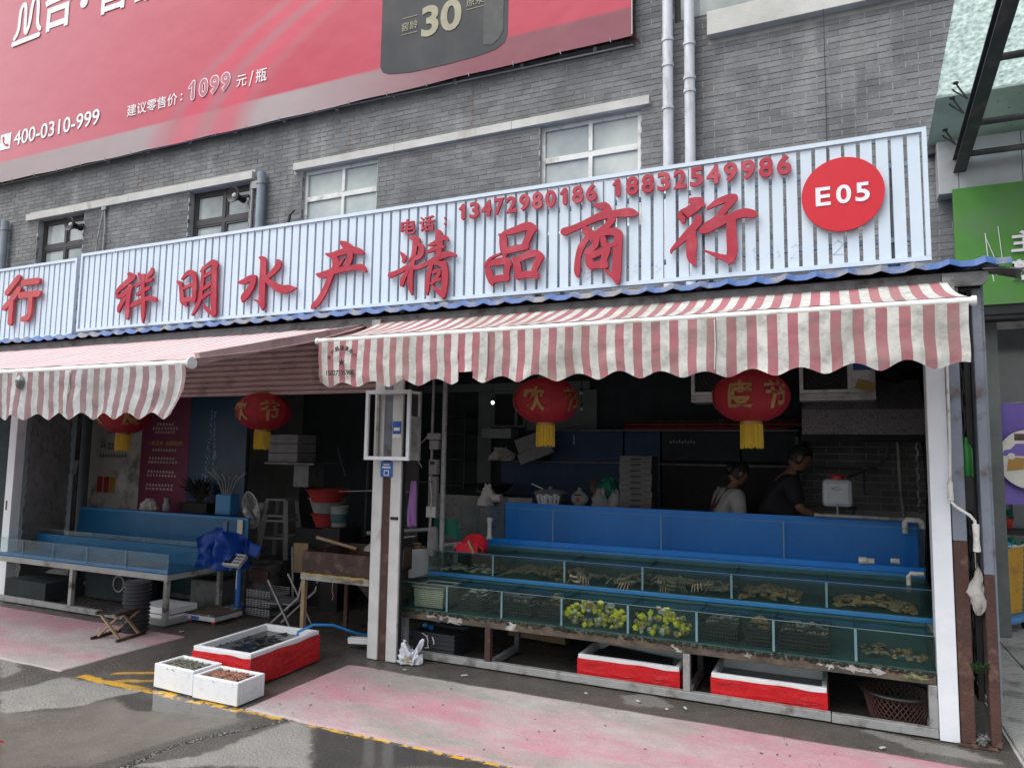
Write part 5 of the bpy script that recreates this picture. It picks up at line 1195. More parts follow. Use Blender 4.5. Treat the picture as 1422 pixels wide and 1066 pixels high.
aw2.part('arm', MB().box(-.02, .02, 0, 1.70, -.035, .035, Matrix.Translation((-8.7, -1.70, 2.145)) @ Matrix.Rotation(R(15.6), 4, 'X')), 'shutter_mauve')
aw2.part('knotted_cloth', MB().lathe([(.004, 1.975), (.022, 1.99), (.03, 2.035), (.012, 2.07)], (-5.02, -1.86, 0), 10), 'galv', label='small grey knot of cloth under the bar')

# half-lowered roller shutter of the left stall
rs = Thing('roller_shutter', 'half lowered mauve roller shutter above the left stall opening', 'shutter', (-5.8, .12, 2.1))
for k in range(10):
    z0_ = 2.115+k*.052
    def sf(u, v, z0_=z0_): return (-8.05+u*4.70, .12-.022*math.sin(PI*v)**.7, z0_+v*.050)
    rs.part('slat', MB().grid(sf, 1, 6), 'shutter_mauve', smooth=True)
rs.part('bottom_rail', MB().box(-8.05, -3.35, .10, .135, 2.085, 2.114), 'shutter_mauve')
rs.part('housing', MB().box(-8.05, -3.36, .145, .40, 2.50, 2.69), 'interior_dark')
# ------------------------------------------------------------------ the three-tier fish tank
TX0, TX1 = -3.155, .502
ts = Thing('tank_stand', 'rusty steel stand under the glass fish tanks', 'stand', (-1.3, .3, 0))
ts.part('top_rail', MB().box(TX0, TX1, .02, .065, .302, .366), 'dirty_rail', bevel=.003)
al = MB()
for k in range(420):
    x = random.uniform(TX0, TX1); al.blob((x, .018+random.uniform(-.006, .008), .364+random.uniform(-.014, .006)), (random.uniform(.006, .022), .006, random.uniform(.003, .012)), 5, 3, .3, k)
ts.part('algae_crust', al, 'algae', kind='stuff')
pt = MB()
for k in range(22):
    x = random.choice((random.uniform(-2.98, -2.62), random.uniform(-.15, .25))); pt.blob((x, .0205, random.uniform(.322, .346)), (random.uniform(.015, .05), .0022, random.uniform(.006, .018)), 9, 5, .7, k)
ts.part('scale_patches', pt, 'plastic_dull', kind='stuff', label='patches of white mineral crust')
ts.part('scale_patches', MB().blob((.42, .0205, .335), (.05, .002, .014), 9, 5, .7, 3).blob((.35, .0205, .338), (.02, .002, .012), 9, 5, .7, 4), 'mossy')
ts.part('bottom_rail', MB().box(TX0, -.06, .012, .06, .012, .062), 'galv', bevel=.003); ts.part('bottom_rail', MB().box(-.055, .503, .012, .06, .010, .060), 'galv', bevel=.003)
for x in (-3.13, -2.40, -.945, .46):
    ts.part('leg', MB().box(x, x+.045, .015, .062, .062, .301), 'rust' if x > -2.9 and x < -2 else 'galv', bevel=.003)
    ts.part('back_leg', MB().box(x, x+.04, .56, .60, .0, .301), 'galv_dark')
    ts.part('floor_rail', MB().box(x+.002, x+.042, .061, .559, .012, .055), 'galv')
ts.part('shelf_frame', MB().box(TX0, TX1, .56, .60, .302, .36).box(TX0, TX1, .955, 1.0, .302, .36).box(TX0, TX1, 1.5, 1.55, .302, .36), 'galv_dark')
for x in (-3.13, -1.6, .46): ts.part('back_leg', MB().box(x, x+.04, 1.5, 1.55, 0, .302), 'galv_dark')

def tank(name, label, x0, x1, y0, y1, z0, z1, div, wz, inner, glassm='glass_murky', back=None, rim=True):
    t = Thing(name, label, 'fish tank', ((x0+x1)/2, (y0+y1)/2, z0)); g = .008
    t.part('front_pane', MB().box(x0, x1, y0, y0+g, z0+.006, z1), glassm)
    t.part('side_pane', MB().box(x0, x0+g, y0+g+.001, y1, z0+.006, z1), glassm); t.part('side_pane', MB().box(x1-g, x1, y0+g+.001, y1, z0+.006, z1), glassm)
    t.part('back_panel', MB().box(x0, x1, y1+.001, y1+.012, z0, (back or z1)), inner)
    t.part('floor_panel', MB().box(x0, x1, y0, y1, z0-.004, z0+.005), inner)
    e = MB()
    e.box(x0, x1, y0-.001, y0+g+.001, z1, z1+.003)                                     # ground glass edges catch the light
    t.part('glass_edge', e, 'glass_edge')
    for x in div:
        t.part('divider', MB().box(x-.003, x+.003, y0+g+.002, y1-.001, z0+.008, z1-.012), glassm)
        t.part('seam_strip', MB().box(x-(.0075 if wz else .004), x+(.0075 if wz else .004), y0-.003, y0-.0005, z0+.01, z1-.002), 'glass_edge')
    if wz:
        w = MB().grid(lambda u, v: (x0+g+u*(x1-x0-2*g), y0+g+.002+v*(y1-y0-g-.004), wz+.003*mnoise.noise((u*30, v*5, z0))), 120, 8)
        t.part('water', w, 'water', smooth=True)
    return t
D1 = (-2.734, -2.272, -1.801, -1.318, -.856, -.38, .087); D2 = (-2.55, -1.935, -1.321, -.686, -.073); D3 = (-2.243, -1.303, -.369)
tank('fish_tank', 'lowest shallow glass fish tank with submerged baskets and bags of shellfish', TX0, TX1, .03, .44, .372, .572, D1, .548, 'tank_teal', back=.56)
tank('fish_tank', 'middle shallow glass fish tank with crabs and shells on its floor', TX0-.005, TX1+.05, .452, .93, .592, .768, D2, .745, 'tank_teal')
t3 = tank('fish_tank', 'topmost bright blue glass tank of the three tiers', -2.885, .56, 1.0, 1.40, .752, 1.105, D3, None, 'tank_blue', 'glass', back=1.125)
t3.part('blue_skirt', MB().box(-2.885, .56, .945, .998, .752, .792), 'tank_blue_light', bevel=.006)
t3.part('blue_skirt', MB().box(-2.885, .56, .988, .998, .793, .835), 'tank_blue')
t3.part('clear_side_pane', MB().box(-3.15, -2.888, 1.0, 1.008, .76, 1.085).box(-3.158, -3.151, 1.0, 1.40, .76, 1.085), 'glass', label='clear glass pane left of the blue back')
single('blue_rail', MB().box(TX0, TX1+.05, .437, .449, .565, .595), 'tank_blue_light', 'bright blue rail along the foot of the middle fish tank', 'rail', (-1.3, .44, .57), bevel=.003)
# white valve fittings and pipes
single('pipe_sleeve', MB().lathe([(.020, .82), (.025, .825), (.025, .85), (.019, .86), (.019, .97), (.025, .98), (.025, 1.01), (.02, 1.015)], (-2.84, .97, 0), 16), 'valve_white', 'white plastic pipe sleeve standing at the left end of the blue tank', 'pipe', (-2.84, .97, .82), smooth=True)
pf = MB().lathe([(.023, -.05), (.026, -.045), (.026, 0), (.021, .005), (.021, .05), (.017, .052), (.015, .02)], (.19, .975, .86), 16, 'X')
single('pipe_fitting', pf, 'valve_white', 'white pipe coupling lying on the blue tank front', 'pipe fitting', (.19, .975, .86), smooth=True)
single('pipe_fitting', MB().lathe([(.018, -.025), (.02, 0), (.02, .03)], (.37, .975, .872), 14, 'X'), 'valve_white', 'short white pipe cap on the right end of the blue tank front', 'pipe fitting', (.37, .975, .87), smooth=True)
single('water_pipe', MB().tube([(-.16, 1.34, 1.145), (.50, 1.34, 1.14)], .016, 10), 'galv', 'grey water pipe laid along the back edge of the blue tank', 'pipe', (.2, 1.34, 1.145), smooth=True)
single('pipe_elbow', MB().tube([(.47, 1.31, 1.04), (.47, 1.31, 1.12), (.485, 1.31, 1.14), (.56, 1.31, 1.14), (.58, 1.31, 1.13), (.585, 1.31, 1.08)], .022, 12), 'valve_white', 'white pipe elbow at the right end of the blue tank top', 'pipe fitting', (.5, 1.31, 1.1), smooth=True)
single('pipe_elbow', MB().tube([(.44, .78, .74), (.44, .78, .80), (.455, .78, .82), (.53, .78, .82)], .016, 12), 'valve_white', 'white pipe elbow dipping into the right end of the middle tank', 'pipe fitting', (.45, .78, .8), smooth=True)

def basket(x0, x1, y0, y1, z0, z1, m, label, gp=None, rows=5, cols=12):
    t = Thing('basket', label, 'basket', ((x0+x1)/2, (y0+y1)/2, z0), group=gp); mb = MB(); k = .012
    rect_frame_h = lambda z_, w, e: mb.box(x0-e, x1+e, y0-e, y0-e+w, z_, z_+.01).box(x0-e, x1+e, y1+e-w, y1+e, z_, z_+.01).box(x0-e, x0-e+w, y0-e+w, y1+e-w, z_, z_+.01).box(x1+e-w, x1+e, y0-e+w, y1+e-w, z_, z_+.01)
    rect_frame_h(z1-.01, .014, .008)
    for j in range(rows):
        z_ = z0+(z1-z0-.02)*j/rows; rect_frame_h(z_, .005, -k*(1-j/rows))
    for i in range(cols+1):
        x = x0+k+(x1-x0-2*k)*i/cols; mb.box(x-.002, x+.002, y0+k*.4, y0+k*.4+.004, z0, z1-.01)
    mb.box(x0+k, x1-k, y0+k, y1-k, z0, z0+.004)
    t.part('shell', mb, m); return t
def heap(name, label, x0, x1, y0, y1, z0, h, n, r, m, fl=.5, parent=None, cat='shellfish'):
    mb = MB()
    for k in range(n):
        u, v = random.random(), random.random(); x = x0+u*(x1-x0); y = y0+v*(y1-y0)
        top = z0+h*(math.sin(PI*u)**.4)*(.45+.55*mnoise.noise((x*9, y*9, n))*1.2+.25)
        rr = r*random.uniform(.6, 1.3); mb.blob((x, y, top-random.random()*r*.8), (rr, rr*random.uniform(.5, .9), rr*fl*random.uniform(.6, 1.2)), 7, 4, .25, k)
        if k % 3 == 0: continue
    if parent: return parent.part(name, mb, m, kind='stuff', smooth=True)
    return single(name, mb, m, label, cat, ((x0+x1)/2, (y0+y1)/2, z0), smooth=True, kind='stuff')
b = basket(-3.06, -2.79, .07, .34, .385, .545, 'basket_pale', 'pale plastic basket of clams at the left end of the lowest tank', rows=9, cols=16); heap('clams', '', -3.04, -2.81, .09, .32, .39, .09, 110, .018, 'shell_tan', parent=b)
specs = [(-2.69, -2.47, 'dark basket heaped with pale shells beside the pale basket in the lowest tank', 'shell_pale'), (-2.42, -2.06, 'dark basket with grey shells, second compartment right of the pale basket', 'shell_grey'), (-2.02, -1.83, 'small dark basket left of the first bag of yellow shellfish', 'shell_tan'),
         (-.84, -.60, 'dark basket heaped with grey pebbly shells just right of the yellow shellfish bags', 'shell_grey'), (-.57, -.40, 'narrow dark basket with yellow specks in the lowest tank', 'shell_tan'), (-.36, -.05, 'wide dark basket full of pebbly clams in the lowest tank', 'shell_grey')]
for (a, c, lab, mm) in specs:
    b = basket(a, c, .10, .38, .385, .53, 'basket_dark', lab, 'dark baskets in the lowest fish tank'); heap('clams', '', a+.02, c-.02, .12, .36, .46, .075, 130, .013, mm, parent=b)
def shellbag(x0, x1, lab):
    t = Thing('shellfish_bag', lab, 'bag', ((x0+x1)/2, .16, .385), group='net bags of yellow shellfish in the lowest tank')
    rr = random.Random(int(x0*100)); yb = [MB(), MB(), MB()]
    for k in range(85):
        u = rr.random(); x = x0+u*(x1-x0); hh = .15*math.sin(PI*(.08+.84*u))**.35; z = .395+rr.random()*hh; q = rr.uniform(.015, .026); yb[(0, 2, 0, 1, 0, 2, 0)[k % 7]].blob((x, .09+rr.uniform(-.04, .11), z), (q, q*rr.uniform(.6, 1), q*rr.uniform(.6, 1.1)), 6, 4, .35, k)
    t.part('net_bag', MB().grid(lambda u, v: (x0-.01+u*(x1-x0+.02)+.01*mnoise.noise((u*6, v*5, x0)), .052-.012*math.sin(PI*u)+.012*mnoise.noise((u*14, v*7, x0)), .385+v*.165*math.sin(PI*(.06+.88*u))**.3), 24, 10), 'glass', smooth=True)
    t.part('shellfish', yb[0], 'yellow_shell', kind='stuff', smooth=True); t.part('shellfish', yb[1], 'shell_pale', kind='stuff', smooth=True); t.part('shellfish', yb[2], 'shell_tan', kind='stuff', smooth=True)
shellbag(-1.78, -1.37, 'left one of two bags of yellow and pale shellfish pressed against the glass')
shellbag(-1.29, -.92, 'right one of two bags of yellow and pale shellfish, brighter yellow')
heap('shells', 'dark grey clams spread on the floor in the far right end of the lowest tank', .12, .48, .12, .42, .378, .05, 80, .016, 'shell_brown')
# middle tier
heap('shells', 'pale slivers of razor clam on the floor of the leftmost middle compartment', -3.10, -2.60, .49, .85, .60, .04, 110, .022, 'shell_pale', .25)
heap('shells', 'pile of small brown shells in the second compartment of the middle tank', -2.50, -1.98, .48, .88, .60, .075, 420, .013, 'shell_brown')
heap('shells', 'orange brown mantis shrimp heap in the last right compartment of the middle tank', -.02, .46, .48, .88, .60, .06, 300, .017, 'shell_tan')
heap('shells', 'brown clump of whelks in the fifth compartment of the middle tank', -.64, -.25, .48, .85, .60, .075, 160, .024, 'shell_brown')
single('wood_block', MB().cbox((-2.80, .80, .66), (.30, .10, .09), (.2, 0, .05)), 'wood_dark', 'brown slab leaning inside the leftmost middle tank compartment', 'block', (-2.8, .8, .6))
def crab_mb():
    mb = MB().blob((0, 0, .018), (.062, .042, .020), 12, 7, .12, 3)
    for s in (1, -1):
        for k in range(4):
            a = R(-25+k*22); ex, ey = .06+.075*math.cos(a), -.01+.06*math.sin(a)
            mb.tube([(s*.045, .012*k-.015, .018), (s*(ex*.8), ey*.9, .045), (s*(ex+.03), ey*1.2, .002)], [.007, .005, .002], 5)
        mb.tube([(s*.045, -.02, .02), (s*.085, -.055, .03), (s*.06, -.09, .022)], [.008, .009, .010], 6)
        mb.blob((s*.045, -.100, .02), (.022, .013, .012), 7, 5)
    return mb
crab_me = crab_mb().mesh('crab', smooth=True)
cr = random.Random(4)
for (xa, xb, n, lab) in ((-1.90, -1.70, 3, 'brown crab at the left end of the third compartment of the middle tank'), (-1.62, -1.36, 5, 'brown crab by the right divider of the third compartment of the middle tank'), (-1.27, -.72, 12, 'brown crab in the crowded fourth compartment of the middle tank')):
    for k in range(n):
        o = link('crab', crab_me, 'crab', None, (cr.uniform(xa+.06, xb-.06), cr.uniform(.52, .72), .60+.016*(k % 4)+.004)); o.rotation_euler = (cr.uniform(-.25, .25), cr.uniform(-.25, .25), cr.uniform(0, 6.28)); s_ = cr.uniform(.75, 1); o.scale = (s_, s_, s_)
        tag(o, lab, 'crab', 'live crabs in the middle fish tank')
# red scoop
sc = Thing('dustpan', 'red plastic scoop with a wooden handle resting on the tank edge', 'scoop', (-2.79, .50, .765))
def scf(u, v):
    a = PI*(u); return (-2.79-.135*math.cos(a)*(1-.12*v), .47+.12*v+.02*math.sin(a), .772+.14*math.sin(a)**.55*(.35+.65*v))
o = sc.part('pan', MB().grid(scf, 24, 8), 'scoop_red', smooth=True); so = o.modifiers.new('t', 'SOLIDIFY'); so.thickness = .005
sc.part('back', MB().prism_y([(-2.79-.12*math.cos(a), .772+.135*math.sin(a)**.55) for a in np.linspace(0, PI, 20)], .592, .598), 'scoop_red')
sc.part('lower_lip', MB().box(-2.90, -2.70, .462, .468, .772, .845), 'scoop_red', bevel=.002)
sc.part('handle', MB().tube([(-2.775, .44, .865), (-2.70, .40, .775)], .012, 10), 'wood', smooth=True)
# white side trough behind the pillar
sb = Thing('foam_trough', 'long white trough with dark water behind the pillar at the left of the tanks', 'trough', (-3.5, .7, .5))
def quad_slab(mb, p, q, th, z0, z1):
    d = (Vector(q)-Vector(p)).normalized(); n = Vector((-d.y, d.x, 0))*th; p, q = Vector(p), Vector(q)
    vs = [p, q, q+n, p+n]; return mb.add([(v.x, v.y, z0) for v in vs]+[(v.x, v.y, z1) for v in vs], [(0,3,2,1),(4,5,6,7),(0,1,5,4),(1,2,6,5),(2,3,7,6),(3,0,4,7)])
sb.part('side_board', quad_slab(MB(), (-3.60, .30, 0), (-3.20, .80, 0), .03, .50, .74), 'styro')
sb.part('side_board', quad_slab(MB(), (-3.20, .80, 0), (-2.95, 1.30, 0), .03, .52, .78), 'styro')
sb.part('dark_water', MB().add([(-3.62, .34, .70), (-3.25, .84, .71), (-3.0, 1.3, .72), (-3.9, 1.6, .72), (-4.2, .9, .70)], [(0,1,2,3,4)]), 'water_dark')
sb.part('base', MB().add([(-3.60, .31, .30), (-3.20, .80, .30), (-2.96, 1.3, .30), (-3.9, 1.6, .30), (-4.2, .9, .30), (-3.60, .31, .49), (-3.20, .80, .49), (-2.96, 1.3, .49), (-3.9, 1.6, .49), (-4.2, .9, .49)], [(0,1,6,5),(1,2,7,6),(2,3,8,7),(3,4,9,8),(4,0,5,9),(5,6,7,8,9)]), 'dirty_rail')
sb.part('far_rim', MB().tube([(-4.15, .95, .80), (-3.3, 1.35, .87)], .02, 8), 'galv')
mb = MB()
for k in range(14): mb.blob((random.uniform(-3.75, -3.2), random.uniform(.8, 1.2), .712), (.05, .03, .008), 7, 4, .4, k)
sb.part('floating_bits', mb, 'shell_tan', kind='stuff')
single('power_cable', MB().tube([(-3.36, .28, .68), (-3.34, .27, .55), (-3.26, .26, .42), (-3.22, .28, .36)], .004, 6), 'cable', 'thin black cable dangling over the white trough', 'cable', (-3.3, .28, .36))

# pole with switch boxes, corrugated pipe, towel
up = Thing('utility_pole', 'galvanised pole with meter boxes at the left of the blue tank', 'pole', (-3.16, .5, .6))
up.part('pole', MB().tube([(-3.19, .52, .74), (-3.19, .52, 2.68)], .013, 10), 'galv', smooth=True)
up.part('junction_box', MB().box(-3.205, -3.08, .455, .52, 1.70, 1.755), 'styro_dim', bevel=.006); up.part('junction_box', MB().box(-3.19, -3.10, .47, .52, 1.615, 1.695), 'styro_dim', bevel=.005)
m1 = up.part('meter', MB().box(-3.185, -3.105, .46, .52, 1.40, 1.53), 'styro_dim', bevel=.005); up.part('display', MB().box(-3.17, -3.125, .457, .459, 1.485, 1.515), 'print_black', m1)
up.part('strip_box', MB().box(-3.19, -3.11, .47, .52, 1.06, 1.385), 'styro_dim', bevel=.004); up.part('vent', MB().box(-3.195, -3.105, .455, .469, 1.04, 1.13), 'plastic_white')
up.part('wires', MB().tube([(-3.19, .46, 1.74), (-3.27, .44, 1.65), (-3.28, .44, 1.52), (-3.24, .44, 1.46)], .003, 5).tube([(-3.17, .455, 1.39), (-3.14, .45, 1.2), (-3.15, .45, 1.08)], .005, 5).tube([(-3.14, .45, 1.05), (-3.15, .45, .95), (-3.17, .46, .88), (-3.14, .46, .78)], .005, 5), 'cable_white')
up.part('bundle', MB().lathe([(.045, .60), (.05, .66), (.045, .80), (.03, .84)], (-3.14, .49, .12), 12), 'styro_dim', label='bundle of rope and tape tied low on the pole')
mb = MB(); pr = []
for k in range(160): pr.append((.020+.004*(k % 2), .74+k*.0121))
single('corrugated_pipe', MB().lathe(pr, (-3.06, .50, 0), 12), 'galv', 'ribbed grey flexible pipe running up beside the meter pole', 'pipe', (-3.06, .5, .74), smooth=True)
def tow(u, v):
    a = u*2*PI; w_ = .042+.012*v
    return (-3.30+w_*math.cos(a)+.006*math.sin(v*7), .40+.022*math.sin(a)+.006*math.sin(a*3+v*3), 1.335-v*.37)
twl = Thing('towel', 'lilac towel hanging beside the pillar', 'towel', (-3.29, .4, .96))
for k, (tx, w0, zl) in enumerate(((-3.322, .024, .962), (-3.272, .027, .972))):
    def strand(u, v, tx=tx, w0=w0, zl=zl, k=k):
        a = 2*PI*u; e = math.sin(PI*min(1, max(0, v*.9+.05)))**.25; w_ = w0*e*(.72+.38*v)
        return (tx+(.012 if k == 0 else -.006)*(1-v)+w_*math.cos(a)+.004*math.sin(v*6+k), .40-.012*k+.6*w_*math.sin(a)+.003*math.sin(a*4+v*5), 1.345-v*(1.345-zl)-.012*math.cos(a)**2*v)
    twl.part('fold', MB().grid(strand, 24, 20), 'purple_cloth', smooth=True)
single('clothes_line', MB().tube([(-3.10, .40, 1.345), (-3.25, .40, 1.335), (-3.40, .40, 1.355)], .004, 6), 'cable', 'dark line that carries the lilac towel', 'line', (-3.2, .4, 1.34))
nt_ = MB().grid(lambda u, v: (-3.19+u*.22-.05*v*(1-u)+.04*v*u, .60+.02*math.sin(u*9), 1.02-v*.20*(1-.3*math.sin(u*3))), 10, 8)
single('green_net', nt_, 'net_green', 'dark green net bag hanging behind the meter pole', 'net', (-3.1, .6, .8), smooth=True)

# ------------------------------------------------------------------ under the tanks
def foambox(name, lab, x0, x1, y0, y1, z0, z1, skin, fillm, rz=0, th=.035, cx=None, gp=None, fz=.06, tape_top=.035):
    cx = cx or ((x0+x1)/2, (y0+y1)/2); t = Thing(name, lab, 'foam box', (cx[0], cx[1], z0), rz, gp, local=True); a, b_, c_, d_ = x0-cx[0], x1-cx[0], y0-cx[1], y1-cx[1]; h = z1-z0
    mb = MB(); mb.box(a, b_, c_, c_+th, 0, h).box(a, b_, d_-th, d_, 0, h).box(a, a+th, c_+th, d_-th, 0, h).box(b_-th, b_, c_+th, d_-th, 0, h).box(a+th, b_-th, c_+th, d_-th, 0, .02)
    t.part('body', mb, 'styro', bevel=.006)
    if skin:
        e = .003; hh = h-tape_top; mb = MB()
        def skinf(xa, xb, ya, yb): return lambda u, v: (xa+(xb-xa)*u, ya+(yb-ya)*u, .004+v*hh)
        nr = MB()
        def wr(u, v, s): return .004*mnoise.noise((u*3+s, v*14, s))+.002*mnoise.noise((u*10, v*30, s))
        for (xa, ya, xb, yb, nx_, ny_, s) in ((a-e, c_-e, b_+e, c_-e, 0, -1, 1), (b_+e, c_-e, b_+e, d_+e, 1, 0, 2), (b_+e, d_+e, a-e, d_+e, 0, 1, 3), (a-e, d_+e, a-e, c_-e, -1, 0, 4)):
            nr.grid(lambda u, v, xa=xa, ya=ya, xb=xb, yb=yb, nx_=nx_, ny_=ny_, s=s: (xa+(xb-xa)*u+nx_*(.003+wr(u, v, s)*min(1, 12*min(u, 1-u))), ya+(yb-ya)*u+ny_*(.003+wr(u, v, s)*min(1, 12*min(u, 1-u))), .004+v*hh+(.012*mnoise.noise((u*4+s, 0, 3)) if v > .99 else 0)), 30, 14)
        t.part('tape_wrap', nr, skin, smooth=True)
        cr_ = MB(); q_ = random.Random(int(abs(x0)*1000))
        for _ in range(8):
            u0 = q_.uniform(.03, .8)*(b_-a)+a; zz = q_.uniform(.02, hh-.02); L_ = q_.uniform(.05, .3)*(b_-a); cr_.tube([(u0, c_-.0085, zz), (min(u0+L_*.5, b_), c_-.0105, zz+q_.uniform(-.008, .008)), (min(u0+L_, b_), c_-.0085, zz+q_.uniform(-.012, .012))], [.0008, .0022, .0008], 4)
            v0 = q_.uniform(.03, .8)*(d_-c_)+c_; L_ = q_.uniform(.05, .3)*(d_-c_); cr_.tube([(b_+.0085, v0, zz), (b_+.0105, min(v0+L_*.5, d_), zz+q_.uniform(-.008, .008)), (b_+.0085, min(v0+L_, d_), zz)], [.0008, .0022, .0008], 4)
        t.part('tape_creases', cr_, skin, kind='stuff')
    if fillm:
        t.part('water', MB().grid(lambda u, v: (a+th+u*(b_-a-2*th), c_+th+v*(d_-c_-2*th), h-fz+.002*mnoise.noise((u*9, v*9, x0))), 16, 16), fillm, smooth=True)
    return t
foambox('foam_box', 'left red taped foam box under the tanks with a dark tray in it', -1.70, -.985, .10, .55, .012, .185, 'red_tape', 'water_dark', th=.03, gp='red taped foam boxes under the tanks', tape_top=.03)
foambox('foam_box', 'right red taped foam box under the tanks with a black hose in it', -.775, -.08, .085, .50, .012, .185, 'red_tape', 'water_dark', th=.03, gp='red taped foam boxes under the tanks', tape_top=.03)
single('dark_tray', MB().cbox((-1.35, .32, .145), (.50, .26, .02), (.05, .04, -.12)).bar((-1.55, .16, .17), (-1.28, .2, .16), .012), 'crate_black', 'dark tray lying inside the left red taped box under the tanks', 'tray', (-1.35, .32, .14))
single('black_hose', MB().tube([(-.72, .20, .14), (-.60, .15, .168), (-.40, .15, .165), (-.25, .22, .14)], .012, 8), 'cable', 'black hose bent inside the right red taped box under the tanks', 'hose', (-.45, .15, .14), smooth=True)
# wire basket
wb = Thing('wire_basket', 'round rusty wire basket with a black rim under the right end of the tanks', 'basket', (.315, .30, .01))
mb = MB(); rr_ = lambda z_: .155+.045*(z_/.17)
for k in range(36):
    for s in (1, -1):
        a0 = 2*PI*k/36; mb.tube([(.315+rr_(z_)*math.cos(a0+s*z_*4), .27+rr_(z_)*math.sin(a0+s*z_*4), .02+z_) for z_ in (0, .05, .10, .15)], .003, 4, cap=False)
wb.part('mesh', mb, 'net_brown'); wb.part('rim', MB().tube([(.315+.205*math.cos(a), .27+.205*math.sin(a), .178) for a in np.linspace(0, 2*PI, 33)], .009, 8), 'basket_dark', smooth=True)
wb.part('floor', MB().lathe([(.15, .02), (.15, .024)], (.315, .27, 0), 24), 'basket_dark')
# stack of black crates, with vents
def crate(x0, x1, y0, y1, z0, h, lab, gp, me_cache={}):
    key = (round(x1-x0, 3), round(h, 3))
    t = Thing('crate', lab, 'crate', (x0, y0, z0), 0, gp, local=True)
    if key not in me_cache:
        w, d_ = x1-x0, y1-y0; mb = MB(); th = .008
        mb.box(0, w, 0, th, .01, h-.012).box(0, w, d_-th, d_, .01, h-.012).box(0, th, th, d_-th, .01, h-.012).box(w-th, w, th, d_-th, .01, h-.012).box(0, w, 0, d_, .0, .009)
        r_ = MB().box(-.008, w+.008, -.008, .006, h-.014, h-.001).box(-.008, w+.008, d_-.006, d_+.008, h-.014, h-.001).box(-.008, .006, .006, d_-.006, h-.014, h-.001).box(w-.006, w+.008, .006, d_-.006, h-.014, h-.001)
        me_cache[key] = (mb.mesh('wall'), r_.mesh('rim'))
    t.part('wall', me_cache[key][0], 'crate_black'); t.part('rim', me_cache[key][1], 'crate_black'); return t
for k in range(5):
    z0 = .012+k*.034
    crate(-3.09+.004*(k % 2), -2.72, .13, .42, z0, .036 if k < 4 else .036, ('bottom black crate of the low stack under the tanks', 'second black crate from the bottom of the low stack under the tanks', 'middle black crate of the low stack under the tanks', 'second black crate from the top of the low stack under the tanks', 'topmost black crate of the low stack under the tanks')[k], 'black crates stacked under the tanks')
single('rope_scrap', MB().tube([(-3.0, .118, .175), (-2.965, .115, .160), (-2.945, .117, .155)], .004, 6).tube([(-2.955, .116, .15), (-2.94, .112, .125), (-2.945, .114, .095), (-2.935, .116, .07), (-2.97, .118, .065)], .004, 6).tube([(-2.905, .116, .155), (-2.89, .112, .13), (-2.89, .116, .10)], .005, 6), 'valve_white', 'white rope ends dangling on the front of the black crates', 'rope', (-2.95, .115, .07))
single('blue_clip', MB().blob((-3.02, .2, .215), (.03, .02, .02), 8, 5, .3, 1).blob((-2.98, .22, .20), (.02, .02, .02), 8, 5, .3, 2), 'hose_blue', 'small blue plastic clips on top of the black crates', 'clip', (-3, .2, .2), smooth=True)
single('white_tray', MB().add([(-3.55, .78, .25), (-3.18, .78, .25), (-3.18, 1.25, .30), (-3.55, 1.25, .30), (-3.55, .78, .29), (-3.18, .78, .29), (-3.18, 1.25, .34), (-3.55, 1.25, .34)], [(0,3,2,1),(4,5,6,7),(0,1,5,4),(1,2,6,5),(2,3,7,6),(3,0,4,7)]), 'plastic_white', 'white plastic tray slid under the trough behind the pillar', 'tray', (-3.4, 1, .25))
single('wood_plank', MB().cbox((-2.35, .95, .05), (.55, .08, .06), (0, 0, -.12)), 'wood', 'pale timber offcut lying on the floor far under the tanks', 'wood piece', (-2.35, .95, .02))
single('wood_plank', MB().cbox((-1.35, 1.1, .04), (.7, .07, .05), (0, 0, .05)), 'wood_dark', 'dark timber lying on the floor behind the left red box', 'wood piece', (-1.35, 1.1, .02))
single('blue_sheet', MB().box(-2.9, .5, 1.58, 1.60, 0, .68), 'interior_blue', 'dark blue panel closing the back of the space under the tanks', 'panel', (-1.2, 1.6, 0))

# ------------------------------------------------------------------ counter and things on it, behind the blue tank
kb = Thing('back_counter', 'grimy kitchen counter behind the blue tank', 'counter', (-1.4, 1.9, 0))
kb.part('top', MB().box(-3.0, -1.0, 1.62, 2.0, 1.075, 1.10), 'galv_dark'); kb.part('front', MB().box(-3.0, -1.0, 1.63, 1.98, .0, 1.074), 'soot')
pot = Thing('cooking_pot', 'steel pot with a flat lid wrapped in white plastic on the counter', 'pot', (-2.56, 1.75, 1.10))
pot.part('body', MB().lathe([(.10, 1.10), (.13, 1.12), (.145, 1.19), (.14, 1.20)], (-2.56, 1.75, 0), 24), 'steel', smooth=True)
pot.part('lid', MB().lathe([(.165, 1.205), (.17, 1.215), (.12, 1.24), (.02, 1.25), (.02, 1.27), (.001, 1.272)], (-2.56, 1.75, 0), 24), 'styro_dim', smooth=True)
pot.part('ladle', MB().tube([(-2.60, 1.66, 1.25), (-2.72, 1.64, 1.30)], .008, 6), 'steel')
pot.part('plastic_wrap', MB().grid(lambda u, v: (-2.56+(.15-.03*v)*math.sin((u-.5)*2.2), 1.75-(.152-.02*v+.01*math.sin(u*40))*math.cos((u-.5)*2.2), 1.20-v*.10+.01*math.sin(u*25)), 40, 6), 'bag_white', smooth=True)
bt = Thing('seasoning_jug', 'squat white jug with a printed label on the counter', 'jug', (-2.24, 1.70, 1.10))
bt.part('body', MB().blob((-2.24, 1.70, 1.17), (.085, .05, .075), 16, 10, .05).lathe([(.018, 1.23), (.02, 1.235), (.02, 1.27), (.012, 1.275)], (-2.24, 1.70, 0), 12), 'styro_dim', smooth=True)
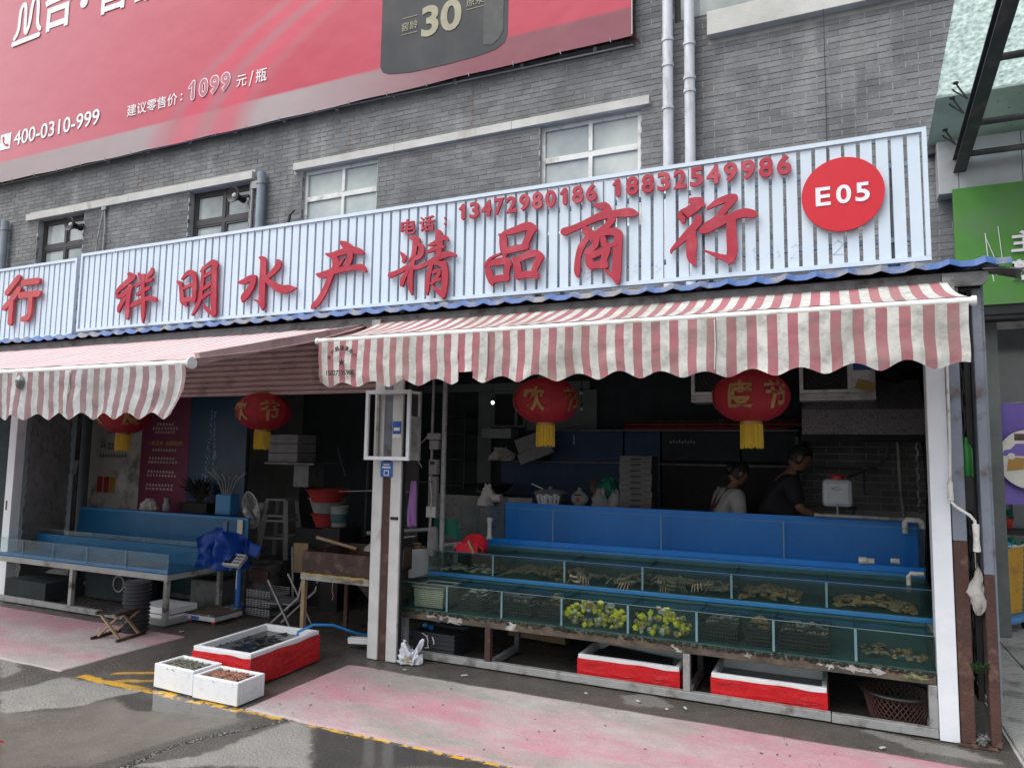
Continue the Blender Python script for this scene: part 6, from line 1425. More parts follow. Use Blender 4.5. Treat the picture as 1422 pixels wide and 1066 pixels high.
bt.part('label', MB().box(-2.275, -2.205, 1.645, 1.649, 1.20, 1.215), 'print_black'); bt.part('label', MB().blob((-2.24, 1.648, 1.165), (.022, .003, .022), 12, 6), 'print_red')
def pbag(x, y, z, w, h, lab, m='bag_white', sd=1, gp=None):
    def f(u, v):
        a = 2*PI*u; k = (1-.25*v) if v < .55 else (.86-1.5*(v-.55)) if v < .92 else .30+1.5*(v-.92); n_ = mnoise.noise((math.cos(a)*2.3+sd, math.sin(a)*2.3, v*3)); n2 = mnoise.noise((math.cos(a)*6+sd, math.sin(a)*6, v*8)); return (x+w*(k+.35*n_+.12*n2)*math.cos(a)+.1*w*math.sin(v*4+sd), y+w*.7*(k+.3*n_+.12*n2)*math.sin(a), z+h*v*(1+.18*mnoise.noise((math.cos(a)*1.5, math.sin(a)*1.5+sd, 3))))
    return single('plastic_bag', MB().grid(f, 20, 12), m, lab, 'bag', (x, y, z), smooth=True, group=gp)
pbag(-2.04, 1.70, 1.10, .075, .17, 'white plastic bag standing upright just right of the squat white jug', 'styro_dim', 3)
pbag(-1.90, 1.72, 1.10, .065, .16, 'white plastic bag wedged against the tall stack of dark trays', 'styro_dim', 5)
pbag(-1.99, 1.88, 1.10, .16, .26, 'dark green plastic bag slumped behind the white bags', 'net_green', 8)
pbag(-2.16, 1.88, 1.22, .05, .12, 'small rust red bag on the counter behind the white jug', 'pillar_brown', 9)
pbag(-3.30, 1.85, 1.05, .09, .22, 'crumpled cream plastic bag on the left end of the counter', 'print_pale', 11)
single('foam_slab', MB().box(-2.98, -2.72, 1.66, 1.80, 1.102, 1.155), 'styro_dim', 'white foam lid lying left of the pot on the counter', 'lid', (-2.85, 1.7, 1.1), bevel=.005)
single('paper_roll', MB().lathe([(.04, -.05), (.04, .05)], (-3.12, 1.7, 1.14), 14, 'X'), 'print_pale', 'small brown paper roll on the counter left of the foam lid', 'roll', (-3.12, 1.7, 1.1))
mbs = {}
names = ('bottom', 'second', 'third', 'fourth', 'fifth', 'sixth', 'seventh', 'eighth', 'topmost')
for k in range(9):
    z0 = 1.10+k*.054; x0 = -1.84+.004*((k*7) % 3)
    t = Thing('steamer_tray', '%s dark tray %sof the tall stack on the counter' % (names[k], 'counted upward ' if 0 < k < 8 else ''), 'tray', (x0, 1.66, z0), 0, 'dark trays in the tall stack', local=True)
    if not mbs:
        mbs['a'] = MB().box(0, .30, 0, .25, 0, .044).mesh('tray_body'); mbs['b'] = MB().box(-.006, .306, -.006, .256, .044, .052).mesh('tray_rim'); mbs['c'] = MB().box(.10, .20, -.004, .0, .015, .034).mesh('grip')
    t.part('body', mbs['a'], 'tray_dark'); t.part('rim', mbs['b'], 'tray_dark'); t.part('grip', mbs['c'], 'print_black')
jg = Thing('water_jug', 'translucent white water jug with a red cap standing behind the blue tank', 'jug', (.02, 1.55, 1.13))
jg.part('body', MB().box(-.10, .125, 1.47, 1.64, 1.20, 1.425), 'jug', bevel=.035)
jg.part('cap', MB().lathe([(.055, 1.424), (.055, 1.445), (.048, 1.458), (.001, 1.46)], (.015, 1.55, 0), 20), 'jug_red', smooth=True)
jg.part('tap', MB().tube([(.01, 1.47, 1.22), (.01, 1.44, 1.215), (.01, 1.435, 1.13)], .008, 8), 'galv')
jg.part('embossing', MB().tube([(-.03, 1.467, 1.35), (.0, 1.465, 1.36), (.05, 1.465, 1.345), (.0, 1.465, 1.335), (-.03, 1.467, 1.35)], .004, 5), 'galv')
jg.part('stand', MB().box(-.12, .15, 1.46, 1.66, 1.18, 1.199).box(-.11, -.09, 1.47, 1.49, .0, 1.18).box(.12, .14, 1.47, 1.49, 0, 1.18).box(-.11, -.09, 1.63, 1.65, .0, 1.18).box(.12, .14, 1.63, 1.65, 0, 1.18), 'soot')
single('wall_pipe', MB().tube([(-.30, 2.75, 1.50), (.22, 2.75, 1.50), (.25, 2.75, 1.48), (.25, 2.75, 1.25)], .009, 8), 'galv_dark', 'thin pipe bent round the jug on the back wall', 'pipe', (0, 2.75, 1.4), smooth=True)
single('wall_pipe', MB().tube([(.46, 2.70, 1.74), (.44, 2.68, 1.60), (.35, 2.55, 1.52), (.12, 2.2, 1.44), (.07, 1.6, 1.43)], .016, 8), 'styro_dim', 'curved pale hose leading from the hood down to the jug', 'hose', (.3, 2.5, 1.5), smooth=True)
single('back_shade_panel', MB().box(-4.75, -.335, 2.862, 2.889, .03, 2.69).box(-.335, .79, 2.862, 2.889, 1.80, 2.69), 'interior_dark', 'dark panel added as painted shade on the back wall behind cupboards and air conditioners', 'wall', (-2, 2.87, 0))  # added dark sheet: the gloom under the roof is put into its colour
# back wall furniture
single('exhaust_hood', MB().add([(-.26, 2.0, 1.78), (.70, 2.0, 1.78), (.70, 2.86, 1.78), (-.26, 2.86, 1.78), (-.26, 2.04, 2.02), (.70, 2.04, 2.02), (.70, 2.86, 2.30), (-.26, 2.86, 2.30), (-.1, 2.35, 2.30), (.70, 2.35, 2.30)],
      [(0,3,2,1),(0,1,5,4),(4,5,9,8),(8,9,6,7),(1,2,6,9,5),(0,4,8,7,3)]), 'hood', 'grease speckled black exhaust hood over the back of the stall', 'hood', (.2, 2.4, 1.78))
single('hood_lip', MB().box(-.27, .705, 1.985, 1.999, 1.735, 1.80).box(-.27, -.261, 2.0, 2.85, 1.735, 1.80), 'soot', 'black lip under the exhaust hood', 'hood edge', (.2, 2, 1.75))
def acu(x0, lab):
    t = Thing('air_conditioner', lab, 'air conditioner', (x0+.35, 2.7, 2.14), group='air conditioner units high on the back wall')
    t.part('case', rect_frame(MB(), x0, x0+.46, 2.21, 2.60, 2.55, 2.86, .035).box(x0+.46, x0+.66, 2.55, 2.86, 2.21, 2.60), 'ac_white', bevel=.004)
    t.part('fan_opening', MB().box(x0+.036, x0+.424, 2.60, 2.61, 2.246, 2.564), 'print_black'); 
    mb = MB()
    for k in range(4): mb.tube([(x0+.23+(.05+.04*k)*math.cos(a), 2.575, 2.405+(.05+.04*k)*math.sin(a)) for a in np.linspace(0, 2*PI, 25)], .003, 4)
    t.part('grille', mb, 'black_metal')
    for k in range(3): t.part('lower_louvre', MB().box(x0, x0+.66, 2.545, 2.85, 2.142+k*.022, 2.160+k*.022), 'ac_white')
    return t
def place_acu(t, x0):
    for k in (0, 1): t.part('hanger', MB().box(x0+.08+k*.46, x0+.10+k*.46, 2.68, 2.70, 2.56, 2.78), 'galv_dark')
    t.o.location = ((x0+.35)*.913, 2.04, 2.093); t.o.scale = (.913, .913, .913)
t = acu(-.295, 'grimy white air conditioner unit above the exhaust hood')
t.part('energy_label', MB().box(.18, .36, 2.540, 2.546, 2.42, 2.55), 'sticker_blue'); t.part('energy_label', MB().cbox((.28, 2.538, 2.27), (.16, .004, .09), (0, .3, 0)), 'print_yellow'); place_acu(t, -.295)
t = acu(-1.33, 'grimy white air conditioner unit half hidden behind the right lantern'); place_acu(t, -1.33)
single('duct', MB().tube([(.55, 2.35, 2.28), (.35, 2.25, 2.42), (.18, 2.2, 2.60)], .05, 12), 'black_metal', 'black slanting duct rising from the hood past the air conditioner', 'duct', (.4, 2.3, 2.3), smooth=True)
bk = Thing('wall_cupboard', 'dark blue wall cupboards along the back of the kitchen', 'cupboard', (-2, 2.8, 1.5))
for k, (a, c, z0, z1, mm) in enumerate(((-2.89, -2.06, 1.51, 1.84, 'interior_blue'), (-2.05, -1.66, 1.51, 1.84, 'interior_blue'), (-1.65, -.86, 1.54, 1.84, 'interior_dark'), (-.85, -.33, 1.54, 1.84, 'interior_dark'), (-3.5, -1.66, .9, 1.49, 'interior_blue'), (-1.65, -.33, .9, 1.53, 'soot'))):
    bk.part('door_panel', MB().box(a+.004, c-.004, 2.60, 2.86, z0, z1), mm, bevel=.004)
bk.part('shelf_edge', MB().box(-3.5, -.31, 2.585, 2.86, 1.495, 1.508).box(-2.9, -.31, 2.58, 2.86, 1.845, 1.86), 'galv_dark')
bk.part('green_end_panel', MB().box(-.345, -.315, 2.57, 2.86, 1.5, 1.80), 'interior_pale')
bk.part('handle', MB().box(-2.62, -2.605, 2.58, 2.598, 1.70, 1.80), 'galv')
mb = MB()
for k in range(9): mb.blob((-1.55+k*.03, 2.585, 1.73+.01*(k % 2)), (.012, .003, .014), 6, 4)
bk.part('pale_spots', mb, 'styro_dim', label='row of small pale spots on the cupboard front')  # flat pale blobs in a row before the cupboard door
for k in range(7):
    z_ = 1.875+.014*k; y_ = 2.62+.03*(k % 3); c_ = ('print_red', 'wood_dark', 'galv_dark', 'print_red', 'wood_dark', 'galv_dark', 'wood_dark')[k]
    single('long_pole', MB().tube([(-2.05+.12*(k % 3), y_, z_), (-.40+.06*(k % 4), y_, z_+.004)], .010, 8), c_, ('dark red pole lowest on the cupboard top', 'brown bamboo pole second up on the cupboard top', 'grey pole third up on the cupboard top', 'red pole fourth up on the cupboard top', 'brown pole fifth up on the cupboard top', 'grey pole sixth up on the cupboard top', 'brown pole topmost on the cupboard top')[k], 'pole', (-1.2, y_, z_), 'long poles laid on the cupboard top', smooth=True)
dr = Thing('door_frame', 'pale doorway and small lit window at the left of the kitchen back wall', 'doorway', (-3.7, 2.8, 0))
dr.part('jamb', MB().box(-3.90, -3.72, 2.78, 2.89, .0, 2.32), 'interior_pale'); dr.part('head', MB().box(-4.75, -2.5, 2.78, 2.885, 2.325, 2.42), 'interior_pale')
dr.part('dark_doorway', MB().box(-4.25, -3.905, 2.87, 2.89, 0, 2.32), 'soot'); dr.part('left_wall', MB().box(-4.75, -4.255, 2.85, 2.89, 0, 2.32), 'interior_dark')
w_ = dr.part('window_frame', rect_frame(MB(), -3.715, -3.28, 1.89, 2.32, 2.78, 2.86, .03).box(-3.42, -3.39, 2.785, 2.855, 1.92, 2.29), 'interior_pale'); dr.part('pane', MB().box(-3.69, -3.42, 2.83, 2.836, 1.92, 2.29), 'soot', w_)
dr.part('wall_panel', MB().box(-3.275, -2.42, 2.80, 2.88, 1.86, 2.32), 'interior_pale'); dr.part('white_box', MB().box(-3.73, -3.36, 2.55, 2.79, 1.76, 1.87), 'styro_dim')
mb = MB().box(-4.20, -3.92, 2.5, 2.85, .9, .93)
for z_ in (1.2, 1.5, 1.8, 2.0): mb.box(-4.20, -3.92, 2.5, 2.85, z_, z_+.015)
for x in (-4.20, -3.935): mb.box(x, x+.015, 2.5, 2.52, 0, 2.12)
single('metal_rack', mb, 'black_metal', 'narrow black metal rack standing in the doorway behind the pole', 'rack', (-4.05, 2.6, 0))
def bulb(x, y, z, lab, on=True):
    t = Thing('light_bulb', lab, 'bulb', (x, y, z)); t.part('glass', MB().blob((x, y, z), (.017, .017, .020), 14, 10), 'bulb' if on else 'styro', smooth=True)
    t.part('socket', MB().lathe([(.016, z+.028), (.016, z+.06)], (x, y, 0), 12), 'black_metal', smooth=True); t.part('cord', MB().tube([(x, y, z+.06), (x, y, 2.69)], .003, 5), 'cable')
bulb(-3.50, 2.35, 2.155, 'lit round bulb hanging before the small window in the kitchen')
bulb(-2.50, 2.5, 2.255, 'small pale bulb right of the middle lantern, higher of two', False); bulb(-2.49, 2.48, 2.08, 'small dull bulb right of the middle lantern, lower of two', False)
for (c_, d_, r_, lab) in (((-3.02, 2.45, 1.73), (.42, .12, .16), (0, -.35, .1), 'white foam box tilted on the cupboard behind the middle lantern'), ((-2.98, 2.40, 1.59), (.40, .12, .12), (0, -.38, .1), 'white foam box tilted under another one behind the middle lantern')):
    single('foam_box', MB().cbox(c_, d_, r_), 'styro_dim', lab, 'foam box', c_, bevel=.006)
pbag(-3.45, 2.5, 1.51, .16, .14, 'crumpled grey bag on the cupboard left of the tilted foam boxes', 'poster_grey', 13)
single('wok', MB().lathe([(.02, 1.14), (.14, 1.18), (.22, 1.26), (.215, 1.262), (.13, 1.19), (.01, 1.15)], (-3.35, 2.1, 0), 24), 'black_metal', 'black wok on the stove at the left of the counter', 'wok', (-3.35, 2.1, 1.14), smooth=True)
single('stove', MB().box(-3.95, -3.05, 1.9, 2.45, 0, 1.14), 'galv_dark', 'grey stove block at the back left of the fish stall', 'stove', (-3.5, 2.2, 0))
# partition between the stall and what is right of it
single('end_wall', MB().box(.80, .84, .4, 2.88, .26, 2.6), 'interior_dark', 'dark sheet wall closing the right flank of the fish stall', 'wall', (.82, 1.6, .26))
single('tall_pipe', MB().tube([(.52, 2.4, 1.78), (.53, 2.4, 1.3), (.56, 2.35, .9)], .018, 8), 'galv', 'pale vertical pipe under the right end of the hood', 'pipe', (.54, 2.4, 1.3), smooth=True)
single('hanging_chain', MB().tube([(.66+.01*math.sin(k*1.7), 2.3+.01*math.cos(k*2.3), 1.78-.028*k) for k in range(24)], [.012+.006*(k % 2) for k in range(24)], 6), 'galv', 'chain hanging beside the pipe under the hood', 'chain', (.66, 2.3, 1.1), smooth=True)

# ------------------------------------------------------------------ lanterns
def lantern(x, y, z, lab, rot, chars):
    t = Thing('lantern', lab, 'lantern', (x, y, z), rot, 'red festive lanterns hanging along the stalls', local=True)
    mb = MB(); n = 48; mseg = 14
    for i in range(mseg+1):
        th = .30+(PI-.60)*i/mseg
        for j in range(n):
            ph = 2*PI*j/n; rb = 1-.018*abs(math.sin(ph*6))
            mb.v.append((.245*math.sin(th)**.9*math.cos(ph)*rb, .245*math.sin(th)**.9*math.sin(ph)*rb, .172*math.cos(th)))
    for i in range(mseg):
        for j in range(n): mb.f.append((i*n+j, (i+1)*n+j, (i+1)*n+(j+1) % n, i*n+(j+1) % n))
    t.part('shade', mb, 'lantern_red', smooth=True)
    t.part('collar', MB().lathe([(.07, -.185), (.072, -.16), (.078, -.158), (.078, -.150)], (0,0,0), 24), 'lantern_gold', smooth=True)
    t.part('collar', MB().lathe([(.078, .155), (.078, .165), (.05, .185), (.01, .187)], (0,0,0), 24), 'lantern_gold', smooth=True)
    fr = MB(); r = random.Random(int(x*10))
    for k in range(70):
        a = 2*PI*k/70; rr = .066+r.uniform(-.006, .004); l = .155+r.uniform(-.012, .01)
        fr.tube([(rr*math.cos(a), rr*math.sin(a), -.183), ((rr+r.uniform(-.003, .004))*math.cos(a), (rr)*math.sin(a), -.183-l)], .0036, 4)
    t.part('tassel', fr, 'tassel', kind=None)
    rb = MB()
    for k in range(12):
        ph = 2*PI*k/12; rb.tube([(.245*math.sin(th)**.9*math.cos(ph)*1.004, .245*math.sin(th)**.9*math.sin(ph)*1.004, .172*math.cos(th)) for th in np.linspace(.32, PI-.32, 12)], .0022, 4)
    t.part('rib', rb, 'lantern_red')
    for (ch, ang) in chars:
        tm = fit_text(ch, -.085, .085, -.09, .09, 0, .03, .003); out = []
        for v in tm.v:
            zz = v[2]+.0; th = math.acos(max(-1, min(1, zz/.172))); rr = .245*math.sin(th)**.9*1.006+(-v[1])*.6+.003; ph = ang+v[0]/.235
            out.append((rr*math.sin(ph), -rr*math.cos(ph), zz))
        tm.v = out; t.part('gold_character', tm, 'lantern_gold')
    t.part('cord', MB().tube([(0, 0, .185), (0, 0, 2.68-z)], .004, 5), 'cable')
lantern(-.50, .10, 1.995, 'red lantern with gold characters, nearest the right end post', 0, (('度', -.20), ('节', .80), ('欢', -1.6)))
lantern(-1.965, .10, 1.99, 'red lantern with gold characters hanging above the middle of the blue tank', 0, (('欢', -.02), ('度', -1.15), ('节', 1.3)))
lantern(-4.74, .12, 1.935, 'red lantern with gold characters hanging in the left stall under the shutter', 0, (('欢', -.20), ('度', -1.25), ('节', 1.0)))
lantern(-6.55, .10, 1.90, 'red lantern mostly hidden behind the left awning with only its tassel showing', 0, (('欢', -.4), ('度', 1.2)))
# ------------------------------------------------------------------ people behind the blue tank
def eval_mesh(o, name):
    dg = bpy.context.evaluated_depsgraph_get(); me = bpy.data.meshes.new_from_object(o.evaluated_get(dg)); me.name = name
    old = o.data; bpy.data.objects.remove(o); bpy.data.meshes.remove(old); return me
def skin_mesh(pts, edges, radii, root, sub=2, extra=None, voxel=None):
    me = bpy.data.meshes.new('skin'); me.from_pydata(pts, edges, []); me.update()
    o = bpy.data.objects.new('skin', me); col.objects.link(o)
    o.modifiers.new('skin', 'SKIN'); sv = me.skin_vertices[0].data if me.skin_vertices else None
    if sv is None:
        bpy.context.view_layer.update()
    if not me.skin_vertices:
        import bmesh
        bm = bmesh.new(); bm.from_mesh(me); bm.verts.layers.skin.verify(); bm.to_mesh(me); bm.free()
    sv = me.skin_vertices[0].data
    for i, r in enumerate(radii):
        sv[i].radius = (r, r) if not isinstance(r, tuple) else r; sv[i].use_root = (i == root)
    m = o.modifiers.new('sub', 'SUBSURF'); m.levels = sub; m.render_levels = sub
    out = eval_mesh(o, 'skinned')
    if extra is None: return out
    mb = MB(); mb.v = [tuple(v.co) for v in out.vertices]; mb.f = [tuple(p.vertices) for p in out.polygons]
    for e in extra: mb.add(e.v, e.f)
    me2 = mb.mesh('joined'); o2 = bpy.data.objects.new('joined', me2); col.objects.link(o2)
    r = o2.modifiers.new('remesh', 'REMESH'); r.mode = 'VOXEL'; r.voxel_size = voxel or .008
    s = o2.modifiers.new('smooth', 'SMOOTH'); s.iterations = 2; s.factor = .5
    return eval_mesh(o2, 'body')
def person(label, loc, rz, h, arm_r, arm_l, lean, shirt, hair_long, apron=False, slim=1.0, head_down=.2):
    k = h/1.7; V = lambda x, y, z: (x*k, y*k, z*k)
    ly = lambda z: lean*max(0, (z-.95))                       # the trunk leans forward from the hips
    sh = .185*slim
    P_ = [V(0,0,.95), V(0,ly(1.1),1.10), V(0,ly(1.32),1.32), V(0,ly(1.45)+.01,1.45), V(0,ly(1.55)+.02,1.53),
          V(.09,0,.90), V(.10,.01,.50), V(.10,-.02,.09), V(.10,.12,.045), V(-.09,0,.90), V(-.10,.01,.50), V(-.10,-.02,.09), V(-.10,.12,.045),
          V(sh,ly(1.40),1.39), V(*arm_r[0]), V(*arm_r[1]), V(*arm_r[2]), V(-sh,ly(1.40),1.39), V(*arm_l[0]), V(*arm_l[1]), V(*arm_l[2])]
    E_ = [(0,1),(1,2),(2,3),(3,4),(0,5),(5,6),(6,7),(7,8),(0,9),(9,10),(10,11),(11,12),(2,13),(13,14),(14,15),(15,16),(2,17),(17,18),(18,19),(19,20)]
    rad = [.13,.115,.13,.058,.052,.085,.058,.038,.032,.085,.058,.038,.032,.062,.042,.028,.030,.062,.042,.028,.030]
    rad = [r*k*(slim if i < 3 else 1) for i, r in enumerate(rad)]
    ex = []
    hc = Vector(V(0, ly(1.6)+.03+head_down*.08, 1.62)); Rh = Matrix.Translation(hc) @ Matrix.Rotation(-head_down*2, 4, 'X')
    hd = MB().blob((0,0,.0), (.078*k, .098*k, .115*k), 20, 14); hd.blob((0, .035*k, -.055*k), (.055*k, .062*k, .062*k), 14, 10)
    hd.blob((0, .102*k, -.02*k), (.013*k, .022*k, .024*k), 8, 6); hd.blob((0, .092*k, -.062*k), (.026*k, .014*k, .011*k), 8, 6); hd.blob((0, .085*k, .018*k), (.055*k, .015*k, .012*k), 10, 6)
    for s in (1, -1): hd.blob((s*.080*k, -.005*k, -.012*k), (.012*k, .022*k, .034*k), 8, 6)
    hd.v = [tuple(Rh @ Vector(v)) for v in hd.v]; ex.append(hd)
    for (wr, tip) in ((arm_r[1], arm_r[2]), (arm_l[1], arm_l[2])):
        w, t = Vector(V(*wr)), Vector(V(*tip)); d = (t-w).normalized(); sd = d.cross(Vector((0,0,1))).normalized(); up = sd.cross(d)
        f = MB(); palm = w+d*.05*k; f.blob(tuple(palm), (.035*k, .035*k, .022*k), 10, 8)
        for q, (o_, L_) in enumerate(((-.026, .062), (-.009, .074), (.009, .070), (.026, .054))):
            a = palm+sd*o_*k+d*.02*k; b = a+d*L_*.5*k-up*.004*k; c = b+d*L_*.4*k-up*.022*k; e = c+d*L_*.12*k-up*.026*k
            f.tube([a, b, c, e], [.0095*k, .009*k, .008*k, .006*k], 8)
        s2 = 1 if wr[0] < 0 else -1
        a = palm+sd*s2*.02*k-d*.01*k; f.tube([a, a+sd*s2*.03*k+d*.025*k, a+sd*s2*.035*k+d*.055*k-up*.01*k], [.012*k, .010*k, .008*k], 8); ex.append(f)
    t = Thing('person', label, 'person', loc, rz, local=True)
    bm_ = skin_mesh(P_, E_, rad, 0, 2, ex, .0085); bm_.shade_smooth(); t.part('body', bm_, 'skin')
    eye = MB()
    for s in (1, -1): eye.blob(tuple(Rh @ Vector((s*.031*k, .087*k, .0))), (.012*k, .008*k, .006*k), 8, 6)
    t.part('eyes', eye, 'print_black', smooth=True)
    hr = MB()
    n, m2 = 28, 16
    for i in range(m2+1):
        th = PI*.62*i/m2
        for j in range(n):
            ph = 2*PI*j/n; fr = math.sin(ph); cutz = .62 if fr > .3 else 1.0
            thh = th*cutz if fr > .3 else th*(1.12 if not hair_long else 1.45)
            thh = min(thh, 2.3); r_ = 1.07+.03*mnoise.noise((math.cos(ph)*3, fr*3, th*4))
            hr.v.append(tuple(Rh @ Vector((.079*k*math.sin(thh)*math.cos(ph)*r_, .099*k*math.sin(thh)*fr*r_, .116*k*math.cos(thh)*r_+.002))))
    for i in range(m2):
        for j in range(n): hr.f.append((i*n+j, (i+1)*n+j, (i+1)*n+(j+1) % n, i*n+(j+1) % n))
    if hair_long: hr.blob(tuple(Rh @ Vector((0, -.10*k, -.03*k))), (.05*k, .045*k, .06*k), 12, 8, .1)
    t.part('hair', hr, 'hair', smooth=True)
    el = lambda a, b, f: tuple(a[i]+(b[i]-a[i])*f for i in range(3))
    SP = [P_[0], P_[1], P_[2], (P_[3][0], P_[3][1], P_[3][2]-.035*k), P_[13], el(P_[13], P_[14], .85), P_[17], el(P_[17], P_[18], .85), V(0, 0, .86)]
    sm = skin_mesh(SP, [(0,1),(1,2),(2,3),(2,4),(4,5),(2,6),(6,7),(0,8)], [r*k for r in (.160*slim,.156*slim,.182*slim,.098,.096,.068,.096,.068,.155*slim)], 0, 2)
    sm.shade_smooth(); t.part('shirt', sm, shirt)
    TP = [V(0,0,.93), P_[5], P_[6], P_[7], P_[9], P_[10], P_[11]]
    tm = skin_mesh(TP, [(0,1),(1,2),(2,3),(0,4),(4,5),(5,6)], [r*k for r in (.135*slim,.10,.075,.058,.10,.075,.058)], 0, 2); tm.shade_smooth(); t.part('trousers', tm, 'trousers')
    sh_ = MB()
    for s in (1, -1): sh_.blob(V(s*.10, .05, .045), (.048*k, .135*k, .045*k), 12, 8)
    t.part('shoes', sh_, 'black_metal', smooth=True)
    if apron:
        ap = MB().grid(lambda u, v: V((u-.5)*.30*(1 if v < .6 else 1-(v-.6)*.9), ly(.6+v*.75)+.165*slim+.0*u-.22*(u-.5)**2*2+.012*math.sin(u*9)*(1-v), .60+v*.75), 16, 16)
        t.part('apron', ap, 'apron', smooth=True)
        st_ = MB()
        for s in (1, -1):
            st_.tube([V(s*.075, ly(1.34)+.155, 1.34), V(s*.085, ly(1.46)+.07, 1.475), V(s*.08, ly(1.45)-.06, 1.47), V(s*.02, ly(1.25)-.165, 1.25), V(-s*.06, -.165, 1.02)], .011*k, 6)
        t.part('apron_strap', st_, 'apron', smooth=True)
    return t
# the man works to the right (towards +X), back half turned to the street
person('man in a black T-shirt with cropped hair bending to reach right behind the blue tank', (-.53, 1.90, .015), R(-78), 1.66,
       ((.23, .22, 1.16), (.20, .46, 1.10), (.20, .55, 1.09)), ((-.24, .18, 1.14), (-.17, .40, 1.04), (-.15, .49, 1.02)), .32, 'shirt_black', False, False, 1.08, .25)
person('woman in a white short-sleeved shirt and dark apron looking down behind the blue tank', (-.95, 1.83, .015), R(-58), 1.50,
       ((.25, .10, 1.14), (.15, .30, 1.08), (.12, .38, 1.06)), ((-.25, .08, 1.14), (-.14, .28, 1.07), (-.10, .36, 1.05)), .22, 'shirt_white', True, True, .92, .35)

# ------------------------------------------------------------------ left stall: tank on its stand
LX0, LX1 = -8.07, -5.47
ls = Thing('tank_stand', 'weathered white steel stand under the shallow blue tanks of the left stall', 'stand', (-6.8, .1, 0))
mat('dirty_white', (.36, .37, .35), .6, c2=(.26, .27, .255), dirt=(.10, .07, .045), ds=6, dlo=.55, dhi=.66, stretch=(.6, 1, 1), bump=.3)
ls.part('top_rail', MB().box(LX0, LX1, -.19, -.145, .405, .458), 'dirty_white', bevel=.003)
ls.part('side_rail', MB().box(LX1-.045, LX1, -.144, .76, .408, .456), 'dirty_white', bevel=.003)
ls.part('bottom_rail', MB().box(LX0, LX1, -.19, -.15, .012, .062), 'galv', bevel=.003); ls.part('bottom_rail', MB().box(LX1-.04, LX1, -.149, .75, .012, .058), 'galv', bevel=.003); ls.part('bottom_rail', MB().box(LX0, LX1, .751, .79, .012, .06), 'galv_dark')
for x, y in ((-6.80, -.188), (LX1-.046, -.188), (LX0, -.188)): ls.part('leg', MB().box(x, x+.044, y, y+.04, .063, .404), 'dirty_white' if x > -7 else 'galv', bevel=.003)
for x in (-6.80, LX1-.046, LX0): ls.part('leg', MB().box(x, x+.044, .752, .79, .061, .404), 'galv_dark')
ls.part('leg', MB().box(LX1-.043, LX1-.003, .42, .46, .059, .405), 'galv')
lt = tank('fish_tank', 'empty shallow clear tank with a blue floor at the front of the left stall', LX0, LX1-.01, -.185, .28, .462, .635, (-7.55, -7.07, -6.57, -6.03), None, 'ltank_blue', 'glass')
lt2 = tank('fish_tank', 'blue stepped tank behind the shallow one in the left stall', LX0, LX1-.01, .30, .74, .47, .68, (-7.2, -6.4), None, 'ltank_blue', 'glass')
lt2.part('rear_board', MB().box(LX0, LX1, .755, .775, .46, .865), 'ltank_blue')
lt2.part('rim_tiles', MB().box(LX0, LX1, .748, .80, .866, .89), 'tank_blue_light')
lt.part('blue_edge', MB().box(LX0+.01, LX1-.02, -.175, -.165, .468, .495), 'tank_blue_light')
stk = Thing('sticker', 'tall white and teal notice sticker at the right end of the left blue tank', 'sticker', (-5.72, .745, .74)); 
stk.part('sheet', MB().box(-5.81, -5.745, .742, .7475, .66, .84), 'interior_pale'); stk.part('print', MB().box(-5.80, -5.755, .740, .7415, .75, .80), 'sticker_blue'); stk.part('print', MB().box(-5.80, -5.755, .740, .7415, .685, .73), 'banner_white')
single('pink_card', MB().box(-5.60, -5.53, .735, .746, .73, .87), 'print_pale', 'pale pink card stuck at the right end of the left tank', 'card', (-5.56, .74, .73))
# under the left tank
mb = MB().lathe([(.0, -.13), (.13, -.13), (.135, -.09), (.135, .09), (.13, .13), (.0, .13)], (-7.0, .45, .16), 20, 'Y')
single('speaker_box', MB().box(-7.25, -6.55, .30, .62, .02, .36), 'interior_dark', 'dark square box standing under the left tank', 'box', (-6.9, .4, .02), bevel=.01)
single('round_vent', MB().lathe([(.07, -.012), (.085, -.012), (.085, .0), (.07, .0), (.07, -.012)], (-6.72, .296, .20), 24, 'Y', cap=False), 'galv', 'pale ring on the front of the dark box under the left tank', 'ring', (-6.72, .3, .2), smooth=True)
for k, (z0, lab) in enumerate(((.02, 'bottom white foam lid of two behind the black coil under the left tank'), (.085, 'upper white foam lid of two behind the black coil under the left tank'))):
    single('foam_slab', MB().box(-5.98+.02*k, -5.52-.01*k, -.10, .22, z0, z0+.055), 'styro', lab, 'foam lid', (-5.8, .05, z0), bevel=.006)
single('low_block', MB().box(-8.0, -7.35, -.05, .35, .02, .20), 'interior_dark', 'low dark slab on the floor under the far left of the tank', 'slab', (-7.7, .1, .02))
single('grey_tub', MB().box(-5.9, -5.50, .45, .70, .02, .30), 'galv_dark', 'dark tub under the right back corner of the left tank', 'tub', (-5.7, .55, .02), bevel=.02)
single('green_board', MB().box(LX0, -5.5, .80, .83, .01, .40), 'tank_teal', 'dull green board closing the space behind the left tank stand', 'board', (-6.8, .8, 0))
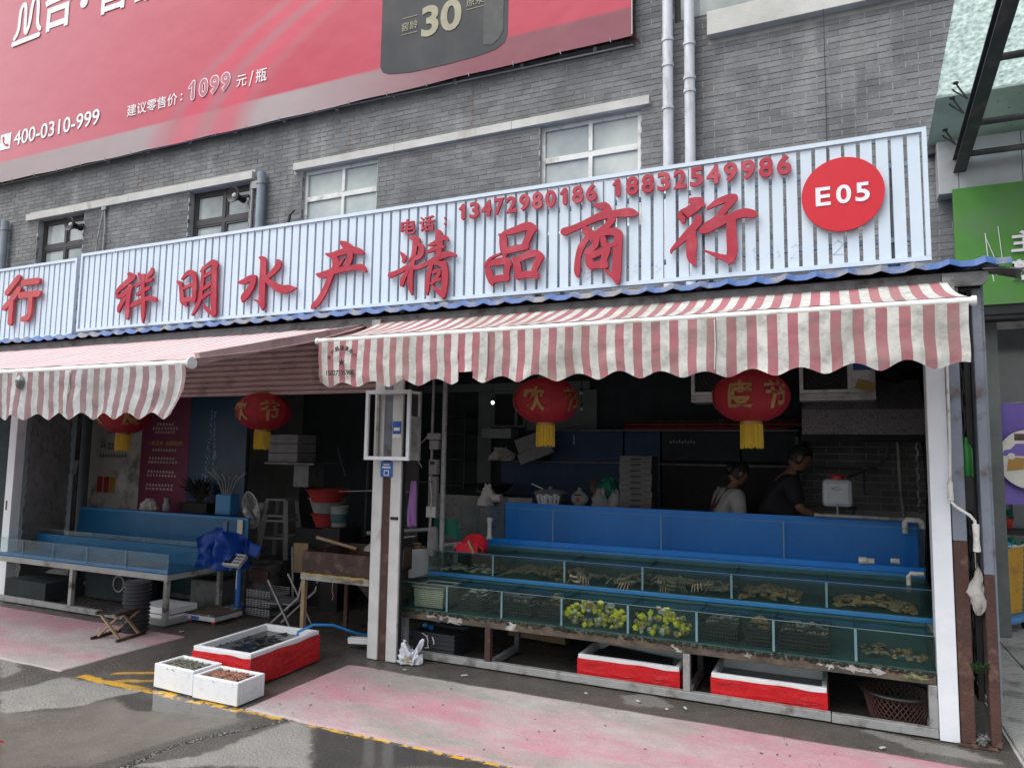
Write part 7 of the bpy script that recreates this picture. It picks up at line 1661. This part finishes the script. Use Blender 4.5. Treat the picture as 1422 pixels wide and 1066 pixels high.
# corrugated black coil on the folding stool
pr = []
for k in range(13): z_ = .0+k*.033; pr += [(.098, z_), (.112, z_+.008), (.112, z_+.018), (.098, z_+.026)]
co = Thing('corrugated_duct', 'short black ribbed plastic duct standing behind the folding stool', 'duct', (-5.58, -.40, .01))
co.part('duct', MB().lathe([(r_, .012+z_) for r_, z_ in pr], (-5.58, -.40, 0), 28), 'crate_black', smooth=True)
fs = Thing('folding_stool', 'small folding stool with pale wooden X legs and a dark strap seat', 'stool', (-5.52, -.60, .01), R(8), local=True)
mb = MB()
for y in (-.10, .10):
    for (a, b) in ((-.13, .13), (.13, -.13)):
        fs.part('leg', MB().bar((a, y+(.012 if a < 0 else -.012), .01), (b*.75, y+(.012 if a < 0 else -.012), .21), .024, .016), 'wood', bevel=.002)
for x in (-.13, .13): fs.part('foot_bar', MB().bar((x, -.15, .012), (x, .15, .012), .022), 'wood_dark')
for x in (-.10, .10): fs.part('seat_bar', MB().bar((x, -.15, .215), (x, .15, .215), .022), 'wood_dark')
fs.part('seat', MB().grid(lambda u, v: (-.11+.22*u, -.14+.28*v, .228-.02*math.sin(PI*u)+.004*math.sin(v*20)), 12, 12), 'crate_black', smooth=True)
# platform scale
psc = Thing('platform_scale', 'low white platform scale with a blue column and tilted display', 'scale', (-5.28, .25, .01))
psc.part('platform', MB().box(-5.50, -5.14, .06, .40, .030, .075), 'plastic_white', bevel=.008); psc.part('top_plate', MB().box(-5.505, -5.135, .055, .405, .077, .092), 'dirty_rail', bevel=.005)
psc.part('label', MB().box(-5.43, -5.33, .057, .0595, .038, .066), 'sticker_blue')
for (x, y) in ((-5.46, .09), (-5.18, .09), (-5.46, .37), (-5.18, .37)): psc.part('foot', MB().lathe([(.018, .008), (.018, .03)], (x, y, 0), 10), 'disc_red')
psc.part('column', MB().lathe([(.026, .09), (.026, .49)], (-5.26, .45, 0), 14).box(-5.30, -5.22, .40, .48, .03, .10), 'sticker_blue', smooth=True)
psc.part('print', MB().box(-5.266, -5.258, .420, .4235, .26, .46), 'banner_white')
dp = psc.part('display', MB().cbox((-5.25, .38, .53), (.21, .14, .045), (.75, 0, 0)), 'plastic_white', bevel=.008)
psc.part('screen', MB().cbox((-5.29, .363, .548), (.09, .10, .006), (.75, 0, 0)), 'print_black', dp)
mb = MB()
for i in range(4):
    for j in range(3): mb.cbox((-5.222+i*.020, .335+j*.026, .522+j*.0245), (.012, .014, .005), (.75, 0, 0))
psc.part('keys', mb, 'galv_dark', dp)
# blue tarpaulin at the tank corner
def tarpf(u, v):
    x = -5.56+u*.36; y = .18+.30*u+.05*math.sin(u*8); z_ = .46+v*(.30+.10*math.sin(u*3.5))-.02
    return (x+.03*mnoise.noise((u*5, v*5, 1)), y+.05*mnoise.noise((u*7, v*4, 5))+.03*math.sin(u*22+v*3), z_)
tp = Thing('tarpaulin', 'crumpled bright blue tarpaulin draped on the right corner of the left tank', 'tarpaulin', (-5.4, .3, .45))
tp.part('sheet', MB().grid(tarpf, 40, 24), 'blue_tarp', smooth=True)
tp.part('fold', MB().grid(lambda u, v: (-5.30+u*.28, .42+.1*v+.03*math.sin(u*9), .70-.10*u+.05*math.sin(u*6+v*5)), 20, 8), 'blue_tarp', smooth=True)
# standing electric fan
fn = Thing('electric_fan', 'standing fan with a round pale cage behind the blue tarpaulin', 'fan', (-5.72, 1.1, 0))
mb = MB(); FC = Vector((-5.78, 1.10, .935)); Rf = Matrix.Translation(FC) @ Matrix.Rotation(R(-22), 4, 'Z') @ Matrix.Rotation(R(10), 4, 'X')
for s in (-1, 1):
    for k in range(32):
        a = 2*PI*k/32; mb.tube([Rf @ Vector((.035*math.cos(a), s*.06, .035*math.sin(a))), Rf @ Vector((.13*math.cos(a), s*.05, .13*math.sin(a))), Rf @ Vector((.20*math.cos(a), s*.0, .20*math.sin(a)))], .0022, 4)
mb.tube([Rf @ Vector((.20*math.cos(a), 0, .20*math.sin(a))) for a in np.linspace(0, 2*PI, 33)], .006, 6)
fn.part('cage', mb, 'plastic_white')
for k in range(3):
    a = k*2*PI/3; fn.part('blade', MB().add([Rf @ Vector((.03*math.cos(a), 0, .03*math.sin(a))), Rf @ Vector((.17*math.cos(a-.35), -.02, .17*math.sin(a-.35))), Rf @ Vector((.18*math.cos(a+.1), 0, .18*math.sin(a+.1))), Rf @ Vector((.16*math.cos(a+.55), .025, .16*math.sin(a+.55)))], [(0,1,2,3)]), 'plastic_white')
fn.part('hub', MB().blob(tuple(Rf @ Vector((0, -.06, 0))), (.036, .02, .036), 14, 8), 'plastic_white', smooth=True)
fn.part('motor', MB().blob(tuple(Rf @ Vector((0, .12, 0))), (.06, .09, .06), 14, 8), 'plastic_white', smooth=True)
fn.part('stem', MB().tube([(-5.75, 1.2, .04), (-5.75, 1.2, .90)], .013, 8).lathe([(.17, .012), (.17, .03), (.03, .05)], (-5.75, 1.2, 0), 20), 'plastic_white', smooth=True)
# plastic stools, stacked
def pstool(z0, lab, scale=1.0):
    t = Thing('plastic_stool', lab, 'stool', (-5.52, 1.28, z0), R(12), 'white plastic stools in a stack', local=True); s = scale
    t.part('seat', MB().box(-.13*s, .13*s, -.13*s, .13*s, .44*s, .462*s), 'styro_dim', bevel=.01)
    for (x, y) in ((-1, -1), (1, -1), (-1, 1), (1, 1)):
        t.part('leg', MB().bar((x*.165*s, y*.165*s, 0), (x*.115*s, y*.115*s, .44*s), .042, .03), 'styro_dim')
    t.part('ring', MB().bar((-.14*s, -.14*s, .22*s), (.14*s, -.14*s, .22*s), .02).bar((-.14*s, .14*s, .22*s), (.14*s, .14*s, .22*s), .02).bar((-.14*s, -.14*s, .22*s), (-.14*s, .14*s, .22*s), .02).bar((.14*s, -.14*s, .22*s), (.14*s, .14*s, .22*s), .02), 'styro_dim')
pstool(.43, 'lower white plastic stool of the stack behind the fan'); pstool(.62, 'upper white plastic stool of the stack behind the fan', .96)
single('metal_drum', MB().lathe([(.15, .01), (.165, .30), (.185, .42), (.18, .425), (.16, .40)], (-5.38, .92, 0), 24), 'galv_dark', 'dull metal tub standing right of the blue tarpaulin', 'tub', (-5.38, .92, 0), smooth=True)
single('storage_box', MB().box(-5.72, -5.35, 1.13, 1.45, .01, .428), 'galv_dark', 'grey storage box carrying the stack of plastic stools', 'box', (-5.5, 1.3, 0), bevel=.01)
for k in range(3):
    single('wire_crate', (lambda m: [m.box(-5.20+.001, -4.92, .50+(.28 if j else 0), .51+(.28 if j else 0), .015+k*.085+i*.018, .022+k*.085+i*.018) for i in range(4) for j in (0, 1)] and [m.box(-5.20+i*.04, -5.192+i*.04, .499, .509, .015+k*.085, .085+k*.085) for i in range(8)] and m.box(-5.20, -4.92, .5, .79, .012+k*.085, .02+k*.085))(MB()), 'styro_dim',
           ('lowest pale slotted crate right of the scale column', 'middle pale slotted crate right of the scale column', 'upper pale slotted crate right of the scale column')[k], 'crate', (-5.05, .65, .012+k*.085), 'pale slotted crates beside the scale')
single('wood_board', MB().cbox((-5.15, .62, .36), (.22, .02, .13), (.2, .1, 0)), 'wood_dark', 'slatted dark board leaning on top of the pale crates', 'board', (-5.15, .62, .3))
# folding chair
fc = Thing('folding_chair', 'dark metal folding chair with a slatted back beside the crate table', 'chair', (-4.50, .30, .01), R(-78), local=True)
for s in (-1, 1):
    fc.part('leg', MB().bar((s*.17, .14, .0), (s*.17, -.12, .44), .016), 'steel'); fc.part('leg', MB().bar((s*.155, -.16, .0), (s*.155, .17, .30), .016).bar((s*.155, .17, .30), (s*.155, .21, .48), .016), 'steel')
fc.part('seat', MB().box(-.15, .15, -.17, .12, .225, .24), 'galv_dark', bevel=.004)
for z_ in (.36, .41, .46): fc.part('back_slat', MB().cbox((0, .178+(z_-.36)*.3, z_), (.31, .012, .032), (-.2, 0, 0)), 'galv_dark')
# crate table
ct = Thing('crate_table', 'dark wooden tray table on a rusty frame left of the pillar', 'table', (-3.72, .1, 0))
ct.part('tray_side', MB().box(-4.035, -3.36, -.10, -.085, .585, .765), 'wood_dark'); ct.part('tray_side', MB().box(-4.035, -4.02, -.084, .50, .585, .765), 'wood_dark'); ct.part('tray_side', MB().box(-4.035, -3.36, .501, .515, .585, .765), 'wood_dark'); ct.part('tray_floor', MB().box(-4.02, -3.36, -.084, .50, .585, .60), 'wood_dark')
ct.part('rail', MB().box(-4.04, -3.36, -.11, -.07, .535, .584), 'dirty_white', bevel=.003); ct.part('foam_strip', MB().grid(lambda u, v: (-4.03+.67*u, -.115+.01*math.sin(u*30), .575+v*.018+.005*mnoise.noise((u*20, v, 0))), 60, 2), 'print_yellow', smooth=True)
for (x, y) in ((-4.03, -.105), (-4.03, .47)): ct.part('leg', MB().box(x, x+.035, y, y+.035, .0, .534), 'wood' if y < 0 else 'rust')
ct.part('leg', MB().box(-3.42, -3.385, .47, .505, .0, .584), 'rust')
single('ladle_handle', MB().tube([(-4.02, .05, .86), (-3.68, .15, .775)], .014, 10), 'wood', 'pale wooden handle sticking out of the tray table', 'handle', (-3.85, .1, .8), smooth=True)
single('sieve', MB().lathe([(.10, .77), (.085, .80), (.05, .825), (.0, .83)], (-3.52, .2, 0), 20), 'galv', 'upturned pale bowl on the tray table', 'bowl', (-3.52, .2, .77), smooth=True)
single('rod', MB().tube([(-3.75, .45, .80), (-3.35, .55, .86)], .01, 8), 'steel', 'thin steel rod lying across the back of the tray table', 'rod', (-3.6, .5, .8), smooth=True)
single('string_scrap', MB().tube([(-3.70, -.12, .54), (-3.705, -.12, .47), (-3.69, -.12, .44), (-3.70, -.12, .40)], .003, 5), 'shrimp_a', 'reddish string dangling from the tray table rail', 'string', (-3.7, -.12, .4))
# things further in
for k in range(3):
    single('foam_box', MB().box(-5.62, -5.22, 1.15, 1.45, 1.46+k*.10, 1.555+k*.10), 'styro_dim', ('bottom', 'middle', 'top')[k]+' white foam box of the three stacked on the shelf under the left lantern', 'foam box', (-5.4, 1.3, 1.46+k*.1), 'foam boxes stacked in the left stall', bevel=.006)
single('wall_shelf', MB().box(-5.62, -4.95, 1.10, 1.48, 1.435, 1.457).box(-5.3, -5.1, 1.2, 1.45, 1.2, 1.43), 'galv_dark', 'narrow shelf carrying the foam boxes in the left stall', 'shelf', (-5.3, 1.3, 1.43))
def bas(x, y, z0, r, h, m, lab): single('basin', MB().lathe([(r*.72, z0), (r, z0+h), (r+.012, z0+h), (r+.01, z0+h-.01), (r*.95, z0+h-.02)], (x, y, 0), 28), m, lab, 'basin', (x, y, z0), smooth=True)
bas(-4.92, 1.3, 1.05, .22, .13, 'print_red', 'large dark red plastic basin on top in the left stall'); bas(-4.95, 1.35, .93, .20, .16, 'styro_dim', 'white plastic basin under the large dark red one'); bas(-4.97, 1.38, .78, .17, .14, 'print_red', 'small dark red basin under the white one')
single('side_cabinet', MB().box(-5.2, -4.70, 1.15, 1.6, 0, .775), 'soot', 'black cabinet carrying the basins in the left stall', 'cabinet', (-4.95, 1.4, 0))
bk_ = Thing('paint_bucket', 'white paint bucket with a teal label in the left stall', 'bucket', (-4.64, 1.15, .82)); bk_.part('body', MB().lathe([(.075, .82), (.09, 1.02), (.095, 1.025), (.088, 1.01)], (-4.64, 1.15, 0), 20), 'styro_dim', smooth=True); bk_.part('label', MB().lathe([(.0835, .86), (.089, .95)], (-4.64, 1.15, 0), 20, cap=False), 'tank_teal', smooth=True)
single('stool_stand', MB().box(-4.75, -4.53, 1.02, 1.26, 0, .815), 'soot', 'black stand under the paint bucket', 'stand', (-4.64, 1.14, 0))
single('cardboard', MB().cbox((-4.98, 1.0, .50), (.16, .02, .30), (.1, 0, .2)), 'wood', 'brown cardboard flap leaning in the left stall', 'cardboard', (-4.98, 1, .35))
single('leaning_pole', MB().tube([(-5.10, 1.0, .60), (-5.02, .95, .05)], .012, 8), 'galv', 'short metal pole leaning beside the cardboard flap', 'pole', (-5.05, 1, .05), smooth=True)
brs = Thing('brush_holder', 'blue holder full of pale brushes and tongs on the left tank', 'holder', (-6.05, 1.0, .88)); brs.part('cup', MB().box(-6.15, -5.93, .95, 1.08, .88, 1.10), 'tank_blue_light', bevel=.01)
mb = MB()
for k in range(6): a = -.5+k*.2; mb.tube([(-6.04+.02*k-.05, 1.0, 1.08), (-6.04+a*.25, 1.0, 1.24), (-6.04+a*.55, .98, 1.33+.02*math.cos(k))], [.008, .008, .014], 6)
brs.part('brushes', mb, 'styro_dim', smooth=True)
single('clear_bottle', MB().lathe([(.045, .89), (.045, .95), (.03, .98), (.03, 1.01), (.04, 1.012), (.04, 1.03)], (-6.88, .95, 0), 14), 'styro_dim', 'small pale jar standing on the back rim of the left blue tank', 'jar', (-6.88, .95, .89), smooth=True)
pbag(-7.2, .98, .885, .12, .12, 'crumpled pale plastic bag on the back rim of the left tank', 'poster_grey', 21)
single('black_planter', (lambda m: [m.tube([(-6.6, 1.15, .98), (-6.6+.12*math.cos(q*2.4)*(.5+.5*random.random()), 1.12, 1.06+.1*random.random()), (-6.6+.23*math.cos(q*2.4)*(.4+.6*random.random()), 1.10+.05*math.sin(q), 1.03+.24*random.random())], [.010, .016, .003], 5) for q in range(110)] and m)(MB()).box(-6.80, -6.38, 1.05, 1.2, .88, .98), 'soot', 'black bushy plant silhouette before the navy poster', 'plant', (-6.6, 1.15, .88), smooth=True)
# partition with posters
pw = Thing('poster_wall', 'partition covered with three tall posters at the back of the left stall', 'partition', (-7.4, 1.33, 0))
pw.part('board', MB().box(-9.0, -6.08, 1.31, 1.34, 0, 2.69), 'interior_dark')
p1 = pw.part('poster', MB().box(-8.72, -7.80, 1.300, 1.3035, .72, 2.12), 'poster_grey', label='grey beige poster with black lettering and jars of food')
p2 = pw.part('poster', MB().box(-7.795, -6.985, 1.300, 1.3035, .72, 2.35), 'poster_plum', label='dark plum poster with pale and yellow lettering')
p3 = pw.part('poster', MB().box(-6.98, -6.09, 1.300, 1.3035, .72, 2.45), 'poster_navy', label='navy poster with a pale fountain of bubbles')
r2 = random.Random(3)
def textline(x0, x1, z, h, m, par, n=12):
    mb = MB(); w = (x1-x0)/n
    for k in range(n):
        for q in range(3): mb.box(x0+k*w+r2.uniform(0, w*.3), x0+k*w+w*.75, 1.2975, 1.2995, z+q*h/3, z+q*h/3+h*.16)
        mb.box(x0+k*w+w*.35, x0+k*w+w*.48, 1.2955, 1.2974, z, z+h*.9)
    pw.part('print', mb, m, par)
pw.part('print', fit_text('一步百年', -7.68, -7.42, 1.62, 1.675, 1.299, .01, .002), 'print_yellow', p2); pw.part('print', fit_text('全国招商', -7.38, -7.10, 1.62, 1.675, 1.299, .01, .002), 'print_yellow', p2)
for (a, c, z_, h, n) in ((-7.55, -7.25, 1.86, .035, 6), (-7.62, -7.17, 1.81, .035, 9), (-7.57, -7.22, 1.765, .03, 8), (-7.60, -7.18, 1.55, .03, 9), (-7.65, -7.2, 1.45, .03, 9), (-7.66, -7.15, 1.405, .028, 10), (-7.66, -7.2, 1.29, .03, 9), (-7.67, -7.16, 1.245, .028, 10), (-7.67, -7.2, 1.13, .03, 9), (-7.68, -7.2, 1.085, .028, 8)):
    textline(a, c, z_, h, 'print_pale', p2, n)
textline(-8.40, -8.10, 1.83, .04, 'print_black', p1, 6); textline(-8.42, -8.08, 1.76, .04, 'print_black', p1, 7); textline(-8.53, -8.42, 1.58, .045, 'print_black', p1, 2); textline(-8.54, -8.04, 1.46, .05, 'print_black', p1, 10)
for k in range(7): pw.part('print', MB().box(-8.40+k*.046, -8.361+k*.046, 1.2965, 1.2995, 1.565, 1.64), 'print_black', p1); pw.part('print', fit_text('8', -8.394+k*.046, -8.368+k*.046, 1.575, 1.63, 1.2955, .0, .001), 'print_pale', p1)
for (x, c_) in ((-8.50, 'print_red'), (-8.38, 'print_red'), (-8.27, 'print_orange')): pw.part('print', MB().prism_y([(x-.05, 1.02), (x-.05, 1.20), (x-.04, 1.22), (x+.04, 1.22), (x+.05, 1.20), (x+.05, 1.02)], 1.2975, 1.2995), c_, p1)
pw.part('print', MB().prism_y([(-8.20, 1.15), (-8.10, 1.02), (-8.0, 1.10), (-8.08, 1.30), (-8.12, 1.32)], 1.2975, 1.2995), 'print_pale', p1)
mb = MB()
for k in range(150):
    u = r2.random(); z_ = 1.18+u*.85; sp_ = .04+.10*(1-u)**2; mb.blob((-6.62+r2.choice((-1, 1))*r2.uniform(.3, 1)*sp_, 1.2985, z_), (r2.uniform(.003, .010), .0012, r2.uniform(.004, .02)), 6, 4)
pw.part('print', mb, 'print_spray', p3, kind='stuff')
# corrugated plastic side sheet
def shf(u, v):
    x = -8.10-u*.85; y = .14+u*1.05; z_ = .1+v*2.5
    return (x+.012*mnoise.noise((u*2, v*9+u*2, 4)), y+.007*math.sin((v*2.5+u*.35)*46+3*mnoise.noise((u*3, v*6, 0)))+.02*mnoise.noise((u*3, v*5, 7)), z_)
mat('sheet_plastic', (.62, .64, .64), .3, c2=(.36, .38, .39), vs=4, dirt=(.5, .46, .36), ds=3, dlo=.55, dhi=.7, stretch=(1, 1, 2.5), bump=.2, bs=12)
single('side_sheet', MB().grid(shf, 24, 220), 'sheet_plastic', 'wavy translucent sheet screening the left side of the left stall', 'sheet', (-8.5, .6, .1), smooth=True)
single('side_pipe', MB().tube([(-8.86, 1.22, .0), (-8.86, 1.22, 2.69)], .03, 8), 'galv_dark', 'dark upright pipe between the wavy sheet and the grey poster', 'pipe', (-8.86, 1.22, 0), smooth=True)
cdv = Thing('wall_switch', 'white wall switch hanging by the dark upright pipe', 'switch', (-8.72, 1.1, 1.3)); cdv.part('plate', MB().cbox((-8.74, 1.12, 1.33), (.06, .02, .18), (0, .25, 0)), 'plastic_white'); cdv.part('cord', MB().tube([(-8.72, 1.12, 1.42), (-8.70, 1.14, 1.9), (-8.72, 1.15, 2.3)], .004, 5), 'cable')
single('stall_side_wall', MB().box(-12, -9.02, 1.31, 1.36, 0, 2.69), 'interior_dark', 'dark wall beyond the wavy sheet at the far left', 'wall', (-10, 1.3, 0))
# far back of the left stall
single('rear_wall', MB().box(-6.07, -4.76, 2.2, 2.22, 0, 2.69), 'interior_dark', 'dark blue grey back wall of the left stall', 'wall', (-5.4, 2.2, 0))
mb = MB()
for x in (-5.0, -4.8, -4.55): mb.tube([(x, 2.1, .6), (x+.02, 2.1, 1.6), (x-.01, 2.1, 2.6)], .014, 6)
mb.tube([(-5.05, 1.6, 1.62), (-4.85, 1.5, 1.32)], .006, 6)
single('hanging_cables', mb, 'galv_dark', 'dull cables and rods hanging down the back of the left stall', 'cables', (-4.8, 2.1, .6), smooth=True)
single('wire', MB().tube([(-4.15, .5, 1.22), (-3.6, .5, 1.25), (-3.4, .5, 1.24)], .004, 5), 'galv', 'thin wire strung low behind the pillar', 'wire', (-3.8, .5, 1.2))

# ------------------------------------------------------------------ front of the stalls
# the big red taped box: long axis running into the stall
foambox('foam_box', 'large red taped foam box of dark water standing before the pillar', -.255, .255, -.36, .36, .012, .235, 'red_tape', 'water_dark', R(-1.5)*-1, .035, (0, 0), None, .045, .032).o.location = (-3.845, -.755, .012)
mb = MB(); rb = random.Random(8)
for k in range(26):
    x, y = -3.845+rb.uniform(-.16, .16), -.755+rb.uniform(-.28, .28); a = rb.uniform(0, 6.28); L_ = rb.uniform(.04, .10)
    mb.tube([(x, y, .186), (x+L_*math.cos(a), y+L_*math.sin(a), .190), (x+L_*1.6*math.cos(a+.5), y+L_*1.6*math.sin(a+.5), .184)], [.004, .010, .003], 6)
single('eels', mb, 'eel', 'dark slippery fish crowding the water of the large red box', 'fish', (-3.845, -.755, .18), kind='stuff', smooth=True)
foambox('foam_box', 'left small white foam box of grey shrimp on the yellow line', -4.18, -3.80, -1.36, -1.13, .008, .162, None, 'shrimp_water', R(-3), .028, gp='small white foam boxes of shrimp', fz=.022).o
foambox('foam_box', 'right small white foam box of reddish shrimp on the yellow line', -3.79, -3.41, -1.385, -1.15, .008, .150, None, 'shrimp_water', R(0), .026, gp='small white foam boxes of shrimp', fz=.020)
def shrimps(x0, x1, y0, y1, z, m, lab, n):
    mb = MB(); r = random.Random(n)
    for k in range(n):
        x, y = r.uniform(x0, x1), r.uniform(y0, y1); a = r.uniform(0, 6.28); L_ = r.uniform(.02, .035)
        mb.tube([(x, y, z+r.uniform(-.004, .003)), (x+L_*math.cos(a), y+L_*math.sin(a), z+.004), (x+L_*1.8*math.cos(a+.4), y+L_*1.8*math.sin(a+.4), z-.002)], [.0022, .0045, .0015], 5)
    single('shrimps', mb, m, lab, 'shrimp', ((x0+x1)/2, (y0+y1)/2, z), kind='stuff', smooth=True)
shrimps(-4.14, -3.87, -1.32, -1.17, .145, 'shrimp_b', 'grey shrimp in the left small foam box', 170); shrimps(-3.75, -3.49, -1.345, -1.19, .134, 'shrimp_a', 'reddish shrimp in the right small foam box', 200)
single('blue_hose', MB().tube([(-3.66, -.60, .17), (-3.655, -.56, .255), (-3.60, -.46, .29), (-3.52, -.33, .27), (-3.45, -.12, .17), (-3.40, .06, .11), (-3.32, .22, .09), (-3.1, .4, .10), (-2.9, .7, .12)], .0105, 10), 'hose_blue', 'blue hose leading from the large red box round behind the pillar', 'hose', (-3.5, -.3, .1), smooth=True)
single('low_bar', MB().bar((-3.62, .02, .07), (-3.36, .03, .09), .05, .045), 'styro', 'short white bar on the floor between the red box and the pillar', 'bar', (-3.5, .02, .06))
single('steel_bar', MB().bar((-4.0, .9, .03), (-3.40, 1.35, .04), .04), 'galv', 'steel bar lying on the wet floor behind the crate table', 'bar', (-3.7, 1.1, .03))
# crumpled carrier bag by the pillar
def cbag(u, v):
    a = 2*PI*u; n = mnoise.noise((math.cos(a)*2.2, math.sin(a)*2.2, v*3)); n2 = mnoise.noise((math.cos(a)*6, math.sin(a)*6, v*7)); k = .10*(1-.42*v)+.035*n+.018*n2
    return (-2.975+k*math.cos(a)+.03*v, -.11+.55*k*math.sin(a), .010+.125*v*(1+.30*math.sin(a*2+1.2)+.35*n)+.012*n2)
cbg = Thing('carrier_bag', 'crumpled white carrier bag with blue and yellow print against the pillar foot', 'bag', (-2.985, -.11, .01))
cbg.part('bag', MB().grid(cbag, 48, 16), 'bag_white', smooth=True)
cbg.part('print', MB().grid(lambda u, v: tuple(Vector(cbag(.68+u*.16, .2+v*.45))*1+Vector((0, -.006, 0))), 14, 10), 'bag_print', smooth=True)
# litter
lr = random.Random(6); li = MB()
for (x, y) in ((-2.45, -.20), (-1.55, -.17), (-1.2, -.16), (-.9, -.15), (-2.9, -.28), (.2, -.28), (-1.0, -.22), (-5.9, -.5), (-5.87, -.52), (-5.2, -.24)):
    li.cbox((x, y, .014), (lr.uniform(.02, .05), lr.uniform(.01, .018), .004), (0, lr.uniform(-.1, .1), lr.uniform(0, 3)))
single('litter', li, 'litter', 'scraps of white foam and paper strewn along the edge of the mats', 'litter', (-1.5, -.2, .01), kind='stuff')
db = MB()
for k in range(60):
    x, y = lr.uniform(-3.3, 1.2), lr.uniform(-1.36, -.36); db.cbox((x, y, .0155), (lr.uniform(.004, .02), lr.uniform(.003, .008), .003), (0, 0, lr.uniform(0, 3)))
single('debris', db, 'galv_dark', 'tiny twigs and grit scattered on the long mat', 'debris', (-1, -.9, .015), kind='stuff')
single('cloth_scrap', MB().grid(lambda u, v: (-4.45+u*.32, -2.42+u*.10+v*.05*(1-u)+.01*math.sin(u*12), .006+.006*math.sin(u*9+v*3)), 16, 4), 'disc_red', 'flat red cloth scrap on the wet ground at the bottom left', 'cloth', (-4.3, -2.4, 0), smooth=True)
pb = MB()
for k in range(150):
    q = lr.random()*(len(CRACK)-1.001); i_ = int(q); f_ = q-i_; x = CRACK[i_][0]*(1-f_)+CRACK[i_+1][0]*f_+lr.gauss(0, .012); y = CRACK[i_][1]*(1-f_)+CRACK[i_+1][1]*f_+lr.gauss(0, .012); s_ = lr.uniform(.002, .007); pb.blob((x, y, .001), (s_, s_*.8, s_*.5), 5, 3, .3, k)
for k in range(260):
    x, y = lr.uniform(-5.6, -2.4), lr.uniform(-2.3, -1.45); s_ = lr.uniform(.0015, .005); pb.blob((x, y, .002), (s_, s_*.8, s_*.5), 5, 3, .3, k)
single('pebbles', pb, 'styro_dim', 'pale grit and pebbles scattered on the wet ground', 'pebbles', (-4, -1.9, 0), kind='stuff')
